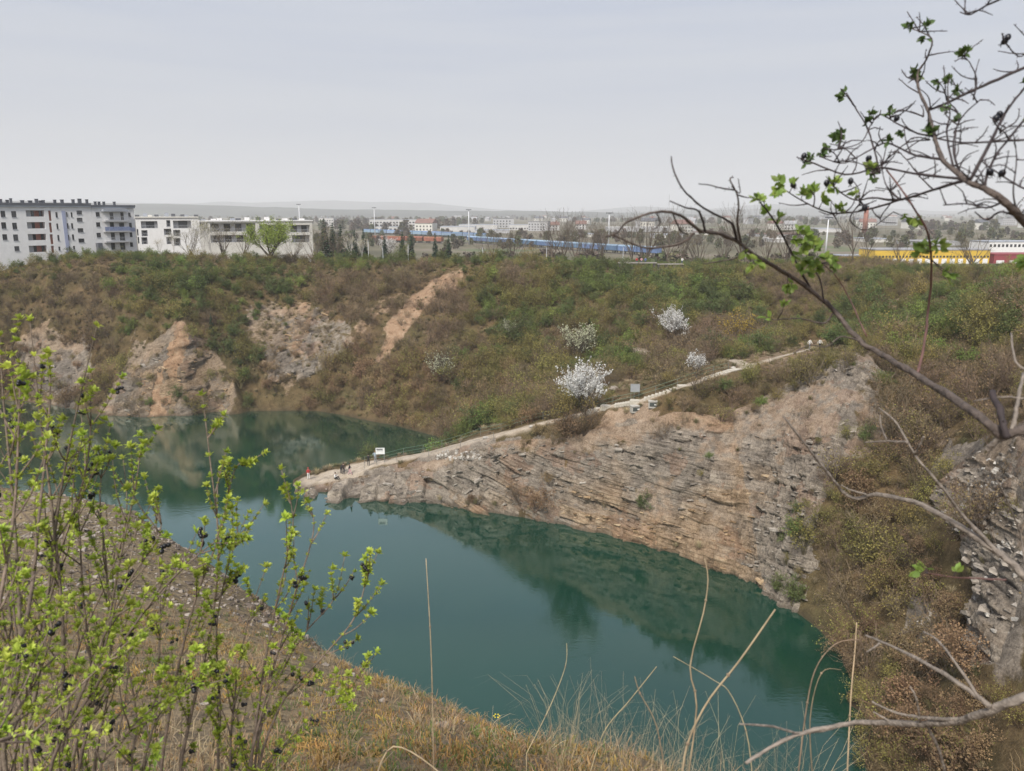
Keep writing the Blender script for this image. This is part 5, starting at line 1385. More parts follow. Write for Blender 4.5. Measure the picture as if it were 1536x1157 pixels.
# ================================================================== SPIT: PEOPLE, RAILINGS, SIGNS, STAIRS
skin = mat('skin', (.42, .27, .20), .6, .05, 5)
def cloth(name, c): return mat('cloth_' + name, c, .9, .12, 9)
blackc, whitec, redc, greyc, bluec, beige, pinkc, denim = cloth('black', (.018, .018, .02)), cloth('white', (.72, .71, .69)), cloth('red', (.42, .035, .035)), cloth('grey', (.25, .26, .28)), cloth('blue', (.10, .16, .34)), cloth('beige', (.5, .44, .36)), cloth('pink', (.6, .34, .36)), cloth('denim', (.07, .10, .17))
hairm = mat('hair_dark', (.03, .02, .014), .7, .2, 20); hairb = mat('hair_fair', (.22, .13, .06), .7, .2, 20)
def person(loc, rz, label, top, legs, hair, pose='stand', shoes=None, s=1.0, group=None, long_hair=False):
    """one continuous skinned figure posed from a joint skeleton; clothes are colours on that surface"""
    J = {'pel': (0, 0, .95), 'wai': (0, .01, 1.1), 'che': (0, 0, 1.32), 'nec': (0, -.01, 1.48), 'chi': (0, -.02, 1.56), 'hed': (0, -.02, 1.66), 'crn': (0, 0, 1.75)}
    for sd, k in ((-1, 'L'), (1, 'R')):
        J['hip' + k] = (sd * .095, 0, .90); J['kne' + k] = (sd * .105, -.03, .50); J['ank' + k] = (sd * .11, .02, .09); J['toe' + k] = (sd * .13, -.17, .035)
        J['sho' + k] = (sd * .18, 0, 1.42); J['elb' + k] = (sd * .25, .02, 1.14); J['wri' + k] = (sd * .25, -.07, .90); J['han' + k] = (sd * .245, -.10, .81)
    if pose == 'walk':
        J['kneL'] = (-.10, -.16, .52); J['ankL'] = (-.10, -.24, .12); J['toeL'] = (-.10, -.42, .06); J['ankR'] = (.10, .28, .14); J['kneR'] = (.10, .06, .50); J['toeR'] = (.10, .12, .03)
        J['elbL'] = (-.25, .14, 1.16); J['wriL'] = (-.25, .12, .92); J['hanL'] = (-.25, .08, .83); J['elbR'] = (.25, -.08, 1.15); J['wriR'] = (.24, -.24, .98); J['hanR'] = (.24, -.30, .91)
    if pose == 'bend':
        for k, v in {'wai': (0, -.10, 1.06), 'che': (0, -.28, 1.18), 'nec': (0, -.42, 1.26), 'chi': (0, -.49, 1.28), 'hed': (0, -.55, 1.32), 'crn': (0, -.60, 1.38)}.items(): J[k] = v
        for sd, k in ((-1, 'L'), (1, 'R')): J['sho' + k] = (sd * .18, -.36, 1.22); J['elb' + k] = (sd * .22, -.42, .95); J['wri' + k] = (sd * .16, -.48, .74); J['han' + k] = (sd * .14, -.52, .66)
    if pose == 'hips':
        for sd, k in ((-1, 'L'), (1, 'R')): J['elb' + k] = (sd * .38, .06, 1.20); J['wri' + k] = (sd * .20, -.06, 1.06); J['han' + k] = (sd * .15, -.08, 1.02)
    if pose == 'lean':
        for sd, k in ((-1, 'L'), (1, 'R')): J['elb' + k] = (sd * .26, -.16, 1.16); J['wri' + k] = (sd * .2, -.40, 1.10); J['han' + k] = (sd * .18, -.49, 1.09)
    if pose == 'sit':
        dz = -.78
        for k in ('pel', 'wai', 'che', 'nec', 'chi', 'hed', 'crn'): v = J[k]; J[k] = (v[0], v[1] - (.05 if k not in ('pel', 'wai') else 0), v[2] + dz)
        for sd, k in ((-1, 'L'), (1, 'R')):
            J['hip' + k] = (sd * .10, -.02, .13); J['kne' + k] = (sd * .17, -.40, .44); J['ank' + k] = (sd * .12, -.62, .10); J['toe' + k] = (sd * .13, -.80, .05)
            J['sho' + k] = (sd * .18, -.05, 1.42 + dz); J['elb' + k] = (sd * .26, -.18, 1.20 + dz); J['wri' + k] = (sd * .16, -.38, .50); J['han' + k] = (sd * .08, -.44, .50)
    RAD = {'pel': (.155, .115), 'wai': (.14, .10), 'che': (.165, .115), 'nec': (.058, .06), 'chi': (.062, .068), 'hed': (.078, .098), 'crn': (.06, .07), 'hip': (.09, .09), 'kne': (.062, .062), 'ank': (.042, .045), 'toe': (.042, .03), 'sho': (.062, .062), 'elb': (.046, .046), 'wri': (.03, .03), 'han': (.036, .022)}
    ks = list(J); E = [('pel', 'wai'), ('wai', 'che'), ('che', 'nec'), ('nec', 'chi'), ('chi', 'hed'), ('hed', 'crn')]
    for k in 'LR': E += [('pel', 'hip' + k), ('hip' + k, 'kne' + k), ('kne' + k, 'ank' + k), ('ank' + k, 'toe' + k), ('che', 'sho' + k), ('sho' + k, 'elb' + k), ('elb' + k, 'wri' + k), ('wri' + k, 'han' + k)]
    me_ = bpy.data.meshes.new('sk'); me_.from_pydata([J[k] for k in ks], [(ks.index(a), ks.index(b)) for a, b in E], [])
    o = bpy.data.objects.new('sk', me_); COL.objects.link(o)
    md = o.modifiers.new('skin', 'SKIN')
    for i, k in enumerate(ks):
        sv = me_.skin_vertices[0].data[i]; sv.radius = RAD[k[:3]]; sv.use_root = (k == 'pel')
    o.modifiers.new('sub', 'SUBSURF').levels = 1
    dg = bpy.context.evaluated_depsgraph_get(); ev = o.evaluated_get(dg); me2 = bpy.data.meshes.new_from_object(ev)
    bpy.data.objects.remove(o)
    nV = len(me2.vertices); c = np.empty(nV * 3); me2.vertices.foreach_get('co', c); c = c.reshape(-1, 3)
    jp = np.array([J[k] for k in ks]); seg = []
    # nearest bone decides the garment
    bones = [(a, b) for a, b in E]; best = np.full(nV, 1e9); which = np.zeros(nV, int)
    for bi_, (a, b) in enumerate(bones):
        A_, B_ = np.array(J[a]), np.array(J[b]); l = ((B_ - A_) ** 2).sum() + 1e-9; t = np.clip(((c - A_) @ (B_ - A_)) / l, 0, 1); d = np.linalg.norm(c - A_ - t[:, None] * (B_ - A_), axis=1)
        k = d < best; best[k] = d[k]; which[k] = bi_
    cls = []
    for a, b in bones:
        n = b[:3]
        cls.append(1 if n in ('wai', 'che', 'sho', 'elb', 'wri') or (a == 'che' and n == 'nec') else 2 if n in ('hip', 'kne', 'ank') else 3 if n == 'toe' else 0)
    me2.materials.clear()
    for m_ in (skin, top, legs, shoes or blackc): me2.materials.append(m_)
    for p in me2.polygons:
        v = [cls[which[i]] for i in p.vertices]; p.material_index = max(set(v), key=v.count)
    me2.shade_smooth()
    s *= 1.08
    e = link('person', me2); e.location = tuple(loc); e.rotation_euler = (0, 0, rz); e.scale = (s, s, s)
    tag(e, label, 'person', group)
    hd = Vector(J['hed']); cr = Vector(J['crn'])
    hb = MB(); hb.blob(hd + (cr - hd) * .35 + Vector((0, .025, 0)), .108, 4, (.92, 1.02, 1.0), .03, 2)
    if long_hair: hb.blob(hd + Vector((0, .06, -.12)), .09, 6, (.9, .6, 1.5), .03, 2)
    hb.build('hair', hair, e, True)
    nb = MB(); f = (Vector((0, -1, 0)) if pose != 'bend' else Vector((0, -.6, -.8)))
    nb.blob(hd + f * .10 + Vector((0, 0, -.02)), .018, 1, (1, 1, 1.4), 0, 1); nb.build('nose', skin, e, True)
    return e
from mathutils.bvhtree import BVHTree
def bvh_of(me_, box):
    c = np.empty(len(me_.vertices) * 3); me_.vertices.foreach_get('co', c); c = c.reshape(-1, 3)
    f = np.empty(len(me_.polygons) * 4, np.int32); me_.polygons.foreach_get('vertices', f); f = f.reshape(-1, 4)
    k = c[f[:, 0]]; k = (k[:, 0] > box[0]) & (k[:, 0] < box[1]) & (k[:, 1] > box[2]) & (k[:, 1] < box[3]); f = f[k]
    u, inv = np.unique(f, return_inverse=True)
    return BVHTree.FromPolygons(c[u].tolist(), inv.reshape(-1, 4).tolist())
TREES_ = [bvh_of(terrain.data, (-46, 60, 84, 165)), bvh_of(bpy.data.objects['quarry_rock_face'].data, (-46, 60, 60, 165))]
def cast(o, d):
    best = None
    for t in TREES_:
        h = t.ray_cast(Vector(o), Vector(d).normalized())
        if h[0] is not None and (best is None or h[3] < best[1]): best = (h[0], h[3])
    return best[0] if best else None
def spit_at(px, py):
    """surface seen through a pixel on the spit or the hillside behind it"""
    h = cast(CAMP, ray(px, py)); return h if h is not None else ground_at(px, py, 60.0)
def on(px, py, zoff=0.0): return spit_at(px, py) + Vector((0, 0, zoff))
def zdown(x, y):
    h = cast((x, y, 80), (0, 0, -1)); return h.z if h is not None else gz(x, y)
def pathpt(px):
    """point on the trodden path in the photo column px"""
    a = [p[0] for p in PATHD]; i = max(0, min(len(a) - 2, int(np.searchsorted(a, px)) - 1)); t = (px - a[i]) / (a[i + 1] - a[i])
    p = path3[i] * (1 - t) + path3[i + 1] * t
    return Vector((p[0], p[1], zdown(p[0], p[1])))
person(spit_at(463, 719), R(200), 'person in a red top and white trousers standing at the water end of the spit', redc, whitec, redc, 'stand', whitec)
person(spit_at(503, 719), R(60), 'person in a white top sitting on the rock near the tip', whitec, blackc, hairm, 'sit', s=1.05)
person(spit_at(512, 711), R(150), 'person in dark clothes bending forward behind the sitting person', blackc, blackc, hairb, 'bend')
person(spit_at(516, 712), R(170), 'second dark-clothed person close behind the bending one', cloth('brown', (.05, .035, .03)), blackc, hairm, 'stand')
person(spit_at(525, 713), R(100), 'person in a black jacket and pale trousers on the spit', blackc, pinkc, hairm, 'walk', long_hair=True)
person(spit_at(553, 699), R(180), 'person all in black standing by the railing', blackc, blackc, hairm, 'stand')
person(spit_at(563, 694), R(160), 'person in a grey-blue jacket beside the white sign', cloth('greyblue', (.30, .37, .42)), greyc, hairb, 'hips')
person(on(1214, 525), R(20), 'person in a white top on the upper path, left of the two', whitec, greyc, hairm, 'walk', group=None)
person(on(1229, 525), R(15), 'person in a white top and black trousers on the upper path, right of the two', whitec, blackc, hairm, 'walk')
# --- railing
railg = mat('railing_green', (.16, .24, .17), .6, .15, 3)
steel = mat('post_steel', (.16, .16, .15), .6, .2, 3)
def railing(pts, h, label, m, spacing=3.0, cables=(1.0, .55), name='railing', pr=.035, cr=.02):
    pts = [Vector(p) for p in pts]; base = pts[0]
    e = empty(name, base, 0, label, 'railing')
    L_ = [0]
    for a, b in zip(pts[:-1], pts[1:]): L_.append(L_[-1] + (b - a).length)
    n = max(2, int(L_[-1] / spacing)); P_ = []
    for i in range(n + 1):
        t = L_[-1] * i / n; j = max(0, min(len(pts) - 2, int(np.searchsorted(L_, t)) - 1)); f = (t - L_[j]) / (L_[j + 1] - L_[j] + 1e-9)
        q_ = pts[j].lerp(pts[j + 1], f); q_.z = zdown(q_.x, q_.y); P_.append(q_)
    for q_ in P_:
        b = MB(); b.tube([q_ - base - Vector((0, 0, .3)), q_ - base + Vector((0, 0, h))], pr, 6); b.build('post', steel, e)
    for c_ in cables:
        b = MB(); b.tube([q_ - base + Vector((0, 0, h * c_)) for q_ in P_], cr, 5); b.build('rail', m, e)
    return e
def offs(px, dx, dy):
    p = pathpt(px); return Vector((p.x + dx, p.y + dy, 0))
railing([offs(x, -.1, 1.6) for x in (545, 600, 640, 700, 760, 800, 850)], 1.15, 'green cable railing along the lake side of the spit path', railg)
railing([offs(x, .1, -1.3) for x in (548, 580, 620, 660, 700, 740)], 1.0, 'thin post railing along the cliff side of the spit path', steel, 4.2, (.97, .5), 'railing', .03, .012)
railing([offs(x, 0, .95) for x in (890, 930, 960, 1000, 1030, 1060, 1095)], 1.05, 'green handrail beside the stone stairs', railg, 2.6, (1.0, .5))
# --- stone stairs with landings
stone = mat('stair_stone', (.47, .43, .36), .9, .14, 3, bump=.2)
st = empty('stone_stairs', pathpt(893), 0, 'pale stone stairs climbing the hillside beside the info board', 'stairs')
b0 = Vector(st.location)
def step_at(px0, px1, n):
    for i in range(n):
        a = pathpt(px0 + (px1 - px0) * i / n); b = pathpt(px0 + (px1 - px0) * (i + 1) / n); d = (b - a); yaw = math.atan2(d.y, d.x); L_ = Vector((d.x, d.y)).length
        mb = MB(); Mx = Matrix.Translation(a - b0) @ Matrix.Rotation(yaw, 4, 'Z'); mb.box(.0, max(L_ * .78, .30), -.55, .55, -.25, .12 + max(0, d.z) * .5, Mx); mb.build('step', stone, st)
step_at(882, 902, 2); step_at(902, 922, 1); step_at(922, 945, 6); step_at(945, 964, 1); step_at(966, 1016, 9); step_at(1017, 1034, 1); step_at(1055, 1094, 8); step_at(1094, 1110, 1)
# --- signs
boardw = mat('sign_white', (.72, .72, .70), .6, .05, 2); inkm = mat('sign_ink', (.05, .05, .06), .7, .1, 2); boardg = mat('sign_grey', (.30, .31, .32), .6, .08, 2)
def sign(loc, w_, h, z0, label, bm_, lines, rz=0.0, cat='sign', name='sign_board'):
    e = empty(name, loc, rz, label, cat)
    for s_ in (-1, 1):
        b = MB(); b.tube([(s_ * w_ * .44, .05, -.3), (s_ * w_ * .44, .05, z0 + h)], .035, 8); b.build('post', steel, e)
    b = MB(); b.box(-w_ / 2, w_ / 2, -.02, .012, z0, z0 + h); bo = b.build('board', bm_, e)
    b = MB(); t = .03
    b.box(-w_ / 2 - t, w_ / 2 + t, -.03, .014, z0 + h, z0 + h + t); b.box(-w_ / 2 - t, w_ / 2 + t, -.03, .014, z0 - t, z0); b.box(-w_ / 2 - t, -w_ / 2, -.03, .014, z0, z0 + h); b.box(w_ / 2, w_ / 2 + t, -.03, .014, z0, z0 + h); b.build('frame', steel, bo)
    for (x0, x1, y0, y1) in lines:
        b = MB(); b.box(-w_ / 2 + w_ * x0, -w_ / 2 + w_ * x1, -.026, -.021, z0 + h * y0, z0 + h * y1); b.build('print', inkm, bo)
sign(spit_at(571, 696), 1.35, 1.0, 1.55, 'white notice board on two posts beside the spit railing', boardw, [(.10, .26, .66, .86), (.28, .44, .66, .84), (.46, .58, .66, .86), (.60, .78, .66, .84), (.10, .50, .50, .56), (.53, .80, .50, .56)], R(3))
sign(pathpt(955) + Vector((0, 1.6, -.1)), 1.25, 1.1, 1.0, 'grey information board on two posts at the stair landing', boardg, [], R(-4))
# --- two bins on the slope below the stairs
conc = mat('bin_concrete', (.42, .40, .36), .9, .12, 4); bind = mat('bin_dark', (.06, .07, .065), .7, .2, 3)
def bin_(px, py, rz, label):
    e = empty('litter_bin', on(px, py), rz, label, 'litter bin')
    b = MB(); b.box(-.55, .55, -.4, .4, -.25, .62); b.build('body', conc, e)
    b = MB(); b.box(-.42, .5, -.43, -.404, .0, .5); b.build('front_panel', bind, e)
    b = MB(); b.box(-.6, .6, -.46, .44, .625, .70); b.build('lid', conc, e)
    b = MB(); b.box(.2, .5, -.452, -.434, .18, .34); b.build('label_plate', boardw, e)
bin_(952, 616, R(14), 'pale concrete bin with a dark front, left of two below the info board')
bin_(979, 609, R(-8), 'dark-fronted bin, right of two below the info board')
# --- stones beside the path
for px, py, s_, lb in [(921, 586, 1.3, 'dark grey boulder on the slope behind the white blossoming tree'), (654, 668, .8, 'low brown boulder at the edge of the spit path'), (1100, 553, .6, 'pale stone at the fork of the upper path'), (797, 641, .55, 'white stone at the railing left of the blossoming tree'), (728, 658, .7, 'pale rock beside the spit path below the railing')]:
    p = on(px, py); mb = MB(); mb.blob((0, 0, .2), .5, int(px), (1.2, .9, .6), .22, 2)
    o = mb.build('boulder', [rkGrey, rkTan, rkWhite][int(px) % 3] if s_ > .7 else rkWhite); o.location = p; o.scale = (s_, s_, s_); tag(o, lb, 'boulder')
rb_ = []
for i in range(90):
    p = spit_at(rnd.uniform(655, 720) , rnd.uniform(676, 690)); rb_.append((p.x, p.y, p.z))
rb_ = np.array(rb_); sr = rg.uniform(.12, .42, len(rb_))
scatter('path_rubble', rb_, rg.uniform(-.4, .4, (len(rb_), 3)) * np.array([1, 1, 8]), np.stack([sr, sr, sr * 1.6], 1), rg.integers(10, 13, len(rb_)), SL, None, terrain)
# --- viewing tables on the far rim
wood = mat('timber_grey', (.27, .25, .22), .9, .15, 3)
def table(px0, px1, py, Y, label):
    a = atY(px0, py, Y); b = atY(px1, py, Y); zg = gz((a[0] + b[0]) / 2, Y)
    top = (a[2] + b[2]) / 2; L_ = b[0] - a[0]; zg = min(zg, top - .9)
    e = empty('viewing_counter', (a[0], Y, zg), 0, label, 'table'); h = top - zg
    t = MB(); t.box(0, L_, -.5, .5, h - .28, h); t.build('top', wood, e)
    for k in range(4):
        x = L_ * (.06 + .88 * k / 3); c_ = MB(); c_.box(x - .3, x + .3, -.35, .35, -.5, h - .282); c_.build('support', mat('timber_dark', (.08, .075, .07), .9, .15, 3), e)
    t = MB(); t.box(0, L_, .9, 1.3, .35, .45); t.build('bench_plank', wood, e)
    return zg
zg = table(927, 985, 393.5, 186.5, 'long grey viewing counter on the far rim, left half')
table(986, 1025, 395.5, 186.2, 'shorter grey viewing counter on the far rim, right half')
for px, c_, l_, lb in [(955, redc, denim, 'person in red behind the viewing counter, leftmost'), (962, pinkc, denim, 'person in a pink top behind the viewing counter'), (968, bluec, denim, 'person in blue behind the viewing counter, right of the red one'), (1023, whitec, denim, 'person in white at the right end of the viewing counter')]:
    a = atY(px, 395, 188.3); person((a[0], 188.3, max(gz(a[0], 188.3), atY(px, 387, 188.3)[2] - 1.72)), R(rnd.uniform(-20, 20)), lb, c_, l_, hairm, 'lean')
# thin white poles along the rim road
for px, yt, lb in [(935, 372, 'thin white pole left of the viewing counters'), (820, 372, 'thin white pole at the rim below the blue train'), (612, 368, 'thin white pole among the spruces'), (574, 372, 'thin pole right of the close spruce pair'), (552, 362, 'thin pole in front of the spruce pair'), (724, 372, 'thin pole at the rim right of the spruces'), (282, 372, 'thin pole in front of the cream block')]:
    p = atY(px, yt, 200); z = gz(p[0], 200); e = empty('pole', (p[0], 200, z), 0, lb, 'pole')
    b = MB(); b.tube([(0, 0, -.3), (0, 0, p[2] - z)], [.09, .06], 6); b.build('shaft', mastm, e); b = MB(); b.tube([(0, 0, p[2] - z), (0, 0, p[2] - z + .15)], [.1, .1], 6); b.build('cap', zinc, e)
# ================================================================== FOREGROUND
def leaf_shape(mb, base, d, n, l, w_, curl=.15):
    """a folded, pointed leaf: midrib lower than the rims"""
    d = Vector(d).normalized(); n = Vector(n); s_ = d.cross(n).normalized(); n = s_.cross(d).normalized(); b = Vector(base)
    r0 = b; r1 = b + d * l * .45 - n * l * .02; r2 = b + d * l + n * l * curl
    a1 = b + d * l * .32 + s_ * w_ + n * w_ * .45; a2 = b + d * l * .68 + s_ * w_ * .8 + n * w_ * .5 + n * l * curl * .5
    c1 = b + d * l * .32 - s_ * w_ + n * w_ * .45; c2 = b + d * l * .68 - s_ * w_ * .8 + n * w_ * .5 + n * l * curl * .5
    m2 = b + d * l * .72 + n * l * curl * .4
    mb.add([r0, a1, r1, c1, a2, m2, c2, r2], [(0, 1, 2), (0, 2, 3), (1, 4, 5, 2), (3, 2, 5, 6), (4, 7, 5), (5, 7, 6)])
privl = mat('privet_leaf', (.40, .50, .07), .55, .25, 30, rand=.22, trans=.4)
privl2 = mat('privet_leaf_young', (.52, .60, .11), .55, .2, 30, rand=.2, trans=.4)
privb = mat('privet_bark', (.17, .13, .098), .85, .3, 40, bump=.3, rand=.2)
berrym = mat('berry_black', (.008, .008, .012), .35, .2, 40)
def cluster(seed, m, n=11, l=.025):
    rr = random.Random(seed); mb = MB()
    for k in range(n):
        a = k * 2.4 + rr.uniform(-.4, .4); el = rr.uniform(.25, 1.25); d = Vector((math.cos(a) * math.cos(el), math.sin(a) * math.cos(el), math.sin(el)))
        leaf_shape(mb, Vector((0, 0, 0)) + d * .002, d, Vector((-math.cos(a) * math.sin(el), -math.sin(a) * math.sin(el), math.cos(el))), l * rr.uniform(.65, 1.15), l * .24 * rr.uniform(.8, 1.2), rr.uniform(-.25, .1))
    return mb.mesh('cluster_%d' % seed, m, True)
CLU = [cluster(1, privl), cluster(2, privl, 9), cluster(3, privl2, 10), cluster(4, privl2, 8, .021), cluster(5, privl, 13)]
def berries(seed):
    rr = random.Random(seed); mb = MB()
    for k in range(rr.randint(3, 6)):
        mb.blob((rr.uniform(-.011, .011), rr.uniform(-.011, .011), rr.uniform(-.012, .012)), rr.uniform(.0042, .0055), k, (1, 1, 1.1), .03, 2)
    return mb.mesh('berries_%d' % seed, berrym, True)
BER = [berries(i) for i in range(4)]
def spline(pts, n):
    P_ = np.array([tuple(p) for p in pts]); m = len(P_)
    if m < 3: return [Vector(P_[0] * (1 - t) + P_[-1] * t) for t in np.linspace(0, 1, n)]
    o = []
    for t in np.linspace(0, m - 1.0001, n):
        i = int(t); f = t - i; p0 = P_[max(i - 1, 0)]; p1 = P_[i]; p2 = P_[i + 1]; p3 = P_[min(i + 2, m - 1)]
        o.append(Vector(.5 * ((2 * p1) + (-p0 + p2) * f + (2 * p0 - 5 * p1 + 4 * p2 - p3) * f * f + (-p0 + 3 * p1 - 3 * p2 + p3) * f ** 3)))
    return o
UPV3 = Vector((0, 0, 1))
def privet(stems, label, seed, nclu, side=1.0, nber=10):
    """stems: list of [(px,py,dist)...] from the foot upward"""
    rr = random.Random(seed); f0 = atdist(*stems[0][0]); e = empty('privet_shrub', (f0[0], f0[1], gz(f0[0], f0[1])), 0, label, 'shrub')
    b0 = Vector(e.location); nodes = []; ends = []
    for sp_ in stems:
        P_ = [Vector(atdist(*q)) for q in sp_]
        ft = P_[0].copy(); foot = Vector((ft.x + rr.uniform(-.05, .05), ft.y + rr.uniform(.0, .1), 0)); foot.z = gz(foot.x, foot.y) - .03
        if foot.z < ft.z: P_ = [foot] + P_
        pl = spline(P_, 26); Lt = sum((pl[i + 1] - pl[i]).length for i in range(25))
        r0 = .0062 * min(1.3, Lt / 1.6); mb = MB()
        mb.tube([p - b0 for p in pl], [max(.0011, r0 * (1 - .86 * i / 25)) for i in range(26)], 7)
        vis = [p for p in pl]
        for i in range(4, 26):
            nodes.append((pl[i], (pl[min(i + 1, 25)] - pl[i - 1]).normalized(), i / 25))
        # opposite side shoots
        k = 5
        while k < 23:
            for sgn in ((-1, 1) if rr.random() < .6 else (rr.choice((-1, 1)),)):
                t = (pl[k + 1] - pl[k]).normalized(); ax = t.orthogonal().normalized(); ax.rotate(Quaternion(t, rr.uniform(0, 6.28))); d = t.copy(); d.rotate(Quaternion(ax, R(rr.uniform(22, 46)) * sgn))
                ln = rr.uniform(.10, .34) * side * (1.15 - k / 30); sh = [pl[k]]; n = 7
                for q in range(n):
                    d = (d + Vector((rr.uniform(-1, 1), rr.uniform(-1, 1), rr.uniform(-.5, 1))) * .09 + UPV3 * .06).normalized(); sh.append(sh[-1] + d * ln / n)
                mb.tube([p - b0 for p in sh], [max(.0009, .0024 * (1 - .6 * q / n)) for q in range(n + 1)], 5)
                for q in range(2, n + 1): nodes.append((sh[q], d, .6))
                ends.append((sh[-1], d))
            k += rr.choice((1, 2, 2, 3))
        ends.append((pl[-1], (pl[-1] - pl[-2]).normalized()))
        mb.build('stem', privb, e, True)
    def put(lst, me_, nm, s_):
        p, d = lst; o = link(nm, me_, e); o.location = p - b0 + Vector((rr.uniform(-1, 1), rr.uniform(-1, 1), rr.uniform(-1, 1))) * .004
        q = d.to_track_quat('Z', 'Y'); o.rotation_mode = 'QUATERNION'; o.rotation_quaternion = q @ Quaternion((0, 0, 1), rr.uniform(0, 6.28)) @ Quaternion((1, 0, 0), rr.uniform(-.5, .5)); o.scale = (s_, s_, s_)
    n_e = min(len(ends), nclu // 3); rr.shuffle(ends); rr.shuffle(nodes)
    for x in ends[:n_e]: put(x, rr.choice(CLU), 'leaf_cluster', rr.uniform(.6, .92))
    for p, d, h in nodes[:nclu - n_e]: put((p, d), rr.choice(CLU), 'leaf_cluster', rr.uniform(.45, .8))
    fm = MB()                                     # tufts past the first 300: one part
    for p, d, h in nodes[nclu - n_e:nclu - n_e + 330]:
        sz = rr.uniform(.42, .75); q = d.to_track_quat('Z', 'Y') @ Quaternion((0, 0, 1), rr.uniform(0, 6.28)); fm.mi = rr.randrange(2)
        for k in range(8):
            a = k * 2.4 + rr.uniform(-.4, .4); el = rr.uniform(.25, 1.25); dl = q @ Vector((math.cos(a) * math.cos(el), math.sin(a) * math.cos(el), math.sin(el))); nl_ = q @ Vector((-math.cos(a) * math.sin(el), -math.sin(a) * math.sin(el), math.cos(el)))
            leaf_shape(fm, p - b0, dl, nl_, .024 * sz * rr.uniform(.65, 1.15), .0056 * sz * rr.uniform(.8, 1.2), rr.uniform(-.25, .1))
    if fm.v: tag(fm.build('foliage', [privl, privl2], e, True), kind='stuff')
    for x in ends[-nber - 6:]: put((x[0] - x[1] * .03, x[1]), rr.choice(BER), 'berry_cluster', rr.uniform(.9, 1.35))
    return e
privet([[(40,1180,2.0),(60,1000,2.05),(85,780,2.1),(110,640,2.1),(145,490,2.1)], [(90,1180,2.1),(95,960,2.1),(80,780,2.1),(62,640,2.1),(45,482,2.1)], [(10,1180,1.8),(30,980,1.85),(20,760,1.9),(5,600,1.95),(0,505,1.95)], [(-20,1150,1.7),(40,930,1.8),(60,760,1.9),(75,600,2.0),(72,530,2.0)], [(60,1190,1.9),(20,1010,1.9),(-10,830,1.9),(-20,650,1.9)], [(20,1180,2.2),(70,900,2.2),(130,700,2.2),(135,560,2.2)]],
       'leftmost privet shrub with pale green leaf tufts, tallest against the water', 1, 298, 1.1, 12)
privet([[(110,1180,2.2),(150,1000,2.2),(180,840,2.2),(205,720,2.2),(212,655,2.2)], [(140,1180,2.3),(165,1010,2.3),(160,860,2.3),(150,740,2.3),(165,640,2.3)], [(90,1180,2.0),(135,1010,2.0),(190,880,2.0),(240,800,2.0),(232,745,2.0)], [(70,1190,1.9),(150,1020,1.9),(230,900,1.95),(300,830,2.0),(345,800,2.0)], [(120,1190,2.2),(140,1050,2.2),(125,900,2.2),(118,780,2.2),(105,690,2.2)], [(-30,1190,1.5),(60,1090,1.6),(140,1010,1.7),(230,930,1.8)]],
       'second privet shrub from the left, stems leaning right over the gravel bank', 2, 298, 1.0, 12)
privet([[(270,1190,2.3),(285,1080,2.3),(315,950,2.3),(328,820,2.3),(315,690,2.3),(304,595,2.3)], [(215,1190,2.2),(235,1060,2.2),(240,900,2.2),(235,800,2.2),(232,750,2.2)], [(240,1190,2.4),(260,1040,2.4),(290,910,2.4),(330,800,2.4),(352,705,2.4),(380,690,2.4)], [(330,1190,2.3),(330,1060,2.3),(325,940,2.3),(345,840,2.3),(372,770,2.3)], [(200,1190,2.1),(205,1080,2.1),(185,960,2.1),(175,860,2.1)]],
       'middle privet shrub with one slender shoot rising over the lake', 3, 230, .85, 12)
privet([[(375,1190,2.3),(385,1080,2.3),(405,950,2.3),(425,860,2.3),(440,780,2.3),(422,705,2.3)], [(380,1190,2.4),(400,1060,2.4),(450,960,2.4),(500,900,2.4),(517,835,2.4)], [(385,1190,2.4),(420,1060,2.4),(480,990,2.4),(530,930,2.4),(550,870,2.4),(566,830,2.4)], [(370,1190,2.3),(400,1040,2.3),(440,900,2.3),(470,800,2.3),(464,755,2.3)], [(390,1190,2.4),(450,1090,2.4),(520,1040,2.4),(552,985,2.4)], [(345,1190,2.3),(350,1060,2.3),(370,940,2.3),(400,850,2.3)]],
       'rightmost privet shrub with black berries, standing clear against the water', 4, 235, .75, 16)
privet([[(-40,1180,1.6),(-10,960,1.65),(20,780,1.7),(28,640,1.7),(30,560,1.7)], [(30,1190,2.4),(60,950,2.4),(110,800,2.4),(128,700,2.4),(120,610,2.4)], [(0,1190,2.3),(20,1000,2.3),(10,850,2.3),(25,720,2.3),(10,640,2.3)], [(100,1190,2.5),(110,1000,2.5),(170,850,2.5),(190,770,2.5),(185,690,2.5)], [(150,1190,1.9),(190,1100,1.9),(260,1040,1.9),(330,1000,1.9)], [(-30,1190,1.7),(10,1090,1.7),(60,1010,1.7),(90,900,1.7)]],
       'low privet shrub at the lower left corner, behind the tallest stems', 7, 290, 1.0, 8)
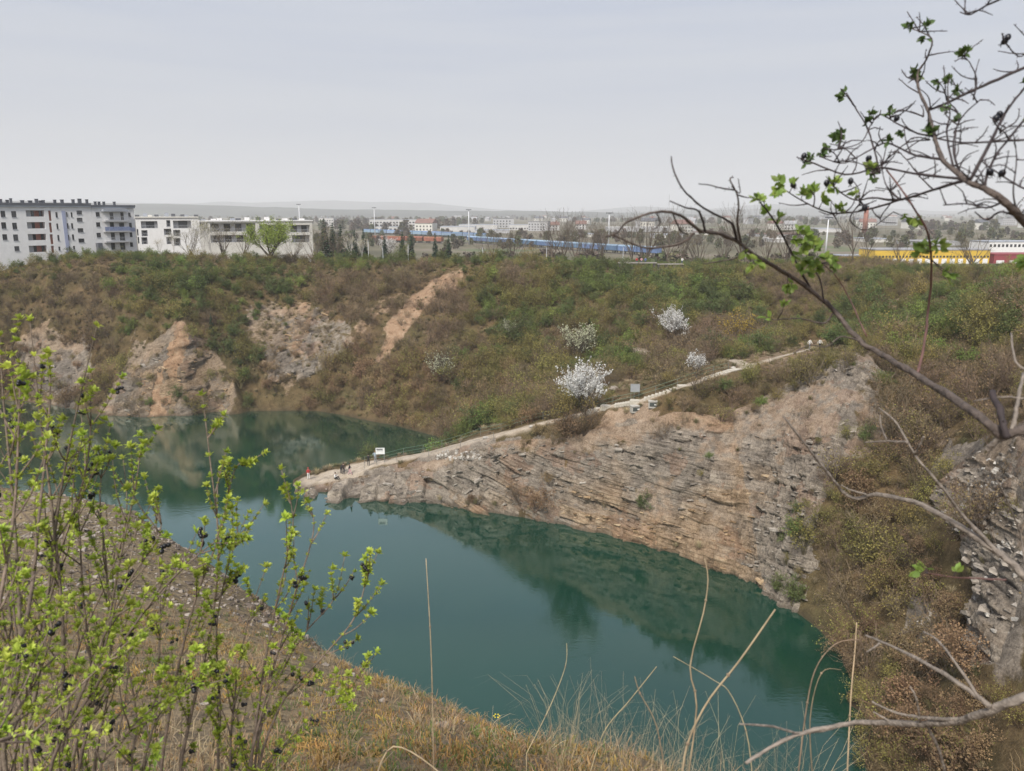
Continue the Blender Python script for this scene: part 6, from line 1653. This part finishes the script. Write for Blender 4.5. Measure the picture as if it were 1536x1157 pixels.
# ------------------------------------------------------------------ rose and dead branches on the right
rosew = mat('rose_bark', (.095, .073, .062), .85, .35, 60, bump=.4)
roset = mat('rose_twig_dark', (.038, .027, .027), .75, .3, 60)
rosep = mat('rose_shoot_red', (.125, .062, .052), .6, .25, 40)
greyd = mat('dead_wood_grey', (.22, .185, .155), .9, .3, 50, bump=.4)
rleaf = mat('rose_leaf', (.25, .35, .075), .55, .25, 25, rand=.3, trans=.45)
rleafd = mat('rose_leaf_dark', (.075, .125, .03), .55, .25, 25, rand=.25, trans=.25)
RPTS = []
def tf(px, py): return 1 + .10 * math.sin(px * .011 + .5) + .07 * math.sin(py * .017)      # branches weave in depth
def stroke(pts, w0, w1, t0, t1, m, name, e, twig=None, rr=None, tm=None, tlen=.05, tn=0, sides=7, raw=False):
    """a branch through pixel points; w in photo pixels at distance t"""
    n = len(pts); P_ = [atdist(p[0], p[1], (t0 + (t1 - t0) * i / (n - 1)) * (1 if raw else tf(p[0], p[1]))) for i, p in enumerate(pts)]
    pl = spline(P_, max(10, n * 4)); N_ = len(pl); b0 = Vector(e.location)
    rad = [max(.0006, (w0 + (w1 - w0) * (i / (N_ - 1)) ** .6) / 2 / FPX * (t0 + (t1 - t0) * i / (N_ - 1))) for i in range(N_)]
    rr = rr or random.Random(int(pts[0][0] * 7 + pts[0][1])); rad = [r_ * rr.uniform(.88, 1.14) for r_ in rad]
    jl = [p + Vector((rr.uniform(-1, 1), rr.uniform(-1, 1), rr.uniform(-1, 1))) * rad[i] * .25 for i, p in enumerate(pl)]
    mb = MB(); mb.tube([p - b0 for p in jl], rad, sides)
    for i in range(2, N_ - 1):          # thorns and bud scars
        if rr.random() < .35:
            t = (pl[i + 1] - pl[i]).normalized(); o_ = t.orthogonal().normalized(); o_.rotate(Quaternion(t, rr.uniform(0, 6.28)))
            mb.tube([pl[i] - b0, pl[i] - b0 + o_ * (rad[i] + .0035) + t * .001], [rad[i] * .4 + .0004, .0002], 4, False)
    o = mb.build(name, m, e, True)
    if e.name.startswith('rose'): RPTS.extend(jl)
    return o, pl, rad
def leaf_obj(seed, m, l=.02, n=1):
    rr = random.Random(seed); mb = MB()
    for k in range(n):
        a = (k - (n - 1) / 2) * .8; d = Vector((math.sin(a), .15, math.cos(a))); leaf_shape(mb, d * .002, d, (0, -1, .1), l * rr.uniform(.8, 1.1), l * .30, rr.uniform(-.3, .15))
    return mb.mesh('rose_leaf_%d' % seed, m, True)
RL = [leaf_obj(i, rleaf) for i in range(3)] + [leaf_obj(10 + i, rleaf, .018, 3) for i in range(2)]
RLD = [leaf_obj(20 + i, rleafd, .016) for i in range(3)] + [leaf_obj(30 + i, rleafd, .014, 3) for i in range(2)]
def leaves_at(e, lst, src, t, n, spread, s_=1.0, rr=random.Random(4)):
    """leaf sprays on short stalks that spring from the nearest branch"""
    b0 = Vector(e.location); A_ = np.array([tuple(p) for p in RPTS])
    for (px, py) in lst:
        c = Vector(atdist(px, py, t * tf(px, py))); k = int(np.argmin(((A_ - np.array(c)) ** 2).sum(1))); b = RPTS[k].copy(); ax = c - b
        if ax.length > .05: ax = ax.normalized() * .05
        if ax.length < .012: ax = Vector((rr.uniform(-1, 1), rr.uniform(-.6, .6), rr.uniform(-.2, 1))).normalized() * .014
        mb = MB(); mid = b + ax * .5 + Vector((rr.uniform(-1, 1), 0, rr.uniform(-1, 1))) * .003; mb.tube([b - b0, mid - b0, b + ax - b0], [.0011, .0009, .0006], 5); mb.build('twig', roset, e, True)
        d0 = ax.normalized()
        for _ in range(n):
            d = (d0 + Vector((rr.gauss(0, .75), rr.gauss(0, .6), rr.gauss(0, .75)))).normalized(); f = rr.uniform(.55, 1.0)
            o = link('leaf', rr.choice(src), e); o.location = b + ax * f - b0
            o.rotation_mode = 'QUATERNION'; o.rotation_quaternion = d.to_track_quat('Z', 'Y') @ Quaternion((0, 0, 1), rr.uniform(0, 6.28)); k2 = s_ * rr.uniform(.6, 1.2); o.scale = (k2, k2, k2)
p0 = atdist(1700, 760, 1.5)
rose = empty('rose_bush', (p0[0] + .25, p0[1], gz(p0[0] + .25, p0[1])), 0, 'dog rose branches with fresh leaves reaching in from the right edge', 'shrub')
T = 1.45
def S(pts, w0, w1, m=roset, name='branch', t0=T, t1=T, e=rose, raw=False): return stroke(pts, w0 * (.82 if e is rose and not raw else 1), w1 * (.82 if e is rose and not raw else 1), t0, t1, m, name, e, raw=raw)
g0 = Vector(rose.location); far = np.array(g0)
mb = MB(); rp_ = [Vector((0, 0, -.05)), (Vector(atdist(1640, 700, T)) - g0) * .6, Vector(atdist(1560, 650, T * tf(1560, 650))) - g0]; mb.tube(spline(rp_, 12), [.013] * 12, 8); mb.build('main_stem', rosew, rose, True)
S([(1560,650),(1535,645),(1505,652),(1480,635),(1430,598),(1370,560),(1320,530),(1290,512),(1250,465),(1215,435),(1170,405),(1135,385),(1105,362),(1075,350),(1050,348)], 20, 6, rosew, 'main_stem')
S([(1050,348),(1030,330),(1012,320),(985,318),(960,325),(938,335),(925,350),(905,356)], 6, 2.5, rosew)
S([(1042,350),(1022,365),(985,372),(960,370),(940,362),(918,352)], 5, 3, rosew)
S([(1058,348),(1052,325),(1045,315),(1030,312),(1005,302)], 5, 2)
S([(1105,362),(1100,340),(1093,332),(1060,315),(1040,300),(1022,280),(1010,255),(1007,235)], 6, 2)
S([(1112,366),(1106,335),(1108,310),(1105,290),(1095,270),(1100,266)], 5, 2, rosew)
S([(1100,285),(1080,282),(1065,278),(1048,276)], 3, 1.5); S([(1105,292),(1118,296),(1131,297)], 3, 1.5); S([(1098,280),(1110,290),(1107,268)], 2.5, 1.5)
S([(1120,378),(1100,388),(1080,392),(1056,396)], 4, 2, rosew); S([(1010,322),(1020,345),(1032,352)], 3, 2); S([(985,320),(990,335),(980,345)], 2.5, 1.5)
S([(1215,432),(1200,405),(1185,375),(1168,342),(1152,318),(1140,304)], 6, 3, roset)
S([(1290,512),(1262,505),(1240,520),(1215,518),(1190,530)], 4, 2, rosew, t0=T - .02, t1=T - .05)
S([(1250,470),(1235,485),(1200,478),(1160,480)], 5, 2.5, rosew)
S([(1236,455),(1230,420),(1215,395),(1200,360)], 4, 2); S([(1300,505),(1270,440),(1250,410),(1232,395)], 3.5, 2, rosep)
S([(1376,560),(1386,520),(1392,470),(1397,420),(1396,375),(1388,340),(1370,312),(1362,298),(1330,255)], 5, 3, rosep)
# the upper, darker rose
S([(1560,360),(1530,325),(1505,302),(1478,283),(1448,270),(1415,240),(1402,205),(1392,165),(1380,140),(1376,112),(1390,88),(1398,60),(1380,48),(1363,42)], 15, 1.6, rosew, 'main_stem')
for pts, w0, w1 in [([(1448,270),(1400,285),(1350,300),(1310,297),(1280,300),(1250,280)],6,2.5), ([(1440,268),(1380,262),(1320,252),(1270,262),(1220,245),(1195,236)],5,2.5), ([(1350,300),(1300,315),(1250,320),(1210,305),(1170,280)],4.5,2), ([(1415,240),(1370,232),(1330,215),(1300,228),(1265,245),(1230,235)],4.5,2),
    ([(1402,205),(1375,200),(1345,185),(1320,172),(1305,190),(1290,215),(1250,225)],4,2), ([(1320,260),(1310,220),(1300,190),(1285,165),(1270,140)],4,2.5), ([(1392,165),(1420,155),(1450,140),(1500,118),(1560,92)],4,5.5), ([(1380,140),(1372,120),(1362,125)],3,1.5), ([(1560,208),(1500,212),(1440,214),(1395,205)],4,2.5),
    ([(1455,270),(1480,225),(1505,175),(1530,140),(1560,110)],6,3.5), ([(1475,285),(1490,240),(1520,200),(1560,150)],5,3), ([(1440,262),(1430,220),(1440,180),(1470,150)],4,2), ([(1430,250),(1420,200),(1425,170),(1418,140)],4,2), ([(1505,302),(1480,312),(1450,306),(1415,308)],4,2), ([(1525,325),(1500,318),(1480,330),(1462,318)],4,2), ([(1530,330),(1520,290),(1525,240),(1520,200)],3.5,1.5),
    ([(1400,285),(1380,265),(1360,240),(1345,225)],3,1.5), ([(1350,300),(1330,280),(1320,240)],3,1.5), ([(1500,200),(1515,190),(1545,190)],3,1.5), ([(1460,150),(1465,120),(1455,95),(1445,85)],3,1.5), ([(1420,150),(1440,175),(1430,200)],3,1.5), ([(1340,300),(1320,330),(1345,335)],2.5,1.5), ([(1290,305),(1275,330),(1300,345),(1340,318)],3,1.5), ([(1250,320),(1262,345)],2.5,1.2), ([(1560,60),(1530,85),(1507,62)],3,2), ([(1510,-5),(1480,8),(1455,22),(1440,18)],4,2), ([(1560,290),(1530,280),(1490,255),(1470,240)],3.5,2), ([(1395,210),(1360,215),(1330,240),(1300,262)],3,1.5), ([(1385,175),(1350,165),(1335,178)],2.5,1.5)]:
    S(pts, w0, w1)
rr5 = random.Random(8)
up_pts = [p for p in RPTS if p.z > atdist(1300, 330, T)[2] and p.x > atdist(1225, 300, T)[0]]
for _ in range(190):                                # fine side twigs springing from the branches
    p = rr5.choice(up_pts); d = p - Vector(CAMP); dpt = d.dot(Vector(FWD)); px = 768 + FPX * d.x / dpt; py = 578.5 - FPX * d.dot(Vector(UPV)) / dpt
    a = rr5.uniform(-3.3, .2); l = rr5.uniform(12, 46); a2 = a + rr5.uniform(-.7, .7); tt = dpt + rr5.uniform(-.06, .06)
    m1 = (px + math.cos(a) * l * .5, py + math.sin(a) * l * .5); m2 = (m1[0] + math.cos(a2) * l * .5, m1[1] + math.sin(a2) * l * .5)
    S([(px, py), m1, m2], 2.6, 1.1, name='twig', t0=dpt, t1=tt, raw=True)
leaves_at(rose, [(1366,44),(1380,52),(1395,58),(1270,138),(1262,145),(1445,88),(1443,95),(1362,118),(1370,110),(1365,128),(1418,122),(1432,130),(1445,140),(1258,200),(1266,212),(1252,205),(1240,222),(1215,235),(1205,240),(1232,228),(1330,172),(1310,180),(1290,190),(1400,190),(1410,200),(1395,215),(1440,185),(1530,135),(1532,192),(1425,168),(1350,200),(1300,262),(1310,270),(1340,215)], RLD, T, 7, 6, .92)
leaves_at(rose, [(1170,270),(1178,280),(1165,285),(1190,275),(1205,290),(1220,285),(1245,280),(1250,290),(1235,300),(1265,310),(1295,262),(1280,300),(1148,308),(1140,312),(1160,320),(1165,338),(1385,372),(1395,368),(1370,378),(1410,370),(1375,330),(1360,325)], RL, T, 6, 6, .88)
leaves_at(rose, [(1212,352),(1222,362),(1230,370),(1195,360),(1205,372),(1190,385),(1210,392),(1225,395),(1240,388),(1200,400),(1215,410),(1232,405),(1182,440),(1178,452),(1188,432),(1120,382),(1128,402),(1140,395),(1445,435),(1465,440),(1520,415),(1530,422),(1150,475),(1200,345),(1255,400),(1262,392)], RL, T - .04, 5, 7, .95)
b0 = Vector(rose.location)
for k, (px, py) in enumerate([(1303,238),(1297,312),(1507,62),(1512,56),(1345,178),(1500,172),(1494,178),(1485,258),(1503,260),(1206,234),(1276,272),(1190,278),(1240,275)]):
    mb = MB(); mb.blob((0, 0, 0), .0055, k, (1, 1, 1.25), .06, 2)
    for q in range(5): mb.tube([(0, 0, -.006), (math.cos(q * 1.26) * .004, math.sin(q * 1.26) * .004, -.011)], [.0007, .0003], 3)
    o = mb.build('rose_hip', berrym, rose, True); o.location = Vector(atdist(px, py, T * tf(px, py))) - b0; o.rotation_euler = (rnd.uniform(-.8, .8), rnd.uniform(-.8, .8), 0)
# grey dead branches lower right
p0 = atdist(1640, 900, 1.7); d1 = empty('dead_branch', (p0[0], p0[1], gz(p0[0], p0[1])), 0, 'forked grey branch crossing the right slope below the rose stem', 'branch')
for pts, w0, w1 in [([(1640,960),(1560,885),(1500,832),(1440,790),(1380,757),(1320,742),(1285,748),(1262,735),(1240,708),(1195,650),(1175,625)],20,4), ([(1505,836),(1450,780),(1412,730),(1372,682),(1345,635),(1318,612)],9,3), ([(1362,664),(1330,662),(1298,664)],5,3), ([(1330,660),(1322,640),(1320,622)],4,2.5), ([(1372,682),(1380,668),(1386,655)],5,3.5), ([(1300,742),(1275,735),(1262,728)],5,3), ([(1540,870),(1530,800),(1500,730),(1480,700)],5,2)]:
    S(pts, w0 * .72, w1 * .72, greyd, 'branch', 1.75, 1.75, d1)
q0 = Vector(atdist(1640, 960, 1.75 * tf(1640, 960))) - Vector(d1.location); mb = MB(); mb.tube(spline([(0, 0, -.08), q0 * .5 + Vector((.05, 0, -.05)), q0], 10), [.016 - .0005 * i for i in range(10)], 8); mb.build('branch', greyd, d1, True)
S([(1510,655),(1502,625),(1488,588)], 13, 9, roset, 'branch', T - .02, T - .02); S([(1560,560),(1525,545),(1517,500)], 5, 3, greyd); S([(1535,598),(1500,596),(1460,602)], 4, 2, greyd); S([(1518,645),(1525,610),(1535,560)], 8, 5, greyd); S([(1505,655),(1495,662),(1480,675)], 11, 8, greyd)
p0 = atdist(1640, 1010, 1.6); d2 = empty('dead_branch', (p0[0], p0[1], gz(p0[0], p0[1])), 0, 'long grey dead branch lying across the bottom right corner', 'branch')
for pts, w0, w1 in [([(1640,1015),(1550,1040),(1490,1065),(1430,1083),(1380,1086),(1300,1084),(1250,1090),(1190,1104),(1150,1125),(1118,1145)],20,7), ([(1484,1060),(1430,1020),(1370,985),(1320,962),(1298,953)],11,4), ([(1440,1080),(1380,1076),(1340,1068),(1308,1053)],9,4), ([(1470,1050),(1430,990),(1405,960),(1385,948)],6,3), ([(1335,1082),(1322,1075),(1310,1068)],5,3), ([(1250,1092),(1200,1100),(1160,1090),(1110,1086)],8,4), ([(1380,1084),(1375,1050),(1365,1030)],5,3), ([(1390,1088),(1410,1130),(1420,1170)],6,5), ([(1320,965),(1310,972),(1300,978)],5,3)]:
    S(pts, w0 * .75, w1 * .75, greyd, 'branch', 1.6, 1.6, d2)
q0 = Vector(atdist(1640, 1015, 1.6 * tf(1640, 1015))) - Vector(d2.location); mb = MB(); mb.tube(spline([(.15, 0, -.08), q0 * .6 + Vector((.1, 0, -.05)), q0], 10), [.015 - .0004 * i for i in range(10)], 8); mb.build('branch', greyd, d2, True)
S([(1510,870),(1470,868),(1430,866),(1392,860)], 4, 2, rosep); leaves_at(rose, [(1380,856),(1372,860),(1388,852),(1436,858)], RL, T, 3, 4, 1.1)
leaves_at(d2, [], RL, 1.6, 1, 1)
# ------------------------------------------------------------------ tall dry stalks
strawn = mat('stalk_straw', (.36, .28, .17), .8, .25, 30, rand=.2); strawd = mat('stalk_brown', (.20, .145, .095), .85, .3, 30, rand=.2)
def stalk(pts, w0, w1, t, label, m=strawn):
    w0 *= .68; w1 *= .68
    p = atdist(pts[0][0], pts[0][1], t); e = empty('dry_stalk', (p[0], p[1], gz(p[0], p[1])), 0, label, 'grass stalk', 'tall dry stalks at the bottom edge')
    b0 = Vector(e.location); mb = MB(); pl = spline([atdist(x, y, t) for x, y in pts], 16); pl = [Vector((p[0], p[1], gz(p[0], p[1]) - .03))] + pl if pl[0].z > gz(p[0], p[1]) else pl
    n = len(pl); mb.tube([q - b0 for q in pl], [max(.0007, (w0 + (w1 - w0) * i / n) / 2 / FPX * t) for i in range(n)], 5); mb.build('stem', m, e, True)
    k = MB()
    for i in (n // 3, 2 * n // 3): k.blob(pl[i] - b0, w0 / FPX * t * .8, i, (1, 1, 1), .1, 1)
    k.build('node', strawd, e)
stalk([(1030,1180),(1045,1060),(1035,1000),(1055,920),(1062,870),(1057,838)], 4.5, 2.5, 2.4, 'tallest curving straw stalk against the dark reflection')
stalk([(1022,1180),(1030,1120),(1060,1055),(1110,990),(1163,914)], 6, 4, 2.0, 'thick straight straw stalk leaning right over the water')
stalk([(650,1120),(648,1020),(645,940),(639,838)], 3.5, 1.5, 3.0, 'thin pale stalk rising over the water left of centre')
stalk([(1270,1180),(1276,1050),(1282,980),(1285,934)], 4, 2.5, 2.2, 'upright straw stalk at the right shore')
stalk([(880,1180),(905,1100),(945,1050),(985,1000)], 3, 2, 2.6, 'thin stalk leaning right at the bottom centre')
stalk([(790,1130),(825,1060),(848,1000),(850,965)], 2.5, 1.2, 3.2, 'wispy pale stalk at the brow of the bank')
stalk([(1000,1180),(985,1090),(960,1040),(952,1015)], 4, 2, 2.3, 'bent straw stalk left of the tallest one', strawd)
stalk([(1195,1180),(1210,1060),(1225,1000),(1255,965),(1290,960)], 4, 2, 2.1, 'arching grey stalk bending over the shore', strawd)
stalk([(1220,1180),(1215,1080),(1232,1010),(1262,1005)], 3.5, 1.5, 2.1, 'second arching stalk below the other', strawd)
stalk([(560,1180),(590,1120),(660,1160),(700,1220)], 4, 3, 2.4, 'fallen straw stalk on the bank', strawn)
stalk([(1130,1180),(1120,1100),(1095,1040),(1070,1020),(1010,985)], 3, 1.5, 2.2, 'drooping stalk in front of the water', strawn)
# ------------------------------------------------------------------ bank cover: dry grass, moss, gravel
def blade_tuft(seed, m, n, h, w_):
    rr = random.Random(seed); mb = MB()
    for _ in range(n):
        a = rr.uniform(0, 6.283); r0 = rr.uniform(0, .10); hh = h * rr.uniform(.35, 1.1); l = hh * rr.uniform(.2, 1.3)
        b_ = Vector((math.cos(a) * r0, math.sin(a) * r0, -.02)); a2 = a + rr.uniform(-1, 1); d = Vector((math.cos(a2), math.sin(a2), 0)); t = Vector((-d.y, d.x, 0)) * w_ * rr.uniform(.6, 1.3)
        m1 = b_ + d * l * .35 + UPV3 * hh * .75; m2 = b_ + d * l * .8 + UPV3 * hh * .95; m3 = b_ + d * l * 1.15 + UPV3 * hh * .75
        mb.add([b_ - t, b_ + t, m1 + t * .8, m1 - t * .8, m2 + t * .5, m2 - t * .5, m3], [(0, 1, 2, 3), (3, 2, 4, 5), (5, 4, 6)])
    return mb.mesh('blades_%d' % seed, m)
gA = mat('bank_straw', (.31, .245, .15), .85, .3, 20, rand=.3); gB = mat('bank_dry_brown', (.24, .165, .09), .9, .3, 20, rand=.3); gC = mat('bank_moss', (.27, .17, .05), .9, .35, 25, rand=.3); gD = mat('bank_green', (.10, .15, .035), .8, .3, 20, rand=.3, trans=.3)
TU = [blade_tuft(1, gA, 26, .085, .0022), blade_tuft(2, gB, 26, .07, .0022), blade_tuft(3, gC, 44, .035, .0035), blade_tuft(4, gD, 22, .06, .003), blade_tuft(5, gA, 16, .15, .0016), blade_tuft(6, gB, 12, .17, .0014)]
bd = np.array([(p[0], p[1]) for p in brow])
def bank_pts(n, ymin, ymax):
    xs_ = rg.uniform(-16, 12, n * 3); ys_ = np.exp(rg.uniform(math.log(ymin), math.log(ymax), n * 3)); z_ = gza(xs_, ys_)
    px, py, zf = project(np.stack([xs_, ys_, z_], 1)); k = (px > -80) & (px < 2300) & (py < 1700) & (zf > 1)
    return np.stack([xs_[k], ys_[k], z_[k]], 1)[:n], px[k][:n], py[k][:n]
Pg, gpx, gpy = bank_pts(21000, 2.0, 17)
nse = fbm(Pg[:, 0] * .8, Pg[:, 1] * .8, 0, 401, 3) + rg.normal(0, .09, len(Pg))
grav = smooth(9.5, 14.5, Pg[:, 1] + nse * 7)
kp = rg.uniform(0, 1, len(Pg)) < (1 - .86 * grav) * np.clip(.62 + nse * 2.0, .12, 1)
Pg, nse, gpx = Pg[kp], nse[kp], gpx[kp]; n_ = len(Pg)
gi_ = np.where(nse > .10, rg.choice([2, 2, 3, 3, 1], n_), np.where(nse > -.06, rg.choice([0, 1, 2, 2, 1, 3], n_), rg.choice([0, 1, 4, 5, 1, 2, 1], n_)))
gsc = rg.uniform(.6, 1.3, n_)
scatter('bank_grass', Pg, np.stack([rg.normal(.12, .25, n_), rg.normal(0, .25, n_), rg.uniform(0, 6.28, n_)], 1), np.stack([gsc, gsc, gsc], 1), gi_, TU, 'dry straw grass and moss on the near bank')
GR = [slab(60 + i, rock_material('gravel_%d' % i, [(.3, (.10, .08, .065)), (.5, (.20, .165, .135)), (.7, (.33, .29, .25))], .5), .55) for i in range(3)]
Pr, rpx, rpy = bank_pts(26000, 5.0, 34)
nr = fbm(Pr[:, 0] * .35, Pr[:, 1] * .35, 0, 411, 3)
kp = rg.uniform(0, 1, len(Pr)) < smooth(8.5, 14, Pr[:, 1] + nr * 8) * .85 + .04
Pr = Pr[kp]; n_ = len(Pr); rs = np.clip(np.exp(rg.normal(-3.3, .5, n_)), .015, .22) * (1 + .02 * Pr[:, 1])
scatter('bank_gravel', Pr, rg.uniform(-.5, .5, (n_, 3)) * np.array([1, 1, 6]), np.stack([rs, rs, rs], 1), rg.integers(0, 3, n_), GR, 'grey-brown gravel and stone chips on the near bank')
# wispy dead grass standing along the bottom edge
WI = [blade_tuft(80 + i, [strawn, strawd, strawn][i], 10, .55, .0011) for i in range(3)]
wy = rg.uniform(2.6, 5.2, 190); wx = wy * rg.uniform(.06, .48, 190); wz = gza(wx, wy); ws = rg.uniform(.4, 1.0, 190)
scatter('dead_grass', np.stack([wx, wy, wz], 1), np.stack([rg.normal(0, .15, 190), rg.normal(0, .15, 190), rg.uniform(0, 6.28, 190)], 1), np.stack([ws * .7, ws * .7, ws], 1), rg.integers(0, 3, 190), WI, 'thin dead grass standing along the bottom edge')
# small plants on the brow
def herb(px, py, t, label, flower):
    p = atdist(px, py, t); z = gz(p[0], p[1]); e = empty('small_herb', (p[0], p[1], z), 0, label, 'plant'); s_ = max(.08, p[2] - z + .05)
    mb = MB()
    for k in range(5): a = k * 1.26; mb.tube([(0, 0, -.02), (math.cos(a) * .02, math.sin(a) * .02, s_ * .6), (math.cos(a) * .04, math.sin(a) * .04, s_)], [.002, .0015, .001], 4)
    mb.build('stems', strawd if flower else rleaf, e)
    mb = MB()
    for k in range(26): a = k * 2.4; leaf_shape(mb, (math.cos(a) * .03 * k / 26, math.sin(a) * .03 * k / 26, s_ * (.15 + .85 * k / 26)), (math.cos(a), math.sin(a), .5), (0, 0, 1), .03, .007)
    if not flower: mb.build('leaves', rleaf, e)
    else:
        q = MB()
        for k in range(6): a = k * 1.05; q.blob((math.cos(a) * .03, math.sin(a) * .03, s_), .010, k, (1, 1, .6), .2, 1)
        q.build('flower_heads', mat('flower_yellow', (.65, .50, .03), .7, .1, 20), e)
herb(745, 1080, 8.4, 'tiny yellow-flowered herb on the brow of the bank', True)
herb(715, 1133, 5.5, 'small fresh green plant among the dry grass', False)
herb(232, 1128, 3.4, 'bright green broad-leaved plant under the privet shrubs', False)
